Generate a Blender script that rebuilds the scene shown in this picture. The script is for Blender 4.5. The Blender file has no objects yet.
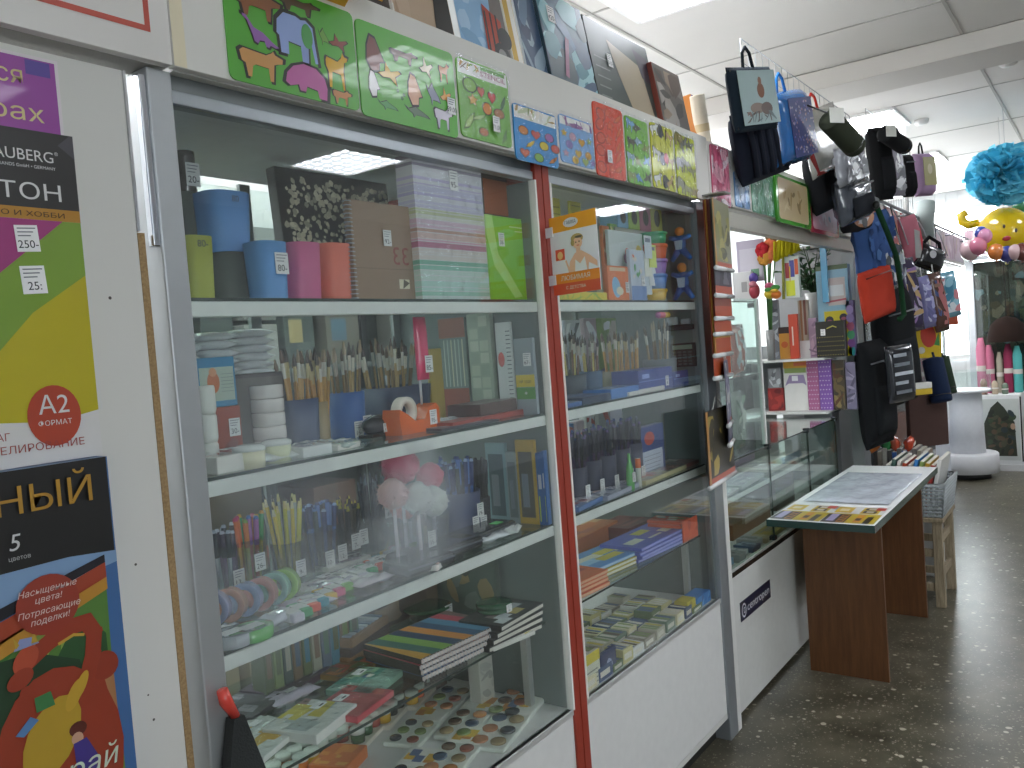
import bpy, bmesh, math, random
from mathutils import Vector, Matrix
sc = bpy.context.scene
COL = sc.collection
R_ = random.Random(7)
PI = math.pi
# ---------------------------------------------------------------- camera, world, exposure, area lights
F, H, D = 830.0, 1.5, 1.2                       # focal length in px (1024 wide), eye height, distance to the glass
YAW, PIT, ROL = (math.radians(a) for a in (36.067, 2.431, 4.353))
fw = Vector((math.cos(PIT)*math.cos(YAW), math.cos(PIT)*math.sin(YAW), -math.sin(PIT)))
r0 = fw.cross(Vector((0, 0, 1))).normalized(); d0 = fw.cross(r0)
rt = math.cos(ROL)*r0 + math.sin(ROL)*d0; dn = -math.sin(ROL)*r0 + math.cos(ROL)*d0
cd = bpy.data.cameras.new('camera'); cam = bpy.data.objects.new('camera', cd); COL.objects.link(cam)
cam.matrix_world = Matrix(((rt.x, -dn.x, -fw.x, 0), (rt.y, -dn.y, -fw.y, -D), (rt.z, -dn.z, -fw.z, H), (0, 0, 0, 1)))
cd.sensor_width = 36; cd.lens = F*36/1024; cd.clip_start = .02
sc.camera = cam
sc.view_settings.view_transform = 'Standard'; sc.view_settings.look = 'None'
sc.view_settings.gamma = 1; sc.view_settings.use_curve_mapping = False
sc.view_settings.exposure = 0.6
w = bpy.data.worlds.new('world'); sc.world = w; w.use_nodes = True
w.node_tree.nodes['Background'].inputs[0].default_value = (.80, .90, 1, 1)
w.node_tree.nodes['Background'].inputs[1].default_value = .25
CEIL = 2.95
sc.cycles.transparent_max_bounces = 24
DAY = 9.0                                        # emission of the far window and of the added fill window
LAMP = 17.0                                      # brightness of the ceiling lamps' diffusers
def ray(px, py): return ((px-512)/F)*rt + ((py-384)/F)*dn + fw
def at(px, py, y=0.0):                           # point of the vertical plane y under a pixel of the photograph
    q = ray(px, py); q = q*((y+D)/q.y); return Vector((q.x, q.y-D, q.z+H))
def atz(px, py, z):                              # ... of a level plane
    q = ray(px, py); q = q*((z-H)/q.z); return Vector((q.x, q.y-D, q.z+H))
def atx(px, py, x):                              # ... of a plane across the aisle
    q = ray(px, py); q = q*(x/q.x); return Vector((q.x, q.y-D, q.z+H))
# ---------------------------------------------------------------- colours and materials
def lin(c): return c/12.92 if c <= .04045 else ((c+.055)/1.055)**2.4
_cc = {}
def C(h):
    if isinstance(h, tuple): return h
    if h not in _cc: _cc[h] = tuple(lin(int(h[i:i+2], 16)/255) for i in (0, 2, 4)) + (1,)
    return _cc[h]
MAT = {}
def new(name):
    m = bpy.data.materials.new(name); m.use_nodes = True
    nt = m.node_tree; b = nt.nodes['Principled BSDF']; MAT[name] = m
    return m, nt, b, nt.nodes.new, nt.links.new
def surf(name, rough, metal=0., noise=.06, scale=30., bump=0., bscale=200., spec=.5, sheen=0., trans=0., coat=0.):
    m, nt, b, N, L = new(name)
    a = N('ShaderNodeAttribute'); a.attribute_name = 'Col'
    tc = N('ShaderNodeTexCoord'); n = N('ShaderNodeTexNoise'); n.inputs['Scale'].default_value = scale; n.inputs['Detail'].default_value = 3
    L(tc.outputs['Object'], n.inputs['Vector'])
    mr = N('ShaderNodeMapRange'); mr.inputs['To Min'].default_value = 1-noise; mr.inputs['To Max'].default_value = 1+noise
    L(n.outputs['Fac'], mr.inputs['Value'])
    mx = N('ShaderNodeMix'); mx.data_type = 'RGBA'; mx.blend_type = 'MULTIPLY'; mx.inputs['Factor'].default_value = 1
    L(a.outputs['Color'], mx.inputs['A']); L(mr.outputs['Result'], mx.inputs['B']); L(mx.outputs['Result'], b.inputs['Base Color'])
    b.inputs['Roughness'].default_value = rough; b.inputs['Metallic'].default_value = metal
    b.inputs['Specular IOR Level'].default_value = spec; b.inputs['Sheen Weight'].default_value = sheen; b.inputs['Coat Weight'].default_value = coat
    if bump:
        n2 = N('ShaderNodeTexNoise'); n2.inputs['Scale'].default_value = bscale; L(tc.outputs['Object'], n2.inputs['Vector'])
        bp = N('ShaderNodeBump'); bp.inputs['Strength'].default_value = bump; bp.inputs['Distance'].default_value = .004
        L(n2.outputs['Fac'], bp.inputs['Height']); L(bp.outputs['Normal'], b.inputs['Normal'])
    return m
surf('paint', .5); surf('print', .35, noise=.04, coat=.2); surf('gloss', .18, noise=.03, coat=.4); surf('metal', .38, .55, .05)
surf('chrome', .15, 1., .02); surf('cloth', .95, bump=.5, bscale=350, spec=.2); surf('paper', .75, noise=.05)
surf('tile', .8, noise=.04, scale=3, bump=.1, bscale=90); surf('shiny_bag', .22, noise=.15, bump=.9, bscale=22, coat=.6); surf('balloon', .12, noise=.02, coat=.8)
surf('fluff', .95, noise=.1, sheen=.2); surf('wallpaint', .7, noise=.05, scale=2.5)
def see_through(name, tint, rough=.0, haze=0., ior=1.5, hs=2., hcol=(.75, .8, .85, 1), smear=None, bump=0., attr=False):
    m, nt, b, N, L = new(name); nt.nodes.remove(b); out = nt.nodes['Material Output']
    t = N('ShaderNodeBsdfTransparent'); t.inputs[0].default_value = tint
    if attr:
        a = N('ShaderNodeAttribute'); a.attribute_name = 'Col'; L(a.outputs['Color'], t.inputs[0])
    g = N('ShaderNodeBsdfGlossy'); g.inputs['Roughness'].default_value = rough; g.inputs[0].default_value = (1, 1, 1, 1)
    fr = N('ShaderNodeFresnel'); ge = N('ShaderNodeNewGeometry'); ix = N('ShaderNodeMix'); ix.data_type = 'FLOAT'
    ix.inputs['A'].default_value = ior; ix.inputs['B'].default_value = 1/ior; L(ge.outputs['Backfacing'], ix.inputs['Factor']); L(ix.outputs['Result'], fr.inputs[0])   # the same reflectance from both sides
    mx = N('ShaderNodeMixShader'); L(fr.outputs[0], mx.inputs[0]); L(t.outputs[0], mx.inputs[1]); L(g.outputs[0], mx.inputs[2])
    tc = N('ShaderNodeTexCoord')
    if bump:
        n2 = N('ShaderNodeTexNoise'); n2.inputs['Scale'].default_value = 26; n2.inputs['Detail'].default_value = 3; L(tc.outputs['Object'], n2.inputs['Vector'])
        bp = N('ShaderNodeBump'); bp.inputs['Strength'].default_value = bump; bp.inputs['Distance'].default_value = .02
        L(n2.outputs['Fac'], bp.inputs['Height']); L(bp.outputs['Normal'], g.inputs['Normal']); L(bp.outputs['Normal'], fr.inputs['Normal'])
    o = mx.outputs[0]
    if haze:                                      # dust and wiping smears on the pane
        df = N('ShaderNodeBsdfDiffuse'); df.inputs[0].default_value = hcol
        n = N('ShaderNodeTexNoise'); n.inputs['Scale'].default_value = hs; n.inputs['Detail'].default_value = 5; n.inputs['Roughness'].default_value = .62
        mp = N('ShaderNodeMapping'); mp.inputs['Scale'].default_value = (1, 1, .75); L(tc.outputs['Object'], mp.inputs[0]); L(mp.outputs[0], n.inputs['Vector'])
        mr = N('ShaderNodeMapRange'); mr.inputs['From Min'].default_value = .42; mr.inputs['From Max'].default_value = .8
        mr.inputs['To Min'].default_value = haze*.25; mr.inputs['To Max'].default_value = haze*1.4; L(n.outputs['Fac'], mr.inputs['Value'])
        fac = mr.outputs[0]
        for (cx, cz, rx, rz, amt) in (smear or ()):
            m1 = N('ShaderNodeMapping'); m1.vector_type = 'POINT'; m1.inputs['Location'].default_value = (-cx/rx, 0, -cz/rz); m1.inputs['Scale'].default_value = (1/rx, 0, 1/rz)
            nz = N('ShaderNodeTexNoise'); nz.inputs['Scale'].default_value = 6; nz.inputs['Detail'].default_value = 4; L(tc.outputs['Object'], nz.inputs['Vector'])
            va = N('ShaderNodeVectorMath'); va.operation = 'SCALE'; va.inputs['Scale'].default_value = .3; L(nz.outputs['Color'], va.inputs[0])
            vb = N('ShaderNodeVectorMath'); vb.operation = 'ADD'; L(tc.outputs['Object'], vb.inputs[0]); L(va.outputs[0], vb.inputs[1]); L(vb.outputs[0], m1.inputs[0])
            ln = N('ShaderNodeVectorMath'); ln.operation = 'LENGTH'; L(m1.outputs[0], ln.inputs[0])
            m2 = N('ShaderNodeMapRange'); m2.interpolation_type = 'SMOOTHSTEP'; m2.inputs['From Min'].default_value = 1; m2.inputs['From Max'].default_value = .1
            m2.inputs['To Min'].default_value = 0; m2.inputs['To Max'].default_value = amt; L(ln.outputs['Value'], m2.inputs['Value'])
            ad = N('ShaderNodeMath'); ad.operation = 'ADD'; L(fac, ad.inputs[0]); L(m2.outputs[0], ad.inputs[1]); fac = ad.outputs[0]
        m3 = N('ShaderNodeMixShader'); L(fac, m3.inputs[0]); L(o, m3.inputs[1]); L(df.outputs[0], m3.inputs[2]); o = m3.outputs[0]
    L(o, out.inputs[0]); return m
see_through('glass', (.95, .97, .965, 1), haze=.035)
see_through('clean_glass', (.9, .96, .94, 1))
see_through('film', (.95, .96, .97, 1), rough=.08, ior=1.35, bump=.8, haze=.012, hs=9.)
see_through('tinted', (1, 1, 1, 1), rough=.1, ior=1.4, attr=True)
m, nt, b, N, L = new('emit'); nt.nodes.remove(b); e = N('ShaderNodeEmission'); a = N('ShaderNodeAttribute'); a.attribute_name = 'Col'
L(a.outputs['Color'], e.inputs[0]); e.inputs[1].default_value = LAMP; L(e.outputs[0], nt.nodes['Material Output'].inputs[0])
m, nt, b, N, L = new('daylight'); nt.nodes.remove(b); e = N('ShaderNodeEmission'); e.inputs[0].default_value = (.9, .96, 1, 1); e.inputs[1].default_value = DAY; L(e.outputs[0], nt.nodes['Material Output'].inputs[0])
def floor_mat():
    m, nt, b, N, L = new('terrazzo'); tc = N('ShaderNodeTexCoord'); P = tc.outputs['Object']
    n = N('ShaderNodeTexNoise'); n.inputs['Scale'].default_value = 6; n.inputs['Detail'].default_value = 6; L(P, n.inputs['Vector'])
    rp = N('ShaderNodeValToRGB'); rp.color_ramp.elements[0].position = .3; rp.color_ramp.elements[1].position = .75
    rp.color_ramp.elements[0].color = C('3e3b2f'); rp.color_ramp.elements[1].color = C('676252'); L(n.outputs['Fac'], rp.inputs[0])
    col = rp.outputs[0]
    for sc_, lo, hi, c in ((24, .14, .2, 'b5ae9c'), (60, .2, .3, '9a9484'), (110, .16, .24, '87816f'), (60, .1, .16, '2f2d25')):
        v = N('ShaderNodeTexVoronoi'); v.inputs['Scale'].default_value = sc_; v.inputs['Randomness'].default_value = 1
        nz = N('ShaderNodeTexNoise'); nz.inputs['Scale'].default_value = sc_*1.3; L(P, nz.inputs['Vector'])
        ad = N('ShaderNodeMix'); ad.data_type = 'VECTOR'; ad.inputs['Factor'].default_value = .012; L(P, ad.inputs['A']); L(nz.outputs['Color'], ad.inputs['B']); L(ad.outputs['Result'], v.inputs['Vector'])
        w2 = N('ShaderNodeMath'); w2.operation = 'MULTIPLY_ADD'; sp = N('ShaderNodeSeparateColor'); L(v.outputs['Color'], sp.inputs[0])
        L(sp.outputs[0], w2.inputs[0]); w2.inputs[1].default_value = .5; L(v.outputs['Distance'], w2.inputs[2])
        mr = N('ShaderNodeMapRange'); mr.inputs['From Min'].default_value = lo+.1; mr.inputs['From Max'].default_value = hi+.1; mr.inputs['To Min'].default_value = 1; mr.inputs['To Max'].default_value = 0
        L(w2.outputs[0], mr.inputs['Value'])
        mx = N('ShaderNodeMix'); mx.data_type = 'RGBA'; L(mr.outputs[0], mx.inputs['Factor']); L(col, mx.inputs['A']); mx.inputs['B'].default_value = C(c); col = mx.outputs['Result']
    L(col, b.inputs['Base Color']); b.inputs['Roughness'].default_value = .33; b.inputs['Specular IOR Level'].default_value = .6
floor_mat()
def wood_mat(name, c1, c2, sx=(14, 14, 1.2), rough=.45):
    m, nt, b, N, L = new(name); tc = N('ShaderNodeTexCoord'); mp = N('ShaderNodeMapping'); mp.inputs['Scale'].default_value = sx; L(tc.outputs['Object'], mp.inputs[0])
    n = N('ShaderNodeTexNoise'); n.inputs['Scale'].default_value = 3.5; n.inputs['Detail'].default_value = 6; n.inputs['Roughness'].default_value = .65; L(mp.outputs[0], n.inputs['Vector'])
    rp = N('ShaderNodeValToRGB'); rp.color_ramp.elements[0].position = .35; rp.color_ramp.elements[1].position = .68; rp.color_ramp.elements[0].color = C(c1); rp.color_ramp.elements[1].color = C(c2)
    L(n.outputs['Fac'], rp.inputs[0]); L(rp.outputs[0], b.inputs['Base Color']); b.inputs['Roughness'].default_value = rough
wood_mat('veneer', '54331b', '694527'); wood_mat('raw_wood', '7d6f58', 'a3957c', (25, 25, 3), .8); wood_mat('chipboard', '8d7350', 'b0936a', (60, 60, 60), .9)
# ---------------------------------------------------------------- mesh builder
_txt = {}
GAIN = [1.0]                                     # colours of goods are given as seen behind glass in the photograph; lifted in place of missing light inside the cabinets
def text_geo(s, shear=0.):
    k = (s, shear)
    if k not in _txt:
        cu = bpy.data.curves.new('t', 'FONT'); cu.body = s; cu.size = 1; cu.resolution_u = 4; cu.shear = shear
        o = bpy.data.objects.new('t', cu); me = bpy.data.meshes.new_from_object(o)
        vs = [(v.co.x, v.co.y) for v in me.vertices]; fs = [tuple(p.vertices) for p in me.polygons]
        bpy.data.objects.remove(o); bpy.data.curves.remove(cu); bpy.data.meshes.remove(me)
        x0 = min([v[0] for v in vs], default=0); x1 = max([v[0] for v in vs], default=1); y0 = min([v[1] for v in vs], default=0); y1 = max([v[1] for v in vs], default=1)
        _txt[k] = (vs, fs, x0, x1, y0, y1)
    return _txt[k]
class MB:
    def __init__(s): s.v = []; s.f = []; s.c = []; s.s = []; s.M = None
    def add(s, vs, fs, col, smooth=False, M=None):
        n = len(s.v); M = M if M is not None else s.M
        s.v += [tuple(M @ Vector(v)) for v in vs] if M is not None else [tuple(v) for v in vs]
        s.f += [tuple(i+n for i in f) for f in fs]
        if isinstance(col, list): s.c += [C(c) for c in col]
        else: s.c += [C(col)]*len(fs)
        s.s += [smooth]*len(fs); return s
    def box(s, x0, x1, y0, y1, z0, z1, col, b=0, M=None):
        # col: one colour or six: bottom, top, front(-y), back, left(-x), right
        vs = [(x, y, z) for z in (z0, z1) for y in (y0, y1) for x in (x0, x1)]
        fs = [(0, 2, 3, 1), (4, 5, 7, 6), (0, 1, 5, 4), (2, 6, 7, 3), (0, 4, 6, 2), (1, 3, 7, 5)]
        if b:
            bm = bmesh.new(); lay = bm.faces.layers.int.new('k')
            V = [bm.verts.new(v) for v in vs]; fa = [bm.faces.new([V[i] for i in f]) for f in fs]
            for i, f in enumerate(fa): f[lay] = i
            bm.normal_update(); bmesh.ops.bevel(bm, geom=bm.edges[:], offset=b, segments=2, affect='EDGES', profile=.5)
            bm.verts.index_update(); nv = [tuple(v.co) for v in bm.verts]; nf = []; kk = []
            for f in bm.faces: nf.append([v.index for v in f.verts]); kk.append(f[lay])
            bm.free(); return s.add(nv, nf, [col[k] for k in kk] if isinstance(col, list) else col, False, M)
        return s.add(vs, fs, col, False, M)
    def lathe(s, prof, col, c=(0, 0, 0), n=20, M=None, cap=True, smooth=True):
        # prof: (radius, z[, colour of the ring above])
        vs = []; fs = []; cs = []
        for p in prof:
            for k in range(n):
                a = 2*PI*k/n; vs.append((c[0]+p[0]*math.cos(a), c[1]+p[0]*math.sin(a), c[2]+p[1]))
        for i in range(len(prof)-1):
            for k in range(n):
                k2 = (k+1) % n; fs.append((i*n+k, i*n+k2, (i+1)*n+k2, (i+1)*n+k)); cs.append(prof[i][2] if len(prof[i]) > 2 else col)
        if cap:
            fs.append(tuple(range(n-1, -1, -1))); cs.append(col); m = (len(prof)-1)*n; fs.append(tuple(range(m, m+n))); cs.append(prof[-1][2] if len(prof[-1]) > 2 else col)
        return s.add(vs, fs, cs, smooth, M)
    def cyl(s, p, q, r, col, n=12, r2=None, smooth=True):
        return s.tube([p, q], [r, r if r2 is None else r2], col, n)
    def tube(s, pts, rad, col, n=8, closed=False):
        pts = [Vector(p) for p in pts]; m = len(pts)
        if not isinstance(rad, (list, tuple)): rad = [rad]*m
        vs = []; fs = []; prev = None
        for i, p in enumerate(pts):
            if closed: t = pts[(i+1) % m]-pts[i-1]
            else: t = pts[min(i+1, m-1)]-pts[max(i-1, 0)]
            t = t.normalized() if t.length > 1e-9 else Vector((0, 0, 1))
            if prev is None:
                a = Vector((0, 0, 1)) if abs(t.z) < .9 else Vector((1, 0, 0)); u = t.cross(a).normalized()
            else:
                u = prev - t*prev.dot(t); u = u.normalized() if u.length > 1e-6 else t.orthogonal().normalized()
            prev = u; v = t.cross(u)
            for k in range(n): a = 2*PI*k/n; vs.append(p+(u*math.cos(a)+v*math.sin(a))*rad[i])
        for i in range(m if closed else m-1):
            j = (i+1) % m
            for k in range(n): k2 = (k+1) % n; fs.append((i*n+k, i*n+k2, j*n+k2, j*n+k))
        if not closed: fs.append(tuple(range(n-1, -1, -1))); fs.append(tuple((m-1)*n+k for k in range(n)))
        return s.add(vs, fs, col, True)
    def ell(s, c, r, col, n=14, m=9, M=None, fn=None):
        vs = []; fs = []
        for i in range(m+1):
            th = PI*i/m
            for k in range(n):
                a = 2*PI*k/n; v = Vector((math.sin(th)*math.cos(a), math.sin(th)*math.sin(a), math.cos(th)))
                q = fn(v) if fn else 1
                vs.append((c[0]+r[0]*v.x*q, c[1]+r[1]*v.y*q, c[2]+r[2]*v.z*q))
        for i in range(m):
            for k in range(n): k2 = (k+1) % n; fs.append((i*n+k, (i+1)*n+k, (i+1)*n+k2, i*n+k2))
        return s.add(vs, fs, col, True, M)
    # flat graphics printed on a face: (u, v) -> (u, y, v)
    def poly(s, pts, col, y): return s.add([(u, y, v) for u, v in pts], [tuple(range(len(pts)))], col)
    def rect(s, u0, u1, v0, v1, col, y): return s.poly([(u0, v0), (u1, v0), (u1, v1), (u0, v1)], col, y)
    def disc(s, u, v, rx, col, y, ry=None, rot=0., n=16):
        ry = rx if ry is None else ry; c, q = math.cos(rot), math.sin(rot)
        return s.poly([(u+c*rx*math.cos(a)-q*ry*math.sin(a), v+q*rx*math.cos(a)+c*ry*math.sin(a)) for a in (2*PI*k/n for k in range(n))], col, y)
    def stroke(s, pts, wd, col, y):
        for i, ((a, b_), (c, d)) in enumerate(zip(pts, pts[1:])):
            l = math.hypot(c-a, d-b_) or 1; nx, ny = -(d-b_)/l*wd/2, (c-a)/l*wd/2; ex, ey = (c-a)/l*wd*.3, (d-b_)/l*wd*.3
            s.poly([(a-nx-ex, b_-ny-ey), (c-nx+ex, d-ny+ey), (c+nx+ex, d+ny+ey), (a+nx-ex, b_+ny-ey)], col, y-.00002*i)
        return s
    def text(s, t, u, v, h, col, y, align='l', width=None, rot=0., shear=0., mirror=False):
        vs, fs, x0, x1, y0, y1 = text_geo(t, shear); k = h/.72; kx = k if width is None else width/max(x1-x0, .01)
        if mirror: kx = -kx
        off = {'l': x0, 'r': x1, 'c': (x0+x1)/2}[align]; c, q = math.cos(rot), math.sin(rot)
        P = [(((a-off)*kx), b_*k) for a, b_ in vs]
        return s.add([(u+c*a-q*b_, y, v+q*a+c*b_) for a, b_ in P], fs, col)
    def flat(s, M): s.M = M; return s
    def build(s, name, mat, parent=None, label=None, loc=None, rot=None):
        me = bpy.data.meshes.new(name); me.from_pydata(s.v, [], s.f)
        at_ = me.color_attributes.new('Col', 'FLOAT_COLOR', 'CORNER')
        buf = []
        for f, c in zip(s.f, s.c):
            g = min(GAIN[0], max(1., .86/max(c[0], c[1], c[2], .001))); buf += [c[0]*g, c[1]*g, c[2]*g, 1.]*len(f)
        at_.data.foreach_set('color', buf); me.polygons.foreach_set('use_smooth', s.s)
        me.materials.append(MAT[mat]); me.update()
        o = bpy.data.objects.new(name, me); COL.objects.link(o)
        if parent is not None: o.parent = parent
        if label: o['label'] = label
        if loc is not None: o.location = loc
        if rot is not None: o.rotation_euler = rot
        return o
def tag(o, label, cat, group=None, kind=None):
    o['label'] = label; o['category'] = cat
    if group: o['group'] = group
    if kind: o['kind'] = kind
    return o
def thing(name, label, cat, loc=(0, 0, 0), rz=0., group=None, rot=None):
    o = bpy.data.objects.new(name, None); COL.objects.link(o); o.empty_display_size = .05
    o.location = loc; o.rotation_euler = rot if rot else (0, 0, rz); return tag(o, label, cat, group)
def struct(name, mb, mat, **k):
    o = mb.build(name, mat, **k); o['kind'] = 'structure'; return o
def copy(o, loc, rz=None, label=None, rot=None, scale=None, group=None):
    r = o.copy(); COL.objects.link(r); r.location = loc
    if rz is not None: r.rotation_euler = (0, 0, rz)
    if rot is not None: r.rotation_euler = rot
    if scale is not None: r.scale = scale
    if label: r['label'] = label
    if group: r['group'] = group
    for ch in o.children:
        c = ch.copy(); COL.objects.link(c); c.parent = r
        for g in ch.children: d = g.copy(); COL.objects.link(d); d.parent = c
    return r
def price(parent, u, v, y, wd=.022, h=.03, txt='80-', rot=0., lab=True):
    # paper price tag: (u, v) centre in the parent's front plane y
    m = MB(); c, q = math.cos(rot), math.sin(rot)
    m.M = Matrix.Translation((u, y, v)) @ Matrix.Rotation(-rot, 4, 'Y')
    m.box(-wd/2, wd/2, -.0008, 0, -h/2, h/2, 'f2f2f2')
    for i in range(3): m.rect(-wd*.4, wd*(.4-.12*i), h*(.36-.14*i), h*(.40-.14*i), '70747c', -.0012)
    m.text(txt, 0, -h*.36, h*.3, '20242e', -.0012, 'c')
    return m.build('price_tag', 'paper', parent)
# ---------------------------------------------------------------- the setting
m = MB(); m.box(-1.6, 11.2, -5.2, 2.2, -.06, 0, '5a5648'); struct('floor', m, 'terrazzo')
CO = 'dedcd8'
m = MB(); m.box(-1.6, 11.2, -5.2, 2.2, CEIL, CEIL+.08, 'e4e2de')
struct('ceiling', m, 'tile')
SE = 'b9b7b3'
m = MB()
for x in (1.1, 2.2, 3.3, 4.4, 6.25, 7.45, 8.65, 9.85): m.box(x-.006, x+.006, -5.2, 2.2, CEIL-.003, CEIL, SE)
for y in (-4.2, -3.0, -1.8, -.62, .62, 1.82): m.box(-1.6, 11.2, y-.008, y+.008, CEIL-.004, CEIL, SE)
struct('trim_1', m, 'tile')
m = MB(); m.box(4.98, 5.36, -5.2, 2.2, CEIL-.11, CEIL-.0045, 'cfcbc5', .004); struct('trim_2', m, 'wallpaint')
m = MB(); m.box(-1.6, 11.2, 2.1, 2.2, 0, CEIL, 'c9ccca'); struct('wall_back', m, 'wallpaint')
m = MB(); m.box(-1.6, 11.2, -5.2, -5.1, 0, CEIL, 'b9bcbf'); struct('wall_front', m, 'wallpaint')
m = MB(); m.box(-1.6, -1.5, -5.1, 2.1, 0, CEIL, 'c4c6c6'); struct('wall_left', m, 'wallpaint')
m = MB(); m.box(11.1, 11.2, -5.1, 2.1, 0, CEIL, 'e2e4e6')
for i in range(60): m.box(11.085, 11.1, -5.05+i*.12, -5.05+i*.12+.11, 0, CEIL-.005, 'e6e8ea')
struct('wall_right', m, 'wallpaint')
def window(n, x, y0, y1, z0, z1, s):
    m = MB(); m.box(x, x+.02*s, y0, y1, z0, z1, 'ffffff'); o = struct('window_%d' % n, m, 'daylight')
    f = MB(); q = x+.02*s
    a, b_ = sorted((q, q+.03*s))
    for y in (y0, (y0+y1)/2, y1): f.box(a, b_, y-.03, y+.03, z0-.03, z1+.03, 'eceeee')
    for z in (z0, z1): f.box(a, b_, y0, y1, z-.03, z+.03, 'eceeee')
    f.build('window_frame', 'paint', o)
window(1, -1.5, -4.9, -3.6, .9, 2.7, 1)  # unseen, added behind the camera as fill for ceiling and cabinets
window(2, 11.085, -.2, 1.9, 1.0, 2.75, -1)
# ceiling lamps: frame, louvre, diffuser
def lamp_proto():
    t = thing('ceiling_lamp', 'square louvred ceiling lamp nearest overhead, above the goods on the unit tops', 'ceiling lamp', (3.22, .19, CEIL))
    m = MB(); s = .3
    for a in (-1, 1): m.box(-s, s, a*s-.012, a*s+.012, -.02, -.001, 'f0f0f0'); m.box(a*s-.012, a*s+.012, -s, s, -.02, -.001, 'f0f0f0')
    m.build('frame', 'paint', t)
    m = MB(); m.box(-s+.013, s-.013, -s+.013, s-.013, -.006, -.002, 'f4f8ff'); m.build('diffuser', 'emit', t)
    m = MB()
    for i in range(1, 6):
        q = -s+i*.1; m.box(q-.003, q+.003, -s+.013, s-.013, -.019, -.0065, 'e8eaec'); m.box(-s+.013, s-.013, q-.003, q+.003, -.019, -.0065, 'e8eaec')
    m.build('louvre', 'metal', t); return t
LP = lamp_proto()
for x, y, lb in ((6.55, .27, 'louvred ceiling lamp beyond the beam, second of the row above the counters'), (8.5, .3, 'smallest louvred ceiling lamp, far down the row above the counters'),
    (.2, .19, None), (1.7, -3.3, None), (4.3, -3.25, None), (8.2, -3.2, None), (3.2, -1.75, None), (6.4, -1.75, None), (8.9, -1.9, None)):
    copy(LP, (x, y, CEIL), label=lb or 'louvred ceiling lamp over the aisle, seen only as a reflection in the glass', group=None if lb else 'lamps over the aisle')
def detector(x, y, lb):
    m = MB(); m.lathe([(.05, 0), (.05, -.02), (.035, -.035), (.015, -.04)], 'efefec'); tag(m.build('smoke_detector', 'paint', loc=(x, y, CEIL)), lb, 'smoke detector')
detector(6.85, -.11, 'round white smoke detector beside the hanging pole'); detector(5.72, -.76, 'round white smoke detector near the right picture edge')
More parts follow.
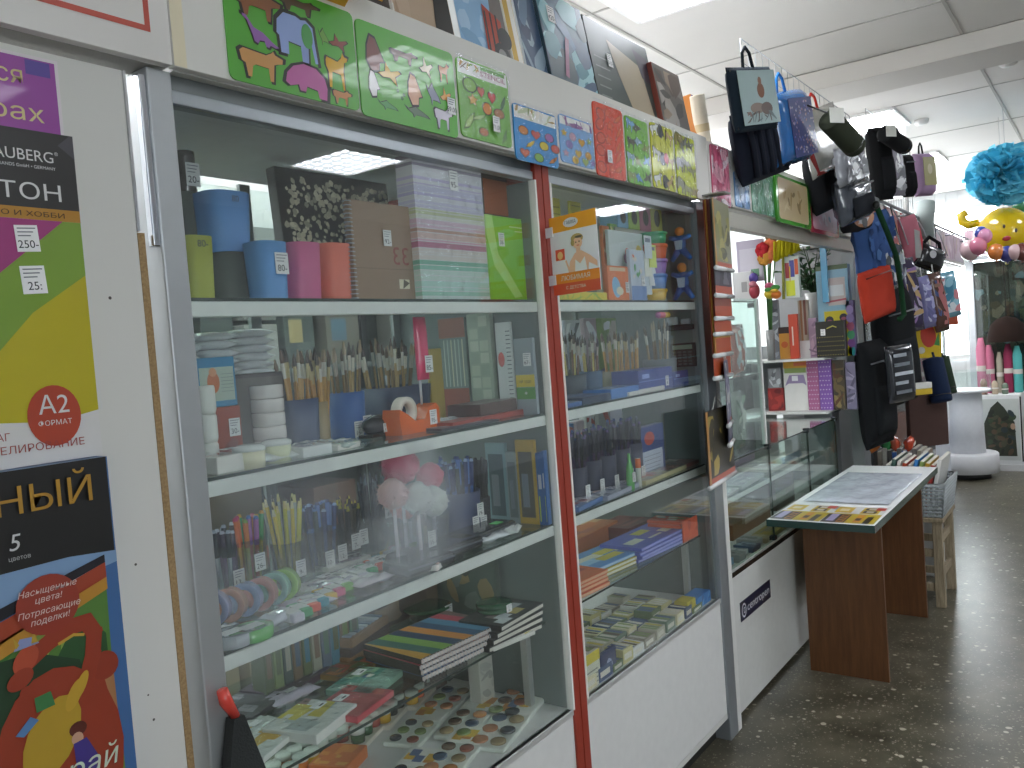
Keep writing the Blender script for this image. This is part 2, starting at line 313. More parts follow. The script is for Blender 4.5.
# ---------------------------------------------------------------- display cabinets
ALU, WH, RED = 'a7adb2', 'dcdcda', '9c3a2a'
def cabinet(x0, x1, name, label, cat, redL, redR):
    t = thing(name, label, cat, (0, 0, 0))
    dp = .52
    m = MB(); m.box(x0, x1, 0, dp, .517, .533, 'e6e6e4'); m.box(x0, x1, 0.0, .016, .105, .5165, WH, .0015); m.box(x0, x1, 0, .016, .084, .1045, 'd2d2ce'); m.box(x0, x1, .05, dp, 0.0, .084, '2a2a28')
    m.box(x0+.005, x1-.005, dp-.015, dp, .084, .517, 'bcbcba'); m.box(x0, x0+.016, .017, dp, .084, .5165, WH); m.box(x1-.016, x1, .017, dp, .084, .5165, WH); m.build('base_unit', 'paint', t)
    m = MB(); m.box(x0, x1, -.004, .014, .517, .533, 'd8d9d8', .002); m.build('sill_rail', 'metal', t)
    m = MB(); m.box(x0+.02, x1-.02, dp-.008, dp-.004, .54, 1.94, 'ffffff'); m.build('back_glass', 'clean_glass', t)
    m = MB()
    for xx in (x0, (x0+x1)/2-.015, x1-.03): m.box(xx, xx+.03, dp-.012, dp, .5335, 1.95, '8f9898')
    m.build('back_frame', 'metal', t)
    m = MB(); m.box(x0, x1, 0, .03, 1.931, 1.953, ALU, .002); m.box(x0, x1, .006, .03, 1.9535, 1.978, '7d8283'); m.build('top_rail', 'metal', t)
    m = MB(); m.box(x0, x1, 0.0, dp, 2.19, 2.21, 'd8d8d4'); m.box(x0, x1, -.0115, .02, 1.9785, 2.1895, 'c9c9c4'); m.box(x0, x1, .032, dp, 1.96, 1.978, 'e4e8ec'); m.build('top_board', 'paint', t)
    gx0, gx1 = x0+.003, x1-.003
    m = MB(); m.box(gx0, gx1, .004, .008, .535, 1.93, 'ffffff'); m.build('glass_door', 'glass_door' if 'glass_door' in MAT else 'glass', t)
    for z in (1.617, 1.319, 1.026):
        s = MB(); s.box(gx0, gx1, .018, dp-.015, z, z+.006, 'd5ded9'); sh = s.build('shelf', 'clean_glass', t, 'glass shelf')
        e = MB(); e.box(gx0, gx1, .0172, .0178, z, z+.006, '33423d'); e.build('glass_edge', 'gloss', sh)
        r = MB(); r.box(gx0, gx1, .014, .034, z-.026, z-.0005, 'e8ece8', .0015); r.build('front_bar', 'paint', sh)
    s = MB(); s.box(gx0+.02, gx1-.02, .05, dp-.03, .764, .77, 'd5ded9'); sh = s.build('shelf', 'clean_glass', t, 'low glass shelf without a front bar')
    e = MB(); e.box(gx0+.02, gx1-.02, .0492, .0498, .764, .77, '33423d'); e.build('glass_edge', 'gloss', sh)
    for xx in (gx1-.06,):
        e = MB(); e.box(xx, xx+.02, .09, .11, .5335, .7635, 'c9cccb'); e.build('support', 'metal', sh)
    for side, red in (('l', redL), ('r', redR)):
        sx = x0 if side == 'l' else x1
        if red:
            a, b_ = (sx-.031, sx-.0005) if side == 'l' else (sx+.0005, sx+.031)
            m = MB(); m.box(a, b_, -.006, dp, 0, 1.978, RED, .001); m.build('side_post', 'paint', t, 'rust red side post')
            m = MB(); e0 = sx-.0005 if side == 'l' else sx-.0065
            m.box(e0, e0+.007, -.008, .012, .533, 1.93, 'e9e9e2'); m.build('door_edge', 'paint', t)
            m = MB(); m.box(sx-.004 if side == 'r' else sx, sx if side == 'r' else sx+.004, .0135, dp-.0125, .5335, 1.93, '74807f'); m.build('side_panel', 'paint', t)
        else:
            e0 = sx if side == 'l' else sx-.016
            m = MB(); m.box(e0, e0+(.003 if side == 'l' else .016), .009, .03, .533, 1.93, '8e9697'); m.build('door_edge', 'metal', t)
            m = MB(); m.box(sx if side == 'l' else sx-.012, sx+.012 if side == 'l' else sx, .031, dp-.012, .533, 1.95, '6d7877'); m.build('side_panel', 'paint', t)
    return t
see_through('glass_door', (.95, .97, .965, 1), haze=.03, smear=[(at(420, 510).x+.15, at(420, 510).z+.15, .2, .17, .26), (at(330, 560).x+.1, at(330, 560).z+.1, .4, .2, .13), (at(300, 420).x+.1, at(300, 420).z+.1, .2, .22, .1)])
for x in (-.6, .8, 2.2, 3.6, 5.0, 6.4, 7.8):       # unseen fill tubes, added behind the units to brighten ceiling and cabinets
    p = thing('fill_tube', 'unseen fill tube added behind the units to brighten the ceiling', 'fill lamp', (x, 1.4, 2.5), group='added fill tubes behind the units')
    m = MB(); m.tube([(-.5, 0, 0), (.5, 0, 0)], .045, 'fbfcff', 12); m.build('tube', 'emit', p)
    for u in (-.45, .45): m = MB(); m.tube([(u, 0, .045), (u, 0, .449)], .006, 'c0c0c0', 6); m.build('rod', 'metal', p)
cabinet(.786, 1.809, 'display_cabinet', 'nearest glass-fronted display cabinet with grey left post and rust red right post', 'display cabinet', False, True)
cabinet(1.875, 2.833, 'display_cabinet', 'second glass-fronted display cabinet, between the rust red post and the grey post', 'display cabinet', True, False)
# storage racks on the sellers' side, seen dimly through the cabinets
for i, (rx0, rx1, lb) in enumerate(((1.5, 3.0, 'grey storage rack of cartons seen through the nearest cabinet'), (3.05, 4.7, 'grey storage rack of cartons seen through the right half of the nearest cabinet'), (4.75, 6.4, 'grey storage rack of cartons seen through the second cabinet'))):
    t = thing('storage_rack', lb, 'rack', (rx0, 1.6, 0)); W = rx1-rx0
    for u in (0, W-.04):
        for v in (0, .36): m = MB(); m.box(u, u+.04, v, v+.04, 0, 2.15, '5a605e'); m.build('upright', 'metal', t)
    m = MB(); m.box(.041, W-.041, .385, .399, .1, 2.15, '6a706c'); m.build('back_board', 'paint', t)
    for k in range(5): m = MB(); m.box(.0, W, .041, .359, .12+.45*k, .14+.45*k, '7a807c'); m.build('shelf', 'paint', t)
    rr = random.Random(i+3)
    for k in range(4):
        u = .06
        while u < W-.3:
            bw = rr.uniform(.14, .3); h = rr.uniform(.18, .38); c = rr.choice(['8a7d68', '6f6a60', 'b8b4aa', '5a6268', '7a5a4c', '9a9a94', '4a5450', 'a89a80']); m = MB(); m.box(0, bw, 0, .25, 0, h, c, .003); m.rect(bw*.15, bw*.6, h*.3, h*.6, rr.choice(['d0d0c8', '9a5a48', '5a7a8a', 'b0a070']), -.0006)
            tag(m.build('carton', 'paper', loc=(rx0+u, 1.66, .141+.45*k)), 'storage carton on the sellers rack, dimly seen through the cabinets', 'carton', 'cartons on the sellers racks'); u += bw+rr.uniform(.01, .08)
# corner posts
m = MB(); m.box(.7425, .785, -.008, .52, 0, 1.978, 'b2b6b8', .003); tag(m.build('corner_post', 'metal'), 'wide grey aluminium post left of the nearest display cabinet', 'post')
t = thing('corner_post', 'grey and white post between second cabinet and the glass counter, calendars hang on it', 'post')
m = MB(); m.box(2.834, 2.912, -.008, .52, 0, 1.978, '9aa0a4', .003); m.build('metal_profile', 'metal', t)
m = MB(); m.box(2.9125, 2.952, -.006, .52, 0, 1.93, 'dcdcd8', .002); m.build('white_stile', 'paint', t)
# left door panel with worn chipboard edge
t = thing('door_panel', 'scuffed white panel at left edge, posters hang on it, bare chipboard edge', 'panel')
m = MB(); m.box(-.2, .7075, 0, .018, .05, 1.965, 'd6d5d0', .001)
for u, v, q in ((.655, 1.62, .0025), (.655, 1.22, .002), (.66, .98, .002), (.655, 1.02, .0015)): m.disc(u, v, q, '54504a', -.0004)
m.build('board', 'wallpaint', t)
m = MB(); m.box(.708, .7195, .0, .018, .05, 1.72, 'a98c62'); m.build('bare_edge', 'chipboard', t)
m = MB(); m.box(.708, .712, -.002, .018, 1.722, 1.965, 'f2f4fa'); m.build('edge_strip', 'chrome', t)
m = MB(); m.box(.73, .742, -.006, .01, 1.7, 1.965, 'd9dce4', .002); m.build('hinge_strip', 'chrome', t)
# fascia boards
m = MB(); m.box(.778, 2.915, -.03, -.012, 1.98, 2.21, 'dedcd6', .001); m.box(.778, .8, -.0306, -.03, 1.981, 2.209, 'e6dcc0'); tag(m.build('fascia_board', 'wallpaint'), 'long white fascia board above both display cabinets, stencils fixed on it', 'fascia board')
m = MB(); m.box(2.918, 5.1, -.03, -.012, 1.98, 2.2, 'd8d6d0', .001); tag(m.build('fascia_board', 'wallpaint'), 'white fascia board above the glass counter, book covers and folders in front', 'fascia board')
t = thing('sign_board', 'white sign board with thin red border line at top left', 'sign board')
m = MB(); m.box(-.3, .775, -.03, -.012, 1.98, 2.5, 'dfdcd8', .001); m.box(-.3, .775, -.0118, .05, 1.98, 1.995, 'a6a49f'); m.build('board', 'wallpaint', t)
m = MB(); m.rect(-.3, .742, 2.022, 2.031, 'c0584c', -.0306); m.rect(.733, .742, 2.022, 2.5, 'c0584c', -.0307); m.build('border_line', 'print', t)
m = MB(); m.box(2.918, 5.1, -.0115, .42, 2.18, 2.21, 'cfcdc8'); m.box(2.918, 5.1, -.0115, .015, 1.9685, 2.1795, 'cfcdc8'); tag(m.build('top_board', 'paint'), 'white board on top of the counter opening carrying rolls and cartons', 'board')
# header of the counter opening and its posts
m = MB(); m.box(2.953, 5.09, -.012, .03, 1.905, 1.968, 'b5b2a6', .002); tag(m.build('header_rail', 'metal'), 'beige grey header rail over the glass counter opening', 'rail')
m = MB(); m.box(5.05, 5.18, -.008, .06, 0, 1.905, 'b4b9bb', .003); tag(m.build('corner_post', 'metal'), 'grey metal post at the right end of the glass counter opening', 'post')
# ---------------------------------------------------------------- printed shapes
SH = {
'cow': [(0, .75), (.08, .85), (.6, .8), (.72, .9), (.78, .98), (.82, .88), (1, .8), (.98, .65), (.85, .6), (.78, .55), (.74, 0), (.66, 0), (.64, .4), (.35, .42), (.28, .35), (.24, 0), (.16, 0), (.12, .4), (.04, .45)],
'elephant': [(0, .5), (.03, .8), (.2, 1), (.5, 1), (.62, .95), (.75, .98), (.92, .85), (.95, .5), (1, .05), (.93, .03), (.86, .45), (.78, .4), (.76, 0), (.6, 0), (.58, .35), (.28, .38), (.27, .08), (.08, .08), (.06, .45)],
'hippo': [(0, .3), (.05, .6), (.2, .85), (.45, 1), (.75, .95), (.95, .7), (1, .4), (.97, 0), (.78, 0), (.75, .25), (.5, .3), (.46, .12), (.33, .12), (.3, .3), (.1, .2)],
'deer': [(.05, .7), (.1, .78), (.55, .72), (.72, .85), (.78, 1), (.86, .9), (1, .88), (.95, .78), (.84, .74), (.78, .5), (.8, 0), (.72, 0), (.66, .4), (.3, .42), (.24, 0), (.14, 0), (.14, .4), (.05, .55)],
'dino': [(0, 1), (.1, .98), (.3, .6), (.55, .5), (.8, .25), (1, .1), (.9, .05), (.75, .1), (.7, 0), (.62, .02), (.58, .2), (.45, .18), (.4, .05), (.3, .1), (.25, .35), (.12, .8), (0, .9)],
'bird': [(0, .4), (.3, .55), (.35, 1), (.55, .6), (.9, .75), (1, .65), (.75, .4), (.8, 0), (.5, .3), (.2, .25)],
'penguin': [(.3, 1), (.55, .95), (.7, .7), (.9, .35), (.7, .3), (.65, .05), (.3, 0), (.1, .3), (.15, .7)],
'fish': [(0, .9), (.15, .7), (.45, .95), (.55, .8), (.9, .5), (1, .3), (.75, .35), (.45, .35), (.35, .15), (.3, .4), (.12, .6)],
'leaf': [(0, 0), (.25, .45), (.6, .75), (1, 1), (.85, .55), (.5, .15)],
'star': [(.5+(.5 if k % 2 == 0 else .24)*math.cos(PI/2+k*PI/5), .5+(.5 if k % 2 == 0 else .24)*math.sin(PI/2+k*PI/5)) for k in range(10)],
'heart': [(.5, 0), (.95, .5), (1, .8), (.8, 1), (.6, .95), (.5, .8), (.4, .95), (.2, 1), (0, .8), (.05, .5)],
'oval': [(.5+.5*math.cos(k*PI/7), .5+.5*math.sin(k*PI/7)) for k in range(14)]}
def shape(m, k, u, v, w_, h_, col, y, line='2a2a24', rot=0., o=.08):
    c, q = math.cos(rot), math.sin(rot)
    for g, cc, yy in ((1+o*2, line, y), (1, col, y-.0003)):
        pts = []
        for a, b_ in SH[k]:
            a = (a-.5)*w_*g; b_ = (b_-.5)*h_*g; pts.append((u+c*a-q*b_, v+q*a+c*b_))
        if w_*h_ < 0: pts.reverse()
        m.poly(pts, cc, yy)
def sheet(m, w_, h_, col, t=.003, r=.012, y=0.):
    # rounded card with its front at y-t
    pts = []
    for cx, cy, a0 in ((w_-r, r, -PI/2), (w_-r, h_-r, 0), (r, h_-r, PI/2), (r, r, PI)):
        for k in range(4): a = a0+k*PI/6; pts.append((cx+r*math.cos(a), cy+r*math.sin(a)))
    n = len(pts); vs = [(u, y-t, v) for u, v in pts]+[(u, y, v) for u, v in pts]
    m.add(vs, [tuple(range(n)), tuple(range(2*n-1, n-1, -1))]+[(i, i+n, (i+1) % n+n, (i+1) % n) for i in range(n)], col)
def abstract(m, w_, h_, y, cols, n, seed, u0=0., v0=0., smin=.06, smax=.3):
    # a picture of loose blots, clipped to its frame
    r = random.Random(seed)
    for i in range(n):
        s1 = r.uniform(smin, smax)*w_; s2 = r.uniform(smin, smax)*h_
        u = r.uniform(0, w_); v = r.uniform(0, h_); a = r.uniform(0, PI); pts = []
        for k in range(9):
            b_ = 2*PI*k/9; q = r.uniform(.7, 1.1); x = s1*q*math.cos(b_); z = s2*q*math.sin(b_)
            pts.append((u0+min(max(u+x*math.cos(a)-z*math.sin(a), 0), w_), v0+min(max(v+x*math.sin(a)+z*math.cos(a), 0), h_)))
        m.poly(pts, r.choice(cols), y-.00004*(i+1))
def fr(L, R, T, B, y=0.):
    xm, ym = (L+R)/2, (T+B)/2
    return at(L, ym, y).x, at(R, ym, y).x, at(xm, B, y).z, at(xm, T, y).z
# ---------------------------------------------------------------- posters on the door panel
def word(t, *a, **k):
    m = MB(); m.text(*a, **k); return m.build('lettering', 'print', t)
XR = .622
t = thing('poster', 'magenta violet poster with gold lettering, top left on the white panel', 'poster', (.2, -.0005, 1.78)); W = XR-.012-.2
m = MB(); m.box(0, W, -.002, 0, 0, .175, 'e0d8dc'); m.rect(0, W-.005, 0, .17, 'a63e88', -.0022); m.poly([(0, .1), (W-.005, .06), (W-.005, .17), (0, .17)], '96449c', -.0024)
m.rect(W-.045, W-.012, .148, .168, '5a4498', -.0027); m.build('sheet', 'print', t)
word(t, 'Распродаётся', .36, .132, .025, 'd9c88e', -.003, 'r'); word(t, 'в товарах', .384, .083, .024, 'd9c88e', -.003, 'r', width=.2)
z0 = 1.392; W = XR-.2; Hh = 1.848-z0
t = thing('card_pad', 'large card pad with black top, pink, green and yellow diagonals, red A2 disc', 'card pad', (.194, -.003, z0))
V = lambda z: z-z0
m = MB(); m.box(0, W, -.008, 0, 0, Hh, 'd8d6d4')
m.poly([(0, V(1.44)), (.29, V(1.453)), (.36, V(1.447)), (W, V(1.458)), (W, V(1.66)), (.36, V(1.62)), (.298, V(1.547)), (0, V(1.45))], 'b9ad1c', -.0085)
m.poly([(0, V(1.46)), (.298, V(1.547)), (.345, V(1.598)), (W, V(1.651)), (W, V(1.7256)), (.397, V(1.7256)), (.307, V(1.65)), (0, V(1.55))], '7d9f38', -.0088)
m.poly([(0, V(1.55)), (.307, V(1.65)), (.397, V(1.7256)), (0, V(1.7256))], 'a03a7a', -.009)
m.rect(0, W, V(1.7256), V(1.742), 'b5822c', -.0092); m.rect(0, W, V(1.742), Hh, '2b2928', -.0092); m.poly([(W-.022, V(1.832)), (W, V(1.815)), (W, Hh), (W-.004, Hh)], '47454a', -.0094)
m.disc(.36, V(1.456), .036, 'b0432a', -.0096, .042, n=28); m.build('cover', 'print', t)
W8 = 'd8d8d6'
word(t, 'BRAUBERG', .392, V(1.806), .0155, W8, -.0099, 'r', width=.1); word(t, '®', .394, V(1.817), .005, W8, -.0099); word(t, 'BRANDS GmbH • GERMANY', .394, V(1.796), .0045, W8, -.0099, 'r')
word(t, 'КАРТОН', .398, V(1.753), .0225, W8, -.0099, 'r', width=.16); word(t, 'ТВОРЧЕСТВО И ХОББИ', .4, V(1.73), .0068, '3a2c14', -.0099, 'r', width=.175)
word(t, 'А2', .36, V(1.459), .026, W8, -.0099, 'c'); word(t, 'ФОРМАТ', .36, V(1.443), .007, W8, -.0099, 'c', width=.045)
word(t, 'БУМАГ', .3, V(1.429), .01, '9c4038', -.0099, 'r'); word(t, 'МОДЕЛИРОВАНИЕ', .397, V(1.411), .0105, '9c4038', -.0099, 'r', width=.15)
price(t, .347, V(1.699), -.0096, .03, .036, '250-', .06); price(t, .35, V(1.643), -.0096, .032, .038, '25:', .06)
z0 = .86; Vv = lambda X, z: (X-.2, z-.86)
t = thing('craft_set', 'black topped craft set with gold letters and a red dragon picture', 'craft set', (.184, -.003, z0)); W = XR+.004-.2
def pl(pts, c, y): m.poly([Vv(*p) for p in pts], c, y)
m = MB(); m.box(0, W, -.03, 0, 0, 1.391-z0, '41699c'); m.rect(0, W-.002, .396, .531, '1d1c1b', -.0303)
m.poly([Vv(.2, 1.255), Vv(.56, 1.262), Vv(W+.2, 1.256), Vv(W+.2, 1.24), Vv(.4, 1.2), Vv(.2, 1.2)], '7d9cc0', -.0305)
pl([(.2, .865), (.6, .865), (.608, 1.24), (.45, 1.19), (.2, 1.16)], '56803a', -.0306); m.M = None
abstract(m, .2, .2, -.0308, ['3f7030', '78984a', '2f5530', '567f3c', '8aa850'], 18, 3, .2, .14)
pl([(.2, .865), (.6, .865), (.59, 1.02), (.56, 1.12), (.5, 1.15), (.2, 1.15)], '26402a', -.0318)
pl([(.4, 1.18), (.608, 1.243), (.608, 1.222), (.4, 1.15)], '9e4229', -.032); pl([(.4, 1.155), (.608, 1.222), (.608, 1.205), (.4, 1.13)], 'b98632', -.032); pl([(.4, 1.2), (.608, 1.254), (.608, 1.243), (.4, 1.182)], '212027', -.0321)
pl([(.585, .9), (.607, .9), (.605, 1.09), (.59, 1.1), (.575, 1.05)], 'a87a52', -.0322); pl([(.595, .92), (.608, .92), (.608, .97)], '6a8a3a', -.0323)
RD, RL = '963b26', 'b04e34'
m.disc(.325, .13, .085, RD, -.0326, .13, n=20); m.disc(.36, .205, .034, RD, -.0327, .04); m.disc(.393, .24, .02, '903825', -.0328, .02)
m.stroke([Vv(*p) for p in ((.565, 1.085), (.578, 1.12), (.583, 1.15), (.574, 1.168), (.55, 1.168), (.52, 1.155), (.495, 1.14))], .022, RD, -.033)
m.stroke([Vv(*p) for p in ((.568, 1.152), (.555, 1.156), (.535, 1.15))], .004, 'c09a3c', -.0334)
m.disc(.292, .283, .02, RL, -.0335, .014, .9); m.disc(.283, .26, .018, RD, -.0336, .012, .5); m.disc(.294, .235, .016, RD, -.0337, .012, -.8)
m.poly([Vv(.478, 1.158), Vv(.487, 1.172), (.305, .31), Vv(.51, 1.16)], '8792bc', -.0338); m.poly([Vv(.481, 1.16), Vv(.479, 1.176), Vv(.486, 1.165)], 'b99a3c', -.034); m.poly([Vv(.5, 1.162), Vv(.504, 1.178), Vv(.509, 1.162)], 'b99a3c', -.034)
m.disc(.315, .17, .034, 'b3922f', -.034, .055, -.5); m.disc(.348, .215, .009, 'bf9a34', -.0341, .022, -.5); m.disc(.358, .225, .007, 'bf9a34', -.0342, .02, -.5)
m.poly([Vv(.497, 1.09), Vv(.518, 1.092), Vv(.522, 1.072), Vv(.498, 1.07)], '3f7a48', -.0344); m.poly([Vv(.47, 1.05), Vv(.49, 1.068), Vv(.5, 1.06), Vv(.48, 1.045)], '5580b0', -.0344)
m.disc(.348, .168, .012, '5c2a22', -.0346, .01); m.disc(.346, .155, .008, 'c89c82', -.0348, .009); m.poly([Vv(.54, 1.01), Vv(.558, 1.012), Vv(.572, .98), Vv(.565, .955), Vv(.542, .96)], '433682', -.0349)
m.disc(.326, .347, .041, '963a2a', -.0345, .04, n=26); m.build('box', 'print', t)
word(t, 'ЦВЕТНЫЙ', .398, .474, .036, 'b0842c', -.0352, 'r', width=.27); word(t, '5', .3, .428, .022, 'd0d0d0', -.0352, 'r', shear=.2); word(t, 'цветов', .31, .415, .006, 'b5b5b5', -.0352, 'r')
for i, s in enumerate(('Насыщенные', 'цвета!', 'Потрясающие', 'поделки!')): word(t, s, .327, .364-.012*i-(.004 if i > 1 else 0), .0085, 'dccac4', -.0352, 'c', shear=.25)
word(t, 'рай', .4, .1, .03, 'c8d4c0', -.0352, 'r', shear=.2)
# ---------------------------------------------------------------- stencils along the fascia
def stencil(x0, x1, z0, z1, col, label, draw, head=None, tagp=None, y=-.031, name='stencil_sheet', cat='stencil', film=True, grp=None):
    t = thing(name, label, cat, (x0, y, z0), group=grp); w_, h_ = x1-x0, z1-z0; m = MB()
    sheet(m, w_, h_, col)
    if head: m.rect(.004, w_-.004, h_-head, h_-.004, 'f0efe8', -.0033)
    draw(m, w_, h_); m.build('card', 'print', t)
    if film:
        f = MB(); r = random.Random(int(x0*1000)); n = 7
        vs = [(-.003+(w_+.006)*i/n, -.006-r.uniform(0, .004), -.003+(h_+.01)*j/n) for j in range(n+1) for i in range(n+1)]
        f.add(vs, [(j*(n+1)+i, j*(n+1)+i+1, (j+1)*(n+1)+i+1, (j+1)*(n+1)+i) for j in range(n) for i in range(n)], 'ffffff', True); f.build('wrapper', 'film', t)
    if tagp: price(t, tagp[0]*w_, tagp[1]*h_, -.0115 if film else -.006, .026, .036, tagp[2])
    return t
def d1(m, w_, h_):
    Y = -.0036
    for k, u, v, a, b_, c in (('cow', .24, .74, .32, .24, '8d5b3a'), ('dino', .24, .5, .25, .25, '9366a8'), ('cow', .23, .21, .31, .29, 'c99455'), ('elephant', .51, .55, .31, .42, '93a8d8'), ('hippo', .56, .17, .33, .3, 'bb5f9c'),
        ('deer', .82, .36, .2, .38, 'd9a91e'), ('cow', .85, .1, .16, .15, 'c08448'), ('bird', .85, .64, .16, .16, '8a4a3a'), ('fish', .73, .64, .08, .2, '6fa040'), ('cow', .55, .87, .3, .14, '5a4632')):
        shape(m, k, u*w_, v*h_, a*w_, b_*h_, c, Y)
    m.disc(.59*w_, .6*h_, .045*w_, '4c9b50', Y-.0007, .12*h_)
stencil(.877, 1.17, 1.981, 2.168, '57a83a', 'large green stencil of big animals: elephant, hippo and yellow deer', d1, film=False)
def d2(m, w_, h_):
    Y = -.0036
    for k, u, v, a, b_, c in (('penguin', .16, .68, .2, .36, '7a4438'), ('cow', .45, .76, .26, .14, '6e5548'), ('bird', .68, .72, .14, .22, 'd9d2b0'), ('deer', .88, .74, .12, .22, 'c08040'), ('bird', .29, .52, .22, .22, 'd6b13c'),
        ('penguin', .13, .36, .12, .27, 'e8e8e8'), ('penguin', .54, .42, .18, .34, 'd8a888'), ('fish', .74, .42, .14, .3, '8a93a4'), ('fish', .55, .17, .24, .15, '5d7a58'), ('fish', .25, .16, .18, .12, '4f9a4c'), ('cow', .84, .2, .2, .26, 'd8d4e0'), ('bird', .88, .46, .12, .2, 'd59c3c')):
        shape(m, k, u*w_, v*h_, a*w_, b_*h_, c, Y)
    for u, v in ((.36, .36), (.42, .33), (.48, .36), (.4, .29)): m.disc(u*w_, v*h_, .014*w_, '2f6a2a', Y)
stencil(1.176, 1.47, 1.976, 2.163, '56ab35', 'second large green stencil of many small animals with a price tag', d2, tagp=(.93, .36, '59.00'), film=False)
def d3(m, w_, h_):
    Y = -.0036
    m.text('STENCIL', .94*w_, .845*h_, .05*h_*1.3, 'a03060', Y-.0005, 'r', width=.5*w_); abstract(m, .4*w_, .1*h_, Y, ['c98a40', '7a5a34', '88a848', 'd0b070'], 10, 5, .04*w_, .86*h_)
    m.rect(.45*w_, .93*w_, .92*h_, .97*h_, '5d9a3c', Y-.0004)
    for k, u, v, a, b_, c in (('oval', .22, .68, .24, .17, '7fb83c'), ('heart', .43, .63, .13, .13, 'c05a34'), ('heart', .64, .6, .15, .14, 'c8402c'), ('leaf', .86, .58, .12, .2, '3d6a30'), ('star', .26, .5, .2, .16, 'd8b060'), ('oval', .53, .44, .17, .15, 'd98a30'),
        ('oval', .77, .42, .2, .12, 'b07a4a'), ('leaf', .35, .3, .26, .1, '9cc46a'), ('leaf', .16, .22, .2, .22, '9ac060'), ('oval', .43, .12, .17, .1, 'b8743c'), ('leaf', .85, .14, .1, .18, '5a8a3c')):
        shape(m, k, u*w_, v*h_, a*w_, b_*h_, c, Y)
stencil(1.482, 1.676, 1.985, 2.163, '6fb238', 'green stencil of fruit and vegetables with a white lettered header', d3, head=.035, tagp=(.64, .25, '71,00'))
def fruit(bg):
    def d(m, w_, h_):
        r = random.Random(11); Y = -.0036
        for i, (u, v) in enumerate([(.2, .55), (.48, .52), (.8, .54), (.34, .34), (.66, .36), (.2, .14), (.52, .12), (.86, .14), (.93, .36)]):
            shape(m, ('oval', 'heart', 'oval', 'leaf')[i % 4], u*w_, v*h_, .2*w_, .15*h_, ('d98a3c', 'cf5a4c', 'a86aa8', 'e0c040', 'd8c848', 'd06a4a', '7fb44c')[i % 7], Y)
    return d
def hd(m, w_, h_, n=12, s=3): abstract(m, w_*.92, h_*.22, -.0036, ['c9d0a8', '8a9a5a', 'efe9dc', 'b89a60'], n, s, .04*w_, h_*.76)
stencil(1.69, 1.885, 1.962, 2.1, '2f8fd0', 'bright blue stencil of fruit under a crumpled clear header', lambda m, w_, h_: (fruit(0)(m, w_, h_), hd(m, w_, h_)), head=.034)
def d5(m, w_, h_):
    for i, (u, v) in enumerate([(.12, .62), (.36, .58), (.62, .5), (.85, .58), (.25, .4), (.5, .24), (.14, .2), (.8, .26), (.7, .1), (.93, .12), (.4, .1)]):
        shape(m, ('star', 'oval', 'heart')[i % 3], u*w_, v*h_, .19*w_, .17*h_, ('d9b44a', 'c79ab0', 'd6a03c', 'a0b86a', '8a7ac0')[i % 5], -.0036, line='6a8ab0')
    abstract(m, w_*.92, h_*.2, -.0036, ['9a6aa0', 'c8b0d0', 'e8e0ea', '7a5a90'], 10, 6, .04*w_, h_*.78)
stencil(1.9, 2.078, 1.985, 2.112, '7fb0de', 'pale blue stencil of flowers and suns with a violet header', d5, head=.026)
def small(kind, cs, n, seed, line, w1=.22):
    def d(m, w_, h_):
        r = random.Random(seed)
        for i in range(n):
            u = .2+.6*((i % 3)/2)+r.uniform(-.06, .06); v = .12+.76*((i//3)/max(1, (n-1)//3))+r.uniform(-.04, .04)
            shape(m, kind[i % len(kind)], u*w_, min(v, .9)*h_, w1*w_*1.2, w1*h_*.62, cs[i % len(cs)], -.0036, line=line, rot=r.uniform(-.4, .4))
    return d
stencil(2.087, 2.262, 1.973, 2.182, 'e8512f', 'orange red stencil sheet with dark outlined shapes and white price tag', small(('oval', 'star', 'leaf'), ('e05a38', 'ea6a40', 'e0703c'), 15, 3, '8a2a18'), tagp=(.38, .28, '29-'))
stencil(2.276, 2.428, 1.974, 2.176, '7cc23c', 'light green stencil of animals with pale blue shapes, right of the orange sheet', small(('cow', 'fish', 'bird'), ('8a9a4a', '7ab0d8', '5a5a44', '9ab8c8'), 11, 4, '4d7a30', .3))
stencil(2.447, 2.615, 1.979, 2.186, 'd2d42a', 'yellow stencil of black and white animals with a round red sticker', lambda m, w_, h_: (small(('cow', 'penguin', 'deer'), ('e8e8e0', '3a3a34', 'c8a860'), 9, 5, '4a4a30', .3)(m, w_, h_), m.disc(.62*w_, .5*h_, .018, 'c83a34', -.0048)))
stencil(2.632, 2.79, 1.976, 2.18, 'cdd62e', 'rightmost yellow stencil of grey elephants and animals above the second cabinet', small(('elephant', 'cow', 'bird'), ('8a8a6a', '9a9a5a', 'a09048', '77776a'), 9, 8, '77783a', .34))
def swirl(cs, n, seed): return lambda m, w_, h_: abstract(m, w_*.96, h_*.96, -.0034, cs, n, seed, w_*.02, h_*.02)
stencil(2.935, 3.11, 1.972, 2.192, 'd4577c', 'shiny pink wrapped sheet on the fascia above the calendars', swirl(['e07a98', 'c2446a', 'f0b0c0', 'f8e4ea'], 26, 2), name='wrapped_sheet', cat='wrapped sheet')
stencil(3.16, 3.32, 1.985, 2.12, '5a94cc', 'small blue wrapped sheet right of the pink one', swirl(['8ab4dc', '3a72b4', 'c0d4ea'], 16, 3), name='wrapped_sheet', cat='wrapped sheet')
stencil(3.35, 3.62, 1.98, 2.15, '3f8f6a', 'teal green wrapped sheet with pale pattern, left of the green folder', swirl(['6aaa8a', '2f7a58', 'a8c8b4', '88b49c'], 22, 4), name='wrapped_sheet', cat='wrapped sheet')
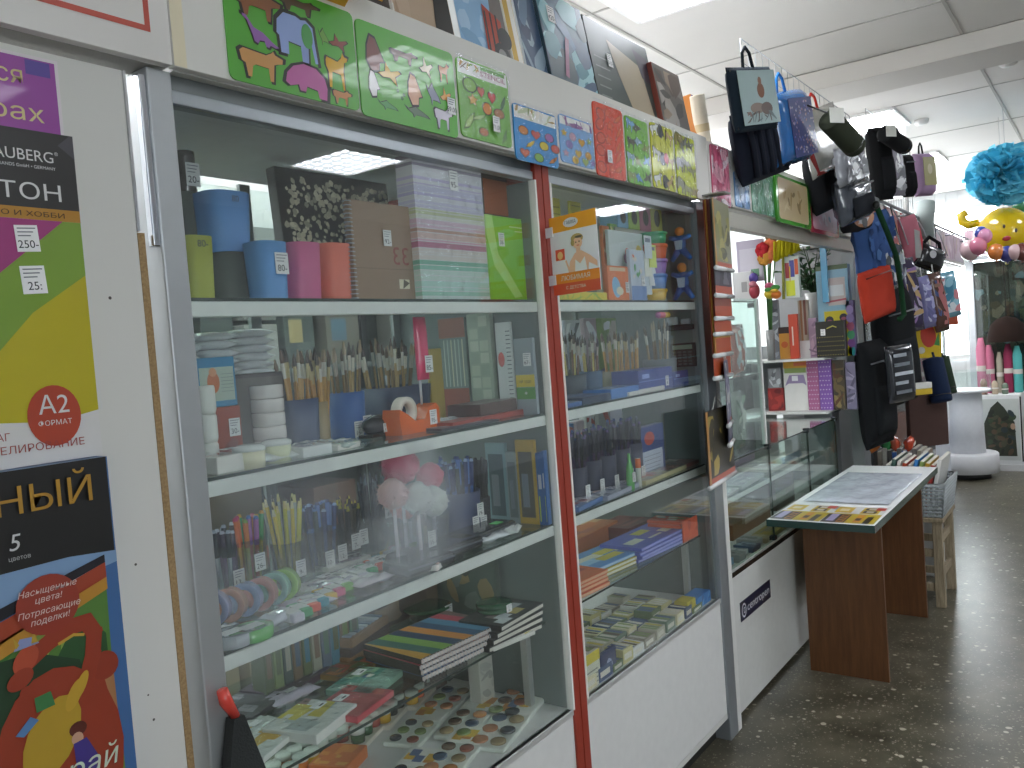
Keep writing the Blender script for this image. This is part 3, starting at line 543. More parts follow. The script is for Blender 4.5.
# folders and wallets further along
def wallet(x0, x1, z0, z1, col, inner, label, seed, cs, y=-.034, name='document_folder', cat='folder'):
    t = thing(name, label, cat, (x0, y, z0)); w_, h_ = x1-x0, z1-z0; m = MB(); sheet(m, w_, h_, col, .012, .03); m.build('cover', 'gloss', t)
    m = MB(); sheet(m, w_*.86, h_*.86, inner, .001, .02, -.0125); abstract(m, w_*.6, h_*.6, -.0138, cs, 12, seed, w_*.1, h_*.1, .05, .16)
    m.build('front_picture', 'print', t, loc=(w_*.05, 0, h_*.08)); return t
wallet(3.62, 4.12, 1.96, 2.17, '4a9a34', 'c9b48a', 'green edged folder with a beige picture cover, on the fascia', 5, ['b89a6a', 'd8c8a4', '8a7248', 'a88a50'])
wallet(4.12, 4.62, 1.95, 2.2, 'b8304a', 'd8a0b0', 'red edged folder with a pink picture cover, right of the green edged one', 6, ['e0c0cc', 'b05a7a', '7a7a9a', 'c890a0'])
# yellow strip hanging over the top edge
t = thing('header_card', 'yellow printed strip sticking out over the top of the first green stencil', 'card', (.9, -.075, 2.205), rot=(math.radians(-38), 0, 0))
m = MB(); m.box(0, .29, -.003, 0, -.035, .0, 'd9a528'); [m.rect(.155+.021*k, .169+.021*k, -.028+.002*(k % 2), -.011, 'ecdcb4', -.0036) for k in range(6)]; m.poly([(.085, -.012), (.13, -.016), (.128, -.02), (.084, -.018)], '4a3618', -.0035); m.build('strip', 'print', t)
m = MB(); m.box(.05, .25, -.002, .05, .0, .003, 'd9a528'); m.build('fold', 'print', t)
# ---------------------------------------------------------------- boxes and pictures on top of the units
def leaner(L, R, h, label, cat, name, front, edge, draw, y=.07, th=.02, tilt=9, extra=None, zb=2.2115, grp=None, rz=0.):
    pm = lambda px: 36.5+(px-440)*.393
    L += 9; R += 9; x0, x1 = at(L, pm(L), y).x, at(R, pm(R), y).x
    t = thing(name, label, cat, (x0, y, zb), rot=(math.radians(-tilt), 0, rz), group=grp); w_ = x1-x0
    m = MB(); m.box(0, w_, 0, th, .0, h, edge, .002); m.rect(.003, w_-.003, .003, h-.003, front, -.0004); draw(m, w_, h); m.build('box' if th > .012 else 'board', 'print', t)
    if extra: extra(t, w_, h)
    return t
P_ = 'picture box'
leaner(330, 386, .42, 'dark brown picture box, leftmost on the unit tops above the fascia', P_, 'picture_box', '4a4038', '3a322c', lambda m, a, b: abstract(m, a, b, -.0008, ['3a302a', '5c4c40', '6a5a4c', '2a2420'], 14, 1))
leaner(389, 450, .42, 'beige picture box with a black figure, right of the dark brown one', P_, 'picture_box', 'b39c84', 'cfc9c0', lambda m, a, b: (abstract(m, a*.6, b, -.0008, ['c4ae96', 'a88e76', 'b8a28c'], 12, 2), m.poly([(a*.62, 0), (a*.97, 0), (a*.97, b), (a*.55, b), (a*.75, b*.5)], '2c2a28', -.002)))
def car(m, a, b):
    m.poly([(0, 0), (a*.6, 0), (a*.75, b*.5), (a*.5, b), (0, b)], '8ab2d4', -.0006); m.poly([(a*.6, 0), (a, 0), (a, b), (a*.75, b*.6)], '6c6460', -.0007); abstract(m, a*.6, b*.7, -.001, ['a8c6de', '7aa4c8', 'c0d6e6'], 10, 4)
    m.poly([(a*.5, b*.15), (a*.88, b*.1), (a*.9, b*.42), (a*.55, b*.5)], 'b0402c', -.003)
    for u in (.55, .66, .77): m.stroke([(a*u, b*.1), (a*(u+.03), b*.45)], .008, '30302e', -.0033)
    m.disc(a*.8, b*.16, .035, '2a2a2a', -.0036); m.disc(a*.8, b*.16, .018, '8a8a86', -.0038); m.disc(a*.92, b*.3, .03, '2a2a2a', -.0036)
leaner(456, 506, .38, 'picture box with a red vintage car against blue sky', P_, 'picture_box', '8fb6d6', 'd0d4d6', car)
leaner(508, 519, .34, 'narrow gold and white box squeezed beside the car picture', P_, 'picture_box', 'c8a23c', 'e0dcd0', lambda m, a, b: m.rect(a*.5, a*.9, 0, b, 'e8e4da', -.0008), th=.05)
leaner(521, 543, .36, 'thin blue grey picture box with white edge, left of the fantasy picture', P_, 'picture_box', '37506e', 'cfd6da', lambda m, a, b: abstract(m, a, b, -.0008, ['2c4260', '5a7690', '8aa0b0'], 8, 7), th=.05, y=.08)
leaner(546, 592, .34, 'blue green fantasy picture box with a white price tag at the top', P_, 'picture_box', '31586e', '28404c', lambda m, a, b: (abstract(m, a, b, -.0008, ['3d7a86', '2a4a68', '6aa0a8', '4a6a8a', '27404a', '8ab8c0'], 22, 8), m.stroke([(a*.35, b*.25), (a*.5, b*.6)], .02, '8a4a6a', -.0025)), extra=lambda t, a, b: price(t, a*.25, b*.78, -.003, .04, .05, '420-'))
leaner(593, 655, .33, 'big grey green picture box with a beige map and a price tag', P_, 'picture_box', '3f4a46', '2c332f', lambda m, a, b: (m.poly([(a*.3, b*.85), (a*.8, b*.72), (a*.9, b*.1), (a*.55, b*.1), (a*.4, b*.5)], 'a0937c', -.0012), m.poly([(a*.72, b*.9), (a*.95, b*.85), (a*.95, b*.55), (a*.8, b*.6)], '3a3440', -.0016), [m.rect(a*.05, a*(.2+.02*i), b*(.2+.1*i), b*(.215+.1*i), '7a827c', -.0014) for i in range(5)], m.disc(a*.72, b*.1, .04, 'c8bca0', -.002, .025)), extra=lambda t, a, b: price(t, a*.28, b*.62, -.003, .03, .045, '510-'))
leaner(657, 684, .27, 'upright box with brown red sides and dark portrait picture', P_, 'picture_box', '5a564e', '7d3f34', lambda m, a, b: abstract(m, a*.9, b*.9, -.0008, ['3a3632', '77706a', '8a7a68', '4a3c34', '9a948c'], 18, 9, a*.05, b*.05), th=.05, y=.05)
leaner(690, 699, .23, 'narrow dark blue box with orange pattern next to a paper roll', P_, 'picture_box', '2c3c78', 'b8742c', lambda m, a, b: abstract(m, a, b, -.0008, ['c87a30', '3a4a8a', '202c5a'], 7, 10), th=.05, y=.08, tilt=6)
t = thing('paper_roll', 'cream paper roll standing upright among the boxes on the unit top', 'paper roll', (3.16, .075, 2.2115), rot=(0, math.radians(-13), 0))
m = MB(); m.lathe([(.028, 0), (.029, .005), (.029, .215), (.028, .22), (.014, .221), (.013, .2, '6a5a40')], 'd8d0bc', cap=True); m.build('roll', 'paper', t)
m = MB(); m.lathe([(.0295, .08), (.0295, .11)], 'c0b08a', cap=False); m.build('paper_band', 'paper', t)
leaner(722, 732, .15, 'low grey beige carton behind the paper roll on the unit top', 'carton', 'carton', '9a9488', '8f8a80', lambda m, a, b: m.rect(0, a, b*.5, b*.53, 'b8b2a6', -.0008), th=.15, y=.25, tilt=0)
GAIN[0] = 1.6
# ---------------------------------------------------------------- goods: shared builders
S1, S2, S3, S4, S5 = 1.6232, 1.3252, 1.0322, .7702, .5332
def squircle(m, prof, col, c=(0, 0, 0), n=24, p=4., M=None):
    vs = []; fs = []; cs = []
    for q in prof:
        for k in range(n):
            a = 2*PI*k/n; ca, sa = math.cos(a), math.sin(a); r = (abs(ca)**p+abs(sa)**p)**(-1/p); vs.append((c[0]+q[0]*r*ca, c[1]+q[0]*r*sa, c[2]+q[1]))
    for i in range(len(prof)-1):
        for k in range(n): k2 = (k+1) % n; fs.append((i*n+k, i*n+k2, (i+1)*n+k2, (i+1)*n+k)); cs.append(col)
    fs.append(tuple(range(n-1, -1, -1))); cs.append(col); b_ = (len(prof)-1)*n; fs.append(tuple(range(b_, b_+n))); cs.append(col)
    return m.add(vs, fs, cs, True, M)
def pillow(m, w_, d, h, col, n=8, e=3., c=(0, 0, 0), wob=0., seed=0):
    # soft flat pack: w_ along x, h along z, thickness d along y
    r = random.Random(seed); vs = []; fs = []
    for s in (-1, 1):
        for j in range(n+1):
            for i in range(n+1):
                u, v = i/n*2-1, j/n*2-1; t = max(0, 1-abs(u)**e)**.5*max(0, 1-abs(v)**e)**.5
                vs.append((c[0]+u*w_/2, c[1]+s*d/2*(t+.04)+r.uniform(-wob, wob)*(t > 0), c[2]+v*h/2))
    o = (n+1)**2
    for j in range(n):
        for i in range(n):
            a = j*(n+1)+i; fs.append((a, a+1, a+n+2, a+n+1)); a += o; fs.append((a, a+n+1, a+n+2, a+1))
    ring = [i for i in range(n+1)]+[(j+1)*(n+1)-1 for j in range(1, n+1)]+[n*(n+1)+i for i in range(n-1, -1, -1)]+[j*(n+1) for j in range(n-1, 0, -1)]
    for a, b_ in zip(ring, ring[1:]+ring[:1]): fs.append((b_, a, a+o, b_+o))
    return m.add(vs, fs, col, True)
def spot(L, R, T, z0, y=None, B=None):
    # x, y, width, height of a thing standing on level z0 whose front covers these pixels
    if y is None:
        y = min(atz((L+R)/2, B, z0).y, .37)
        if z0 == S3: y = min(y, .24)
        y = max(.03, min(y, .49-(at(R, T, y).x-at(L, T, y).x)*.95)) if z0 > 1 else y
    ym = (T+(B if B else T+60))/2
    x0, x1 = at(L, ym, y).x, at(R, ym, y).x
    return x0, y, x1-x0, at((L+R)/2, T, y).z-z0
def stick(kind, hcol, fcol, tcol, L=.2, r=.0035):
    m = MB()
    if kind == 'brush': m.lathe([(r*.5, 0, hcol), (r, L*.1, hcol), (r*.9, L*.7, fcol), (r*1.05, L*.72, fcol), (r*1.05, L*.86, tcol), (r*1.4, L*.9, tcol), (r*.4, L, tcol)], hcol, n=7)
    elif kind == 'pencil': m.lathe([(r, 0, hcol), (r, L*.86, fcol), (r*.5, L*.95, tcol), (r*.1, L, tcol)], hcol, n=6)
    else: m.lathe([(r, 0, hcol), (r, L*.62, fcol), (r*1.25, L*.63, fcol), (r*1.25, L*.96, tcol), (r*.8, L, tcol)], hcol, n=8)
    return m
def bundle(name, cat, label, group, x, y, z0, rad, n, L, kind, cols, spread=.16, seed=1, r=.0035, mat='gloss', base=.6):
    rr = random.Random(seed); protos = []
    for h, f, tc in cols:
        protos.append(stick(kind, h, f, tc, L, r))
    made = {}
    for i in range(n):
        a = i*2.39996; q = rad*base*math.sqrt((i+.5)/n); px, py = x+q*math.cos(a), y+q*math.sin(a)
        lean = spread*math.sqrt((i+.5)/n)*rr.uniform(.6, 1.1); rot = (-lean*math.sin(a)*.6, lean*math.cos(a), rr.uniform(0, 6))
        M = Matrix.Rotation(lean*math.cos(a), 3, 'Y') @ Matrix.Rotation(-lean*math.sin(a)*.6, 3, 'X')
        k = i % len(protos); s = rr.uniform(.92, 1.06)
        if k not in made:
            o = protos[k].build(name, mat); tag(o, label, cat, group); made[k] = o
        else: o = made[k].copy(); COL.objects.link(o)
        o.location = (px, py, z0+.004); o.rotation_euler = M.to_euler(); o.scale = (1, 1, s)
def cup(name, label, cat, x, y, z0, r, h, col, mat='gloss', tags=(), p=None, grp=None):
    t = thing(name, label, cat, (x, y, z0), group=grp); m = MB(); pr = [(r*.86, 0), (r*.9, .002), (r, h), (r*.93, h), (r*.8, .004)]
    if p: squircle(m, pr, col, p=p)
    else: m.lathe(pr, col, n=24)
    m.build('cup_body', mat, t)
    for u, v, s in tags: price(t, u, v, -r*1.06, .026, .036, s)
    return t
def flatpack(label, x, y, z0, w_, d, h, rz, cols, seed, tagp=None, name='packet', cat='packet', film=True, grp=None, base='e4e2dc', bev=.002, n=9, lines=None):
    # a flat packet lying on a shelf; its printed top looks up
    t = thing(name, label, cat, (x, y, z0), math.radians(rz), group=grp); m = MB(); m.box(-w_/2, w_/2, -d/2, d/2, 0, h, base, bev)
    r = random.Random(seed)
    for i in range(n):
        a, b_ = r.uniform(-.46, .3)*w_, r.uniform(-.46, .3)*d; c, q = a+r.uniform(.12, .5)*w_, b_+r.uniform(.1, .45)*d
        c, q = min(c, .48*w_), min(q, .48*d); z = h+.0002+.00005*i; m.add([(a, b_, z), (c, b_+r.uniform(-.01, .01), z), (c, q, z), (a, q, z)], [(0, 1, 2, 3)], r.choice(cols))
    if lines:
        for i in range(lines): u = -w_*.45+w_*.9*(i+.5)/lines; z = h+.001; m.box(u-w_*.3/lines, u+w_*.3/lines, -d*.42, d*.42, h, h+.003, r.choice(cols))
    m.build('printed_box', 'print', t)
    if film:
        f = MB(); q = random.Random(seed+50); k = 7; hh = h+(.0055 if lines else .002)
        vs = [((i/k-.5)*(w_+.006), (j/k-.5)*(d+.006), hh+q.uniform(0, .005)*(0 < i < k and 0 < j < k)) for j in range(k+1) for i in range(k+1)]
        f.add(vs, [(j*(k+1)+i, j*(k+1)+i+1, (j+1)*(k+1)+i+1, (j+1)*(k+1)+i) for j in range(k) for i in range(k)], 'ffffff', True); f.build('wrapper', 'film', t)
    if tagp:
        m = MB(); M = Matrix.Translation((tagp[0]*w_, tagp[1]*d, h+.009)); m.M = M; m.box(-.017, .017, -.011, .011, 0, .0006, 'f2f2f2')
        for i in range(2): m.add([(-.013, .006-.005*i, .0009), (.008, .006-.005*i, .0009), (.008, .0075-.005*i, .0009), (-.013, .0075-.005*i, .0009)], [(0, 1, 2, 3)], '70747c')
        m.add([(-.005, -.008, .0009), (.01, -.008, .0009), (.01, -.003, .0009), (-.005, -.003, .0009)], [(0, 1, 2, 3)], '2a2e38'); m.build('price_tag', 'paper', t)
    return t
def upright(name, label, cat, x, y, z0, w_, h, d, col, cols=None, n=8, seed=1, tagp=None, mat='print', draw=None, tilt=0, grp=None, part='cover', edge=None, rz=0):
    # box, book or card standing with its face to the aisle
    t = thing(name, label, cat, (x, y, z0), rot=(math.radians(-tilt), 0, math.radians(rz)), group=grp); m = MB(); m.box(0, w_, 0, d, 0, h, edge or col, min(.002, d*.3))
    m.rect(.002, w_-.002, .002, h-.002, col, -.0003)
    if cols: abstract(m, w_*.92, h*.92, -.0005, cols, n, seed, w_*.04, h*.04, .08, .28)
    if draw: draw(m, w_, h)
    m.build(part, mat, t)
    if tagp: price(t, tagp[0]*w_, tagp[1]*h, -.003, .024, .034, tagp[2])
    return t
# ---------------------------------------------------------------- first cabinet, top shelf
def pot(L, R, T, y, z0, col, label, taper=.86, tagp=None, num=None):
    x0, y, w_, h = spot(L, R, T, z0, y); r = w_/2*.94
    t = thing('plant_pot', label, 'pot', (at((L+R)/2, T+40, y+r).x, y+r, z0)); m = MB()
    squircle(m, [(r*taper, 0), (r*(taper+.02), .003), (r, h), (r*.95, h), (r*taper*.9, .006)], col, n=28, p=3.2); m.build('pot_body', 'paint', t)
    if tagp: price(t, tagp[0], tagp[1]*h, -r*1.02, .03, .04, tagp[2])
    if num: word(t, num, 0, h*.82, .012, '3a4050', -r*1.0, 'c')
    return t, at((L+R)/2, T, y).z
pot(181, 211.5, 234.6, .05, S1, '93993f', 'olive yellow flower pot at the left end of the top shelf', num='80-')
_, zt = pot(213, 251, 251, .13, S1, '4c534e', 'dark grey flower pot under the raised blue pot')
pot(199, 246, 189, .135, zt+.001, '5480b4', 'blue flower pot raised on top of a dark grey one', num='80')
_, zt2 = pot(178, 203, 191, .2, S1, '454b46', 'tall dark grey pot behind the olive yellow one')
t, _ = pot(251, 284, 240, .05, S1, '5485b8', 'blue flower pot with a white price tag, left of the pink one', tagp=(.008, .62, '80-'))
pot(284.5, 317, 241, .05, S1, 'b0587e', 'pink flower pot between the blue and the coral pots'); pot(318, 347, 242, .05, S1, 'cb6a58', 'coral red flower pot, right of the pink one')
x0, y, w_, h = spot(176, 193.5, 139.5, zt2, .17); t = thing('storage_tube', 'black upright tube with price tag standing on the dark pot', 'tube', (at(185, 165, .25).x, .25, zt2+.001)); m = MB(); m.lathe([(w_*.5, 0), (w_*.52, .004), (w_*.52, h*.8, '2a2826'), (w_*.53, h*.81), (w_*.53, h*.98), (w_*.45, h)], '363330'); m.build('tube', 'gloss', t); price(t, .002, h*.45, -w_*.55, .03, .045, '20-')
x0, y, w_, h = spot(247, 259, 214, S1, .26); m = MB(); m.lathe([(w_*.5, 0), (w_*.5, h*.9), (w_*.35, h)], '5a5654'); tag(m.build('pen_pot', 'gloss', loc=(x0+w_/2, .3, S1)), 'small brown grey beaker behind the blue pots', 'beaker')
upright('card_box', 'small yellow and white box deep on the top shelf behind the black tube', 'box', *spot(194, 217, 173, S1, .3)[:1], .3, S1, .08, .22, .05, 'c9b23a', ['e8e4d8', 'd9c860'], 5, 3)
x0, y, w_, h = spot(272, 383, 176, S1, .3)
def floral(m, a, b):
    r = random.Random(4); k = 0
    for i in range(520):
        u, v = r.uniform(.03, .97)*a, r.uniform(.03, .93)*b; s = r.uniform(.005, .0105); k += 1
        m.poly([(u+s*r.uniform(.6, 1)*math.cos(c), v+s*r.uniform(.6, 1)*math.sin(c)) for c in (j*PI/3+r.random()*.5 for j in range(6))], r.choice(['b8b29c', 'a8a28e', 'c4beaa', '8f8a78']), -.0006-.00001*k)
upright('album', 'black album with cream blossom print leaning behind the flower pots', 'album', x0, .26, S1, min(w_, 1.79-x0), h*1.0, .03, '2b2826', draw=floral, tilt=4)
def spiral(t, h, r=.009, n=24, u=0., col='9aa0a8', y=.006):
    m = MB()
    for i in range(n):
        v = h*(i+.5)/n; m.tube([(u+r*math.cos(a), y+r*math.sin(a)*.9, v) for a in (2*PI*k/8 for k in range(8))], .0012, col, 5, closed=True)
    m.build('spiral_binding', 'metal', t)
x0, y, w_, h = spot(351, 411, 203, S1, .05)
def brownb(m, a, b):
    m.rect(0, a, b*.32, b*.325, '5c4a3c', -.0006); m.rect(a*.72, a*.9, b*.12, b*.22, 'c8c0a8', -.0006); m.poly([(a*.78, b*.12), (a*.9, b*.18), (a*.8, b*.22)], '4a4030', -.0008)
t = upright('spiral_notebook', 'brown spiral notebook with mirrored numerals and a price tag', 'notebook', x0, .05, S1, w_, h, .018, '806a58', draw=brownb, tagp=(.56, .64, '92-')); spiral(t, h); m = MB(); m.text('33', w_*.78, h*.37, .04, '7a3c34', -.0012, 'c', mirror=True); m.build('lettering', 'print', t)
x0, y, w_, h = spot(414, 482, 161, S1, .03)
ST = ['c9c2c9', '8d8291', 'd6d0d6', 'a89db0', 'd9d6da', 'b3a8c4', 'c9c4dc', 'e0dce4', 'a9a0c0', 'cfc8e0', 'b0b48c', 'd8d8c8', 'a87a98', 'd8b8c8', 'b08a7a', 'd0b0a8', 'a8687e', 'd8a8b8', 'b8958a', 'd8ccc4', '6fa38c', 'b8d8c8', '7fb09c', 'c8dcd0', '5f9a8c', 'a8c8bc', '8ab4a0', 'd0dcd4']
x1, y1 = x0+w_, .13
m = MB(); r = random.Random(5); v = h; i = 0
while v > 0:
    q = h*r.choice([.012, .022, .03, .04]); z1 = max(0, v-q); k = min(len(ST)-1, int((1-v/h)*len(ST))+r.choice([0, 1])); m.box(0, w_, 0, .05, z1, v, ST[k]); v = z1
    if v > 0: z1 = max(0, v-h*.006); m.box(0, w_, 0, .05, z1, v, 'e6e4e6'); v = z1
t = thing('gift_box', 'tall box with grey, lilac, pink and mint stripes in clear wrap', 'gift box', (x0, .03, S1)); m.build('striped_box', 'print', t)
f = MB(); f.box(-.002, w_+.002, -.003, -.0025, 0, h+.002, 'ffffff'); f.build('wrapper', 'film', t); price(t, w_*.55, h*.86, -.0035, .03, .045, '95-')
x0, y, w_, h = spot(484, 527, 217, S1, .045)
def green(m, a, b):
    m.poly([(a*.05, b), (a*.22, b), (a*.3, b*.55), (a*.8, b*.05), (a*.62, b*.03), (a*.2, b*.4), (a*.06, b*.8)], 'a4cc74', -.0006); m.rect(a*.6, a*.9, b*.88, b*.895, 'c8e0a8', -.0007); m.rect(a*.72, a*.9, b*.83, b*.845, 'c8e0a8', -.0007)
t = upright('spiral_notebook', 'bright green spiral notebook with pale band, right end of the top shelf', 'notebook', x0, .045, S1, w_, h, .014, '6fae26', draw=green, tagp=(.38, .72, '38-')); spiral(t, h, .005, 30, col='4a5a58')
x0, y, w_, h = spot(484, 526, 172, S1, .085)
upright('book', 'brown book with orange top behind the green spiral notebook', 'book', x0, .085, S1, w_, h, .05, '4a3a30', draw=lambda m, a, b: (m.rect(0, a, b*.66, b*.92, '8d4c2a', -.0006), m.rect(a*.7, a*.8, 0, b*.3, '6a4a3a', -.0006)), tagp=(.72, .8, '45-'))
# ---------------------------------------------------------------- first cabinet, second shelf
def paper_stack(L, R, T, B, n, label, y):
    x0, x1, z0, z1 = fr(L, R, T, B, y); h = (z1-z0)/n; o = None
    for i in range(n):
        if o is None:
            m = MB(); pillow(m, x1-x0, h*.96, .14, 'f2f6f8', 8, 6., wob=.001, seed=i); o = m.build('paper_pack', 'shiny_bag'); tag(o, label, 'paper pack', label+'s'); o.rotation_euler = (PI/2, 0, 0); q = o
        else: q = o.copy(); COL.objects.link(q)
        q.location = ((x0+x1)/2+R_.uniform(-.003, .003), y+.075, z0+h*(i+.5)); q.rotation_euler = (PI/2, 0, R_.uniform(-.04, .04)+PI*(i % 2))
    return x0, x1, z0
a = paper_stack(207, 243, 331, 375, 5, 'white film wrapped paper pack in the left stack at the back of the second shelf', .24)
b_ = paper_stack(246, 278, 328, 376, 6, 'white film wrapped paper pack in the right stack at the back of the second shelf', .24)
c = paper_stack(196, 204, 331, 375, 4, 'white paper pack half hidden beside the grey post, back of the second shelf', .24)
m = MB(); m.box(c[0], b_[1]+.01, .235, .385, S2, a[2]-.001, '3d3a38', .003); m.box(c[0]+.01, b_[1], .233, .235, S2+.01, a[2]-.01, '55504c'); tag(m.build('carton', 'paper'), 'dark low carton carrying the white paper packs', 'carton')
x0, y, w_, h = spot(204, 243, 357, S2, .15)
zr = at(228, 407, y).z
pic = lambda cs, s: dict(cols=cs, n=9, seed=s)
upright('picture_book', 'small red book with price tag standing under the blue picture book', 'book', x0+.004, y+.02, S2, w_, zr-S2, .04, '8a4030', tagp=(.78, .62, '30-'), **pic(['a0583f', '6a2e24', '9a7058', '7a4a48'], 4))
upright('picture_book', 'small blue picture book with an orange figure, on top of the red one', 'book', x0, y+.02, zr+.001, w_, at(224, 357, y).z-zr, .035, '3d7aa0', draw=lambda m, a, b: (m.rect(a*.06, a*.94, b*.12, b*.8, '9aa79c', -.0005), m.disc(a*.4, b*.5, a*.16, 'b06a4a', -.0008, b*.22), m.disc(a*.4, b*.7, a*.1, 'c08a6a', -.001), [m.rect(a*.6, a*.92, b*(.3+.07*i), b*(.31+.07*i), '6a7a7c', -.0009) for i in range(6)]))
x0, y, w_, h = spot(200, 217, 385, S2, .08); hh = h/3
for i in range(3):
    m = MB(); q = w_/2*(.9+.05*i); m.lathe([(q*.85, 0), (q, hh*.15), (q, hh*.9), (q*.9, hh*.98), (q*.5, hh*.99)], 'd8d9d4', n=20); o = m.build('plaster_cup', 'paint', loc=(at(208.5, 430, y+w_/2).x, y+w_/2, S2+hh*i)); tag(o, ('bottom', 'middle', 'topmost')[i]+' white round tub of the stack beside the grey post', 'tub')
x0, y, w_, h = spot(254, 282, 385, S2, .17); hh = h/5
for i in range(5):
    m = MB(); q = w_/2; m.lathe([(q*.94, 0), (q, hh*.08), (q, hh*.9), (q*.95, hh*.97), (q*.4, hh*.98)], 'c4bfbc', n=22); o = m.build('clay_disc', 'gloss', loc=(at(268, 410, y+q).x, y+q, S2+hh*i)); tag(o, 'greyish pink round pack in the pillar left of the brush cups', 'round pack', 'round packs in the pillar on the second shelf')
WB = [('b08a50', 'c8c4b8', '5a4634'), ('a47c44', 'a89a70', '3a3028'), ('b8945c', 'd0ccc0', '8a7a64')]
DB = [('8a7450', 'b0b0a8', '4a3c30'), ('6a5a44', '98948a', '9a8a74'), ('a08a60', 'c0bcb0', '3a3430')]
def brushcup(L, R, T, B, Tb, col, label, blabel, n, cols, seed, mat='paint', tags=(), p=None, spread=.16, kind='brush', name='brush', cat='brush', cn='brush_cup', z0=S2, Ls=None, r=.0035, y=None, grp=None):
    if z0 == S2 and y is None: y = .19
    x0, y, w_, h = spot(L, R, T, z0, y, B); q = w_/2; x0 = at((L+R)/2, (T+(B or T+60))/2, y+q).x-q; z1 = at((L+R)/2, Tb, y+q).z
    cup(cn, label, 'cup', x0+q, y+q, z0, q, h, col, mat, tags, p); bundle(name, cat, blabel, grp or blabel+' group', x0+q, y+q, z0, q, n, (z1-z0)*.97, kind, cols, spread, seed, r)
brushcup(283, 312, 400, 436, 349, '2e3f5e', 'navy cup of brushes nearest the grey pillar of discs', 'light wooden brush in the navy cup next to the pillar of discs', 14, WB, 2, p=6)
brushcup(313, 328, 402, 434, 352, '8a7a5c', 'tan cup of brushes in a clear bag, second from the left', 'wooden brush with pale ferrule in the tan cup', 12, WB, 3)
brushcup(331, 361, 393, 419, 344, '34558a', 'mid blue cup of wrapped brushes, third from the left', 'thin wrapped brush in the mid blue cup', 11, DB, 4, tags=((-.01, .02, '16-'), (.018, .03, '18-')))
brushcup(366, 416, 388, 415, 340, '2b3850', 'widest dark navy cup of brushes, left of the pink roller', 'dark bristle brush in the widest navy cup', 18, DB, 5, tags=((.0, .03, '22-'),), p=5, spread=.22)
brushcup(389, 404, 375, 398, 345, y=.33, col='6a6f74', label='grey glass jar of fine brushes behind the widest navy cup', blabel='fine brush in the grey glass jar', n=8, cols=DB, seed=6)
x0, y, w_, h = spot(415, 427, 317, S2, .12); z1 = at(421, 380, .12).z
t = thing('paint_roller', 'bright pink narrow packet with a price tag hanging upright behind the tape dispenser', 'packet', (x0, .12, S2)); m = MB(); pillow(m, w_, .02, z1+(h-(z1-S2))-S2 if False else h-(z1-S2), 'c83a62', 6, 4, c=(w_/2, 0, (z1-S2)+(h-(z1-S2))/2)); m.build('packet_body', 'shiny_bag', t); m = MB(); m.tube([(w_/2, .012, 0), (w_/2, .012, h+.0)], .003, 'b8bcc0', 6); m.build('hook_rod', 'metal', t); price(t, w_*.7, h*.58, -.013, .026, .04, '85-')
upright('card_pack', 'olive gold card behind the pink packet on the second shelf', 'packet', *spot(430, 437, 342, S2, .2)[:2], S2, .05, .19, .01, '8a7a3a')
def side(L, R, T, z0, B, x=1.778):
    # goods hanging on the cabinet's right side wall, facing back along the aisle
    ym = (T+B)/2; y0, y1 = min(atx(L, ym, x).y, .48), atx(R, ym, x).y; zt = atx((L+R)/2, T, x).z
    return x, y0, y0-max(y1, .02), zt-z0, z0
x0, y, w_, h, zz = side(441, 467, 318, S2, 405); upright('brush_case', 'tall grey green case of long brushes with red brown bottom', 'brush case', x0, y, zz, w_, h, .05, '5f6c68', draw=lambda m, a, b: (m.rect(0, a, 0, b*.28, '7a4030', -.0006), m.rect(0, a, .8*b, b, '7a4a3c', -.0006), [m.rect(a*(.15+.14*i), a*(.19+.14*i), b*.3, b*.78, ('9aa49a', '8a9a94', 'a8a890')[i % 3], -.0007) for i in range(6)]), rz=-90)
x0, y, w_, h, zz = side(469, 492, 313, S2, 403); upright('tile_strip', 'tall pale grey green strip of small square compartments', 'palette', x0, y, zz, w_, h, .02, '828f80', draw=lambda m, a, b: [m.rect(a*(.1+.42*j), a*(.46+.42*j), b*(.03+.12*i), b*(.13+.12*i), ('949f8e', '7d8a7c', '9aa494')[(i+j) % 3], -.0006) for i in range(8) for j in range(2)], rz=-90)
x0, y, w_, h, zz = side(497, 513, 322, S2, 402); upright('ruler_pack', 'pale grey ruler pack with ticks and a red mark, right of the compartment strip', 'ruler', x0, y, zz, w_, h, .008, 'b0b4b4', draw=lambda m, a, b: ([m.rect(a*.65, a*.92, b*(.04+.045*i), b*(.05+.045*i), '5a6064', -.0005) for i in range(20)], m.disc(a*.3, b*.6, a*.2, 'a84038', -.0007, b*.08)), rz=-90)
x0, y, w_, h, zz = side(515, 538, 338, S2, 401); upright('card_pack', 'hanging pack with yellow and green label at the right end of the second shelf', 'packet', x0, y, zz, w_, h, .012, '7c868c', draw=lambda m, a, b: (m.rect(a*.02, a*.98, b*.36, b*.52, 'b3a02c', -.0006), m.rect(a*.02, a*.98, b*.2, b*.355, '4f8238', -.0006), m.text('№ 1500', a*.5, b*.41, .008, '3a3414', -.0008, 'c'), m.disc(a*.5, b*.28, .004, 'd0dcc8', -.0008)), tagp=(.7, .72, '67-'), rz=-90)
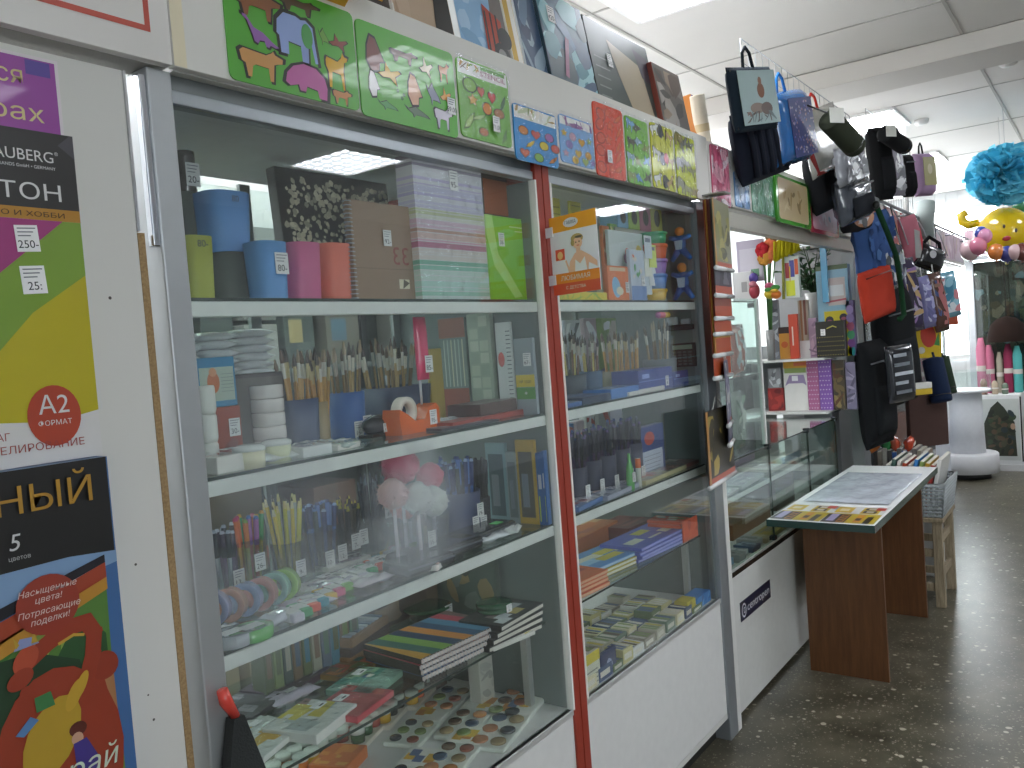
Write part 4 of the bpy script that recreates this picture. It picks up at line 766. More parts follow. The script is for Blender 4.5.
# tape dispenser
p = atz(420, 432, S2); t = thing('tape_dispenser', 'orange tape dispenser with a roll of clear tape and a price tag', 'tape dispenser', (p.x, p.y+.02, S2), math.radians(4))
m = MB(); pf = [(-.07, 0), (.07, 0), (.072, .05), (.06, .062), (.035, .055), (.015, .03), (-.02, .028), (-.045, .045), (-.072, .058), (-.076, .04)]
n = len(pf); m.add([(u, -.025, v) for u, v in pf]+[(u, .025, v) for u, v in pf], [tuple(range(n)), tuple(range(2*n-1, n-1, -1))]+[(i, i+n, (i+1) % n+n, (i+1) % n) for i in range(n)], 'cf5f22'); m.build('dispenser_body', 'gloss', t)
m = MB(); m.M = Matrix.Translation((-.028, 0, .05)) @ Matrix.Rotation(PI/2, 4, 'X'); m.lathe([(.034, -.011), (.034, .011), (.02, .011), (.02, -.011), (.034, -.011)], 'd8d2c8', n=26, cap=False); m.build('tape_roll', 'gloss', t); price(t, .045, .03, -.0262, .026, .034, '95-')
p = atz(386, 436, S2); t = thing('stapler', 'black rounded stapler left of the orange tape dispenser', 'stapler', (p.x, p.y+.02, S2), .1); m = MB(); m.ell((0, 0, .026), (.055, .024, .024), '25282e', 16, 8); m.build('stapler_body', 'gloss', t); m = MB(); m.box(-.05, .05, -.02, .02, 0, .008, '1e2024', .002); m.build('foot_plate', 'gloss', t); price(t, -.01, .02, -.026, .012, .02, '9')
for i, (L, R, B, c, lb) in enumerate(((247, 275, 468, 'c9c4a4', 'round clear tub with cream lid at the front edge, left'), (275, 300, 461, 'bcbf9c', 'second round clear tub with cream lid at the front edge'))):
    p = atz((L+R)/2, B, S2); q = (at(R, B, p.y).x-at(L, B, p.y).x)/2; t = thing('putty_tub', lb, 'tub', (p.x, p.y+q, S2)); m = MB(); m.lathe([(q*.9, 0), (q*.95, .03)], c); m.build('tub_body', 'gloss', t); m = MB(); m.lathe([(q, .03), (q, .037), (q*.7, .041)], 'd0d4d2'); m.build('lid', 'gloss', t)
def lay(L, R, B, z0, d, h, rz, label, cols, seed, **k):
    p = atz((L+R)/2, B, z0); y = min(max(p.y, .03), .48-d); w_ = at(R, B, y).x-at(L, B, y).x; p.x = at((L+R)/2, B, y).x
    return flatpack(label, p.x, y+d/2, z0, w_, d, h, rz, cols, seed, **k)
lay(303, 334, 461, S2, .05, .02, 3, 'white slab of modelling clay lying at the front of the second shelf', ['d8dcdc', 'c8ccce'], 3, base='dfe3e2')
lay(336, 362, 449, S2, .04, .012, 6, 'small packet with lime green bits at the front of the second shelf', ['86b83a', 'c8dcb0', '5a9a3c'], 4)
lay(217, 246, 474, S2, .07, .03, 2, 'clear packet with white label lying by the grey post, second shelf', ['c0a8a0', 'b4b8ba', 'd8d8d8'], 5, tagp=(.2, -.2))
for i, (L, R, B, d, h, rz, lb, cs, bs) in enumerate(((448, 500, 429, .12, .006, -6, 'black and pink notebook lying flat left of the red books', ['c84a70', '30343c', '8a8e98'], '3a3c44'), (452, 530, 421, .12, .014, 3, 'long red book lying flat on the second shelf', ['8a3a34', 'a04a3c', '5a7aa0'], '8f3c34'),
    (478, 520, 413, .1, .03, 5, 'dark brown wallet on top of the red books, second shelf', ['4a3430', '5a443c'], '4a3632'), (516, 544, 411, .1, .02, -4, 'small red notebook at the right end of the second shelf', ['a85044', '8a3a34'], 'a0463c'))): lay(L, R, B, S2+(.0145 if i == 2 else 0), d, h, rz, lb, cs, 10+i, base=bs, film=False, name='book', cat='book')
# ---------------------------------------------------------------- first cabinet, third shelf
m = MB(); p = at(210, 492, .41); q = at(262, 492, .41); m.box(max(p.x-.02, .81), q.x, .41, .5, S3, S3+.21, '6e6352', .003); m.add([(max(p.x-.02, .81), .41, S3+.21), (q.x, .41, S3+.21), (q.x+.01, .36, S3+.235), (max(p.x-.02, .81), .36, S3+.235)], [(0, 1, 2, 3)], '8d7f6a'); tag(m.build('carton', 'paper'), 'open brown cardboard carton at the back left of the third shelf', 'carton')
GP = [('b8bcc4', '30343c', '9aa0b0'), ('7a5a8a', '40384a', 'a8a8b8'), ('c0b090', '50484a', 'b0b4bc')]
MK = [('c8902c', 'd86a2c', 'b83a5a'), ('c8b03c', '3a8a4a', 'd8a030'), ('c85a34', '8a4a8a', '3a5a9a'), ('b8a83a', 'c8783a', '7a9a3a')]
YP = [('c8b03a', 'd0c8a0', '403a30'), ('b8b040', 'c8b878', '3a3a30'), ('9aa098', 'c0b880', '4a4a44')]
BP = [('3a5a9a', '2a3a6a', '8aa0c8'), ('2c3a5c', '4a6aaa', '2a3a6a'), ('283048', '30404a', '5070a8')]
KP = [('2c2e34', 'b0a040', '24262c'), ('3a3a3c', '8a8438', '2a2a2c'), ('504c40', '24262a', 'b8a84a')]
DP = [('3a4048', '5a6470', '343a44'), ('2c3440', '4a5460', '6a7480')]
def penjar(L, R, T, B, Tb, label, bl, n, cols, seed, kind='pen', col='b8bcbe', tags=(), z0=S3, y=None, r=.0045, spread=.12, mat='tinted', name='pen', cat='pen'):
    brushcup(L, R, T, B, Tb, col, label, bl, n, cols, seed, mat=mat, tags=tags, kind=kind, name=name, cat=cat, cn='pen_jar', z0=z0, r=r, y=y, spread=spread)
penjar(211, 239, 548, 588, 526, 'clear jar of silver capped pens beside the grey post', 'silver capped gel pen in the jar beside the grey post', 16, GP, 1, tags=((.008, .05, '13-'),))
penjar(234, 262, 542, 580, 514, 'clear jar of coloured felt pens, second jar of the third shelf', 'coloured felt pen in the second jar of the third shelf', 14, MK, 2, tags=((.004, .07, '26-'),))
penjar(274, 302, 545, 570, 493, 'jar of yellow pencils with two price tags', 'yellow pencil in the tall bunch of the third shelf', 16, YP, 3, kind='pencil', name='pencil', cat='pencil', tags=((.002, .03, '9-'),), spread=.2)
penjar(300, 338, 534, 563, 502, 'wide clear jar of blue pens with two price tags', 'blue pen in the wide clear jar', 22, BP, 4, tags=((-.018, .03, '10-'), (.02, .035, '12-')))
penjar(337, 361, 530, 563, 497, 'clear jar of black and yellow pencils, fifth jar of the third shelf', 'black and yellow pencil in the fifth jar', 12, KP, 5, kind='pencil', name='pencil', cat='pencil', tags=((-.012, .05, '7-'), (.014, .055, '7-')))
penjar(363, 387, 520, 549, 473, 'clear jar of long dark pencils left of the fluffy pens', 'long dark pencil in the jar left of the fluffy pens', 13, DP, 6, kind='pencil', name='pencil', cat='pencil', tags=((.012, .1, '8-'),))
# fluffy pens
def fluffy(px, py, rpx, y, col, label):
    c = at(px, py, y); s = at(px+rpx, py, y).x-c.x; t = thing('fluffy_pen', label, 'pen', (c.x, c.y, S3))
    m = MB(); rr = random.Random(int(px)); h = c.z-S3
    m.ell((0, 0, h), (s, s, s), col, 18, 12, fn=lambda v: rr.uniform(.88, 1.08)); m.build('fluff_ball', 'fluff', t)
    k = MB()
    for i in range(260):
        v = Vector((rr.gauss(0, 1), rr.gauss(0, 1), rr.gauss(0, 1))).normalized(); d = v.orthogonal()*.0016; p0 = v*s*.8; p1 = v*s*rr.uniform(1.05, 1.22)+Vector((rr.uniform(-.004, .004),)*3)
        k.add([(p0+d)+Vector((0, 0, h)), (p0-d)+Vector((0, 0, h)), p1+Vector((0, 0, h))], [(0, 1, 2)], col)
    k.build('fluff_hairs', 'fluff', t); m = MB(); m.lathe([(.002, 0), (.004, .01), (.004, h-s*.7)], 'c8c0c8', n=8); m.build('pen_barrel', 'gloss', t)
fluffy(400, 466, 13, .13, 'b03a5a', 'fluffy topped pen with a crimson pink ball, topmost of the bunch'); fluffy(393, 494, 11, .1, 'd8a8a4', 'fluffy topped pen with a pale peach ball'); fluffy(404, 505, 10, .16, 'c05a50', 'fluffy topped pen with a coral ball under the peach one')
fluffy(417, 498, 11, .09, 'd8dcd6', 'fluffy topped pen with a white ball, left of its twin'); fluffy(433, 501, 10, .12, 'd0d6d0', 'fluffy topped pen with a white ball, right of its twin'); fluffy(430, 476, 9, .17, 'c04a64', 'fluffy topped pen with a small rose ball on the right')
penjar(386, 442, 526, 556, 505, 'wide clear tub holding the fluffy pens, with a price tag on its left', 'thin silver pen in the tub of fluffy pens', 6, GP, 7, tags=((-.04, .05, '35-'),), y=.08)
penjar(442, 474, 497, 518, 458, 'dark blue stand of pens and compasses with four price tags', 'dark blue pen in the stand with four price tags', 22, BP, 8, y=.14, col='283458', mat='paint', tags=((-.01, .03, '15-'), (.012, .06, '19-'), (.022, .025, '21-'), (.0, -.0, '12-')))
penjar(473, 487, 500, 515, 455, 'narrow black holder of pens beside the dark blue stand', 'black pen in the narrow black holder', 7, [('24262c', '2a2c34', '30323a')], 9, y=.16, col='22252c', mat='paint')
for L, R, T, B, c, ic, lb in ((487, 507, 443, 517, '6f8a90', '3e5058', 'hanging pack with pale teal frame on the third shelf'), (517, 536, 440, 516, 'a88a34', '4c4a40', 'hanging pack with mustard yellow frame on the third shelf'), (507, 518, 452, 516, '7a8688', '5a6466', 'narrow grey pack between the teal and mustard framed packs')):
    x0, y, w_, h, zz = side(L, R, T, S3, B); upright('drawing_board', lb, 'packet', x0, y, S3, w_, h, .012, c, rz=-90, draw=lambda m, a, b: (m.rect(a*.14, a*.86, b*.08, b*.86, ic, -.0006), m.rect(a*.25, a*.6, b*.2, b*.6, '6a7478', -.0008)))
for L, R, T, B, lb in ((537, 545, 453, 519, 'narrow blue pack with a price tag at the right end of the third shelf'), (545, 552, 451, 517, 'last narrow blue pack of the third shelf beside the red post')):
    x0, y, w_, h, zz = side(L, R, T, S3, B); upright('pen_pack', lb, 'packet', x0, y, S3, w_, h, .02, '2f5a92', rz=-90, draw=lambda m, a, b: (m.rect(a*.2, a*.4, b*.05, b*.4, 'a8b83a', -.0006), m.rect(a*.3, a*.8, b*.5, b*.7, 'b0b8c4', -.0006)))
for i, (L, R, B, rz, lb) in enumerate(((418, 462, 571, -6, 'black pencil case lying flat, left of three'), (440, 490, 556, -3, 'black pencil case lying flat, middle of three'), (468, 525, 541, 2, 'black pencil case lying flat, right of three, with a green sticker'))):
    p = atz((L+R)/2, B, S3); w_ = at(R, B, p.y).x-at(L, B, p.y).x; t = thing('pencil_case', lb, 'pencil case', (p.x, p.y+.06, S3), math.radians(rz)); m = MB(); m.box(-w_/2, w_/2, -.045, .045, 0, .028, '23262a', .008); m.build('case_body', 'gloss', t); m = MB(); m.box(-w_*.48, w_*.48, -.047, -.0455, .016, .02, '5a5f66'); m.build('zip', 'metal', t)
    if i == 2: m = MB(); m.add([(w_*.2, -.03, .0292), (w_*.34, -.03, .0292), (w_*.34, -.005, .0292), (w_*.2, -.005, .0292)], [(0, 1, 2, 3)], '3fc85a'); m.build('sticker', 'print', t)
# glitter tapes in a row
TC = ['8a90b8', 'c08a74', '8aa0c8', 'c88a80', '86b4ae', '9ac05a']
for i, (px, py) in enumerate(((227, 622), (243, 618), (259, 612), (274, 606), (287, 600), (297, 596))):
    p = atz(px, py+6, S3); m = MB(); m.M = Matrix.Rotation(PI/2, 4, 'Y') @ Matrix.Identity(4); m.lathe([(.032, -.009), (.032, .009), (.02, .009), (.02, -.009), (.032, -.009)], TC[i], n=24, cap=False)
    o = m.build('glitter_tape', 'shiny_bag', loc=(p.x, p.y+.035, S3+.0325), rot=(0, 0, .5)); tag(o, ('leftmost lilac', 'copper', 'pale blue', 'salmon', 'teal', 'lime green rightmost')[i]+' roll of glitter tape standing at the front of the third shelf', 'tape roll')
for i, (px, py, c, lb) in enumerate(((243, 646, '8a8f94', 'flat grey tape roll lying at the front left corner of the third shelf'), (263, 640, '5f8a60', 'flat green tape roll with a white price tag at the front of the third shelf'))):
    p = atz(px, py, S3); t = thing('tape_roll', lb, 'tape roll', (p.x, p.y+.03, S3)); m = MB(); m.lathe([(.036, 0), (.038, .004), (.038, .02), (.022, .02), (.022, 0), (.036, 0)], c, n=26, cap=False); m.build('roll', 'gloss', t)
    m = MB(); m.box(-.02, .02, -.012, .012, .0205, .0212, 'eeeeee'); m.build('price_tag', 'paper', t)
ER = ['b8b4c0', '3a8a5a', 'c8503a', '2f7a8a', 'd8b04a', 'c85a7a', '6a9a4a', 'e0dcd8']
ers = None
for i in range(16):
    px = 304+i*8.2; py = 622-i*5.2; p = atz(px, py, S3); m = MB(); m.box(-.012, .012, -.03, .03, 0, .016, ER[i % 8], .003); m.box(-.0125, .0125, -.016, .016, -.0, .0165, 'dcdcda'); o = m.build('eraser', 'paint', loc=(p.x, p.y+.035, S3), rot=(0, 0, -.15)); tag(o, 'small coloured eraser in the long front row of the third shelf', 'eraser', 'erasers in the front row of the third shelf')
for i, (L, R, B, d, rz, lb, cs) in enumerate(((305, 350, 590, .06, 3, 'flat pinkish blister pack behind the erasers, left', ['b0a0a8', '9a8a90', 'c0b8bc']), (352, 400, 572, .06, 2, 'flat white blister pack behind the erasers with a price tag', ['c8c4c0', 'b8b0b0', 'd8d4d0']), (330, 372, 566, .05, -3, 'flat mauve box lying in front of the pen jars', ['9a8894', '8a7a84', 'b0a0a8']))): lay(L, R, B, S3, d, .012, rz, lb, cs, 30+i, tagp=(.2, 0))
p = atz(407, 566, S3); t = thing('sharpener', 'black barrel sharpener at the front edge of the third shelf', 'sharpener', (p.x, p.y+.02, S3)); m = MB(); m.M = Matrix.Rotation(PI/2, 4, 'Y'); m.lathe([(.013, -.035), (.017, -.03), (.017, .03), (.013, .035)], '25272c', c=(-.0175, 0, 0), n=16); m.build('sharpener_body', 'gloss', t)
lay(425, 470, 572, S3, .03, .012, 24, 'row of pale pastel chalks in a tray at the front of the third shelf', ['d0c8b0', 'b8c0a0', 'c8a8a0'], 44, lines=7, film=False, name='chalk_tray', cat='chalk tray')
# ---------------------------------------------------------------- first cabinet, low shelf
lay(246, 306, 752, S4, .15, .012, 18, 'white packet with a yellow picture, front left of the low shelf', ['c8a03c', 'd8cfa8', 'b8902c'], 50, tagp=(-.25, .1), base='d4d4d0')
lay(304, 362, 732, S4, .13, .02, 14, 'white and grey packet with yellow letters, front middle of the low shelf', ['b8a838', '8a6a6a', '9aa0a0', 'c8c4bc'], 51, tagp=(.2, 0), base='c8c8c4')
lay(348, 398, 712, S4, .12, .014, 12, 'red wrapped packet with white circles on the low shelf', ['a03a3c', 'b84a44', '8a2a30'], 52, tagp=(-.1, .15), base='a84048')
lay(240, 290, 714, S4, .12, .012, 16, 'dark packet with a grey label lying at the back left of the low shelf', ['4a4a50', '5a5458', '8a8a90'], 53, base='3c3c42')
lay(275, 335, 690, S4, .13, .016, 15, 'shiny dark purple packet with bright glare on the low shelf', ['4a3a48', '7a6a78', '9a94a0'], 54, tagp=(-.05, .1), base='4c3c4a')
lay(310, 352, 670, S4, .11, .012, 12, 'dark grey packet with two price tags, behind the purple one', ['5a6064', '6a5a5c', '8a9094'], 55, tagp=(-.15, .1), base='4a5054')
lay(345, 385, 675, S4, .1, .012, 10, 'packet with a rainbow sunset picture, left of the notebooks', ['c8803a', 'b85a34', '6a7a3c', '3a6a5a'], 56, base='8a6a3c')
lay(362, 408, 690, S4, .12, .014, 14, 'packet with green and blue print in front of the notebook stack', ['4a8a7a', '8ab08a', 'c0bcb0', '3a6a8a'], 57, tagp=(.1, .2), base='7a9a8a')
# notebooks, a stack of four
p = atz(447, 672, S4); x0 = at(393, 660, p.y+.08).x
NB = [['3a5a8a', 'c88a3a', 'b03a4a', '2a6a5a'], ['4a4a5a', 'c0b0a0'], ['8a4a44', 'b09a90'], ['6a5a54', 'c8b8b0']]
BX = at(425, 665, p.y).x, at(502, 655, p.y).x; wn = BX[1]-BX[0]
for i in range(4):
    t = thing('notebook', ('bottom notebook', 'second notebook from the bottom', 'third notebook from the bottom', 'topmost striped notebook')[i]+' of the spiral bound stack, low shelf', 'notebook', ((BX[0]+BX[1])/2+R_.uniform(-.004, .004), p.y, S4+.013*i), math.radians(-4+R_.uniform(-2, 2)))
    m = MB(); m.box(-wn/2, wn/2, .004, .2, 0, .012, '3a3432'); m.box(-wn/2+.002, wn/2-.002, .002, .006, .002, .01, 'c0b4b0'); m.build('pages', 'paper', t)
    m = MB(); m.box(-wn/2, wn/2, .003, .2, .01205, .0128, NB[i][0])
    for j in range(8): u = -wn/2+wn*j/8; m.add([(u, .004, .01295), (u+wn/8, .004, .01295), (u+wn/8-.03, .198, .01295), (max(u-.03, -wn/2), .198, .01295)], [(0, 1, 2, 3)], ['2f4a6a', '4a7a9a', 'a83a4c', 'b8862f', '35605a', '7a9a4a', '2a3a5a', 'c07a38'][(j+i) % 8])
    m.build('cover', 'print', t)
    m = MB()
    for j in range(26): u = -wn/2+wn*(j+.5)/26; m.tube([(u, .004+.006*math.cos(a), .006+.0068*math.sin(a)) for a in (2*PI*k/6 for k in range(6))], .0011, 'b8b8bc', 4, closed=True)
    m.build('spiral_binding', 'metal', t)
# flat boxes of pencils at the back left
bx = None
for i in range(3):
    p = atz(368, 656, S4); t = thing('pencil_box', ('lowest', 'middle', 'topmost')[i]+' flat pencil box of the stack left of the notebooks', 'pencil box', (p.x, p.y+.07, S4+.0225*i), math.radians(10+3*i)); m = MB(); m.box(-.09, .09, -.07, .07, 0, .022, ['7a5a3a', '4a3c34', '7d6248'][i], .002); m.build('box', 'paper', t)
    m = MB()
    for j in range(9): m.box(-.082+.0185*j, -.07+.0185*j, -.06, .06, .0222, .0262 if i == 2 else .0223, ['8a94a0', 'a8b0b8', '6a7a8a'][j % 3])
    m.build('pencil_row', 'print', t)
# dark stack at the right
for i in range(4):
    p = atz(520, 640, S4); t = thing('album', ('lowest', 'second', 'third', 'topmost, printed')[i]+' thin dark album of the stack at the right end of the low shelf', 'album', (p.x+.008*i, p.y+.07, S4+.0145*i), math.radians(-6+3*i)); m = MB(); m.box(-.1, .1, -.065, .065, 0, .014, '2e3032', .001)
    r = random.Random(i)
    for j in range(7): a, b2 = r.uniform(-.09, .04), r.uniform(-.06, .02); z = .0142+.0001*j; m.add([(a, b2, z), (a+.045, b2, z), (a+.045, b2+.03, z), (a, b2+.03, z)], [(0, 1, 2, 3)], r.choice(['a8acb0', 'b0a060', '7a6a6a', 'c8ccd0', '50585c']))
    m.build('cover', 'print', t); m = MB(); m.box(-.098, .098, -.0658, -.0651, .003, .011, 'b8b4ac'); m.build('pages', 'paper', t)
lay(500, 535, 650, S4, .06, .01, -10, 'thin yellow green booklet under the dark albums, low shelf', ['a8a03c', '5a7a3a', '8a9a4c'], 60, film=False, name='booklet', cat='booklet')
c = at(432, 606, .36); q = .065; t = thing('storage_bowl', 'dark green lidded bowl standing at the back of the low shelf', 'bowl', (c.x, .38, S4)); h = c.z-S4
m = MB(); m.lathe([(q*.7, 0), (q*.75, .003), (q*.92, h*.75), (q, h*.8)], 'a8b0ac'); m.build('bowl_body', 'tinted', t); m = MB(); m.lathe([(q*1.05, h*.8), (q*1.05, h*.95), (q*.9, h)], '2a5238'); m.build('lid', 'gloss', t); price(t, .02, h*.5, -q*.97, .03, .04, '60-')
p = atz(520, 640, S4); t = thing('stamp_pad', 'flat dark green round tin with a price tag lying on the dark albums', 'tin', (p.x+.02, p.y+.09, S4+.0583))
m = MB(); m.lathe([(.04, 0), (.046, .003), (.046, .012)], '2a5238', n=26); m.build('tin_body', 'gloss', t); m = MB(); m.lathe([(.0475, .0121), (.0475, .02), (.044, .023), (.02, .024)], '1f4630', n=26); m.build('lid', 'gloss', t); price(t, 0, .012, -.0485, .022, .02, '45-')
BK = ['4f5a3c', '6a7a4a', '3c4c44', '6a5a44', '55603f', '8a8a7a', '4a5a6a', '3a6a7a', '6f5a48', '4a6a5a']
for i in range(10):
    x0, y, w_, h = spot(266+9.6*i, 275.2+9.6*i, 652-3.2*i, S4, .33); h = max(.15, min(.2, h)); m = MB(); m.box(0, w_*.96, 0, .05, 0, h, BK[i], .002); m.rect(w_*.2, w_*.75, h*.3, h*.7, BK[(i+3) % 10], -.0004); tag(m.build('booklet', 'print', loc=(x0, .33, S4)), 'thin muted green or brown booklet upright at the back of the low shelf', 'booklet', 'booklets at the back of the low shelf')
# ---------------------------------------------------------------- first cabinet, floor: paints
def paints(L, R, B, rz, label, seed, d=.1, n=6, lab='b8902c', grp=None):
    p = atz((L+R)/2, B, S5); w_ = at(R, B, p.y).x-at(L, B, p.y).x; t = thing('paint_set', label, 'paint set', (p.x, p.y+d/2, S5), math.radians(rz), group=grp)
    m = MB(); m.box(-w_/2, w_/2, -d/2, d/2, 0, .012, 'b8bcb4', .003); lb = w_*.42; m.box(w_/2-lb, w_/2-.004, -d/2+.004, d/2-.004, .0121, .0135, 'd8d8d0'); r = random.Random(seed)
    for j in range(5): a, b2 = w_/2-lb+r.uniform(.05, .6)*lb, r.uniform(-.45, .2)*d; z = .0137+.0001*j; m.add([(a, b2, z), (a+lb*.35, b2, z), (a+lb*.35, b2+d*.25, z), (a, b2+d*.25, z)], [(0, 1, 2, 3)], r.choice([lab, 'c8a83a', '4a5a7a', 'a8702c']))
    m.build('tray', 'print', t); q = min((w_-lb)/(n/2)*.36, d*.2)
    for j in range(n):
        u = -w_/2+(w_-lb)*(j % (n//2)+.5)/(n//2); v = (-.24 if j < n//2 else .24)*d; m = MB(); m.lathe([(q*.9, .0122), (q, .0135), (q, .017), (q*.85, .0185)], r.choice(['5a4a3c', '9a6a4a', '3a3e42', '7a4a3c', '8a7a5a', '3c4a5a', '6a7a4a', 'a8703c']), c=(u, v, 0), n=14); m.build('paint_cake', 'gloss', t)
for i, a in enumerate(((488, 562, 727, 14, 'watercolour set nearest the red post, front right of the cabinet floor'), (440, 510, 757, 16, 'watercolour set in the front row, second from the red post'), (455, 520, 722, 15, 'watercolour set behind the front row, middle of the cabinet floor'), (505, 570, 700, 12, 'watercolour set at the back right of the cabinet floor'), (395, 460, 780, 18, 'watercolour set at the lower picture edge, third from the red post'), (405, 465, 732, 16, 'watercolour set with dark cakes left of the middle one'), (440, 500, 698, 13, 'watercolour set half hidden under the low shelf'))): paints(*a[:4], a[4], i)
def gouache(px, py, label, seed, n=6, rz=20):
    p = atz(px, py, S5); t = thing('gouache_set', label, 'paint set', (p.x, p.y+.06, S5), math.radians(rz)); r = random.Random(seed); m = MB(); w_ = n/2*.045; m.box(-w_/2-.004, w_/2+.004, -.05, .05, 0, .012, 'c4beb2', .002); m.build('tray', 'print', t)
    for j in range(n):
        u = -w_/2+.045*(j % (n//2)+.5); v = -.023 if j < n//2 else .023; c = r.choice(['8a3a2c', 'b8902c', 'c05a28', '5a2a24', '2a2c2a', 'b86a2c', '3c5a3c']); m = MB(); m.lathe([(.018, .0125), (.018, .035)], c, c=(u, v, 0), n=16); m.build('paint_jar', 'gloss', t, 'paint jar'); m = MB(); m.lathe([(.0195, .0352), (.0195, .046), (.017, .048)], 'dcdcd6', c=(u, v, 0), n=16); m.build('jar_lid', 'gloss', t)
gouache(330, 764, 'set of white lidded paint jars at the lower picture edge, leftmost', 1); gouache(375, 742, 'set of white lidded paint jars with orange and red colours', 2); gouache(400, 722, 'set of white lidded paint jars behind the orange ones', 3); gouache(430, 700, 'set of white lidded paint jars beneath the notebook stack', 4, 8); gouache(300, 790, 'set of white lidded paint jars left of the others, mostly below the picture', 5)
p = atz(352, 765, S5); lay(335, 372, 772, S5, .1, .03, 20, 'orange cardboard paint box at the lower picture edge', ['b8642c', 'c8803c', 'd89a4c'], 63, base='b5622c', film=False, name='paint_box', cat='paint box')
x0, y, w_, h = spot(486, 500, 655, S5, .2); upright('card_box', 'white upright box with grey print under the notebook stack', 'box', x0, .22, S5, w_, h, .04, 'a8a8a0', ['8a8a84', '9a9a94'], 6, 3)
upright('carton', 'dark brown carton at the back right of the cabinet floor', 'carton', 1.5, .42, S5, .29, .19, .06, '4a3c34', ['5a463a', '3a302a'], 6, 3)
# red scissors hanging on the grey post
t = thing('squeegee', 'red handled black brush hanging at the foot of the grey post', 'brush', (at(222, 690, -.03).x, -.03, 0)); z1 = at(222, 690, -.03).z; z2 = at(232, 718, -.03).z
m = MB(); m.tube([(0, 0, z1), (.005, 0, z1-.02), (.02, .0, z2)], [.009, .011, .008], 'b0382e', 10); m.build('handle', 'gloss', t); m = MB(); m.add([(.01, -.01, z2), (.03, -.01, z2), (.09, -.012, z2-.2), (-.03, -.012, z2-.2), (.01, .012, z2), (.03, .012, z2), (.09, .016, z2-.2), (-.03, .016, z2-.2)], [(0, 3, 2, 1), (4, 5, 6, 7), (0, 1, 5, 4), (1, 2, 6, 5), (2, 3, 7, 6), (3, 0, 4, 7)], '2a2c2c'); m.build('bristles', 'cloth', t)

# crumpled clear packets that catch the light
for i, (px, py, z, w_, h, c) in enumerate(((232, 470, S2, .09, .07, 'c8d0d0'), (262, 476, S2, .08, .06, 'b8c0c0'), (290, 462, S2, .1, .06, 'd0d4d2'), (322, 450, S2, .1, .05, 'c4cccc'), (352, 452, S2, .07, .05, 'a8b4b0'), (455, 425, S2, .09, .05, 'b0b8bc'), (318, 608, S3, .1, .06, 'b4b0bc'), (345, 590, S3, .1, .07, 'a8a4b0'), (378, 585, S3, .1, .05, 'c0b8c0'), (232, 640, S3, .09, .05, 'a0a8b0'), (285, 628, S3, .09, .05, 'b8b8c4'), (500, 556, S3, .1, .05, 'c8ccd0'), (520, 548, S3, .08, .05, 'd0d4d4'), (430, 660, S4, .1, .06, 'b4bcb8'), (300, 700, S4, .12, .06, 'b8b0c0'), (265, 735, S4, .1, .06, 'c4c8c4'), (470, 630, S4, .1, .06, 'a8b0a8'))):
    p = atz(px, py, z); y = min(max(p.y, .04), .4); x = at(px, py, y).x; t = thing('clear_packet', 'crumpled clear packet lying among the goods in the nearest cabinet', 'packet', (x, y+h/2, z+.008), rot=(PI/2, 0, R_.uniform(-.5, .5)), group='crumpled clear packets in the nearest cabinet'); m = MB(); pillow(m, w_, .016, h, c, 7, 3., wob=.005, seed=i); m.build('packet_body', 'shiny_bag', t); m = MB(); m.box(-.014, .014, .0095, .0105, -.009, .009, 'e8e8e8'); m.build('price_tag', 'paper', t)

upright('carton', 'brown carton with a torn front at the back right of the low shelf', 'carton', 1.42, .42, S4, .36, .2, .06, '54463a', ['6a5848', '463a30', '7a6a58'], 9, 6); upright('card_box', 'grey green box leaning at the right wall of the low shelf', 'box', 1.775, .4, S4, .2, .19, .02, '4f5a54', ['6a746c', '3f4844', '8a7a5a'], 8, 7, rz=-90)
# ---------------------------------------------------------------- second cabinet
XW = 2.822                                        # its right side wall
def side2(L, R, T, z0, B): return side(L, R, T, z0, B, XW)
# hinged advertising card on the rust red post
A = at(549, 219, -.02); c2 = atz(595.6, 207.5, A.z); zb = at(553, 296, -.02).z; wv = Vector((c2.x-A.x, c2.y-A.y)); wl = wv.length; hh = A.z-zb
t = thing('advertising_card', 'white and orange card with a smiling woman, clipped to the rust red post', 'advertising card', (A.x, A.y, zb), math.atan2(wv.y, wv.x)); m = MB(); m.box(0, wl, -.001, .001, 0, hh, 'd9d9dc')
m.rect(0, wl, hh*.8, hh, 'c98a1e', -.0014); m.rect(0, wl, hh*.14, hh*.27, 'd07a22', -.0014); m.rect(0, wl, 0, hh*.14, 'b8442a', -.0014); m.disc(wl*.47, hh*.895, wl*.16, 'e4e4e8', -.0018, hh*.06)
m.rect(wl*.1, wl*.3, hh*.44, hh*.58, 'b8472e', -.0018); m.disc(wl*.2, hh*.5, wl*.06, 'd8b070', -.002)
m.poly([(wl*.36, hh*.27), (wl*.4, hh*.4), (wl*.52, hh*.5), (wl*.66, hh*.52), (wl*.84, hh*.44), (wl*.97, hh*.36), (wl*.97, hh*.29), (wl*.8, hh*.36), (wl*.78, hh*.27)], 'c39a80', -.002); m.poly([(wl*.5, hh*.27), (wl*.52, hh*.42), (wl*.62, hh*.36), (wl*.72, hh*.44), (wl*.76, hh*.27)], 'e6e4e4', -.0022)
m.rect(wl*.55, wl*.64, hh*.48, hh*.58, 'c39a80', -.0022); m.disc(wl*.59, hh*.62, wl*.1, 'c8a084', -.0024, hh*.07); m.disc(wl*.585, hh*.68, wl*.13, '9a8050', -.0023, hh*.06); m.disc(wl*.62, hh*.695, wl*.08, '4a4038', -.0026, hh*.015); m.disc(wl*.49, hh*.63, wl*.04, '9a8050', -.0026, hh*.04)
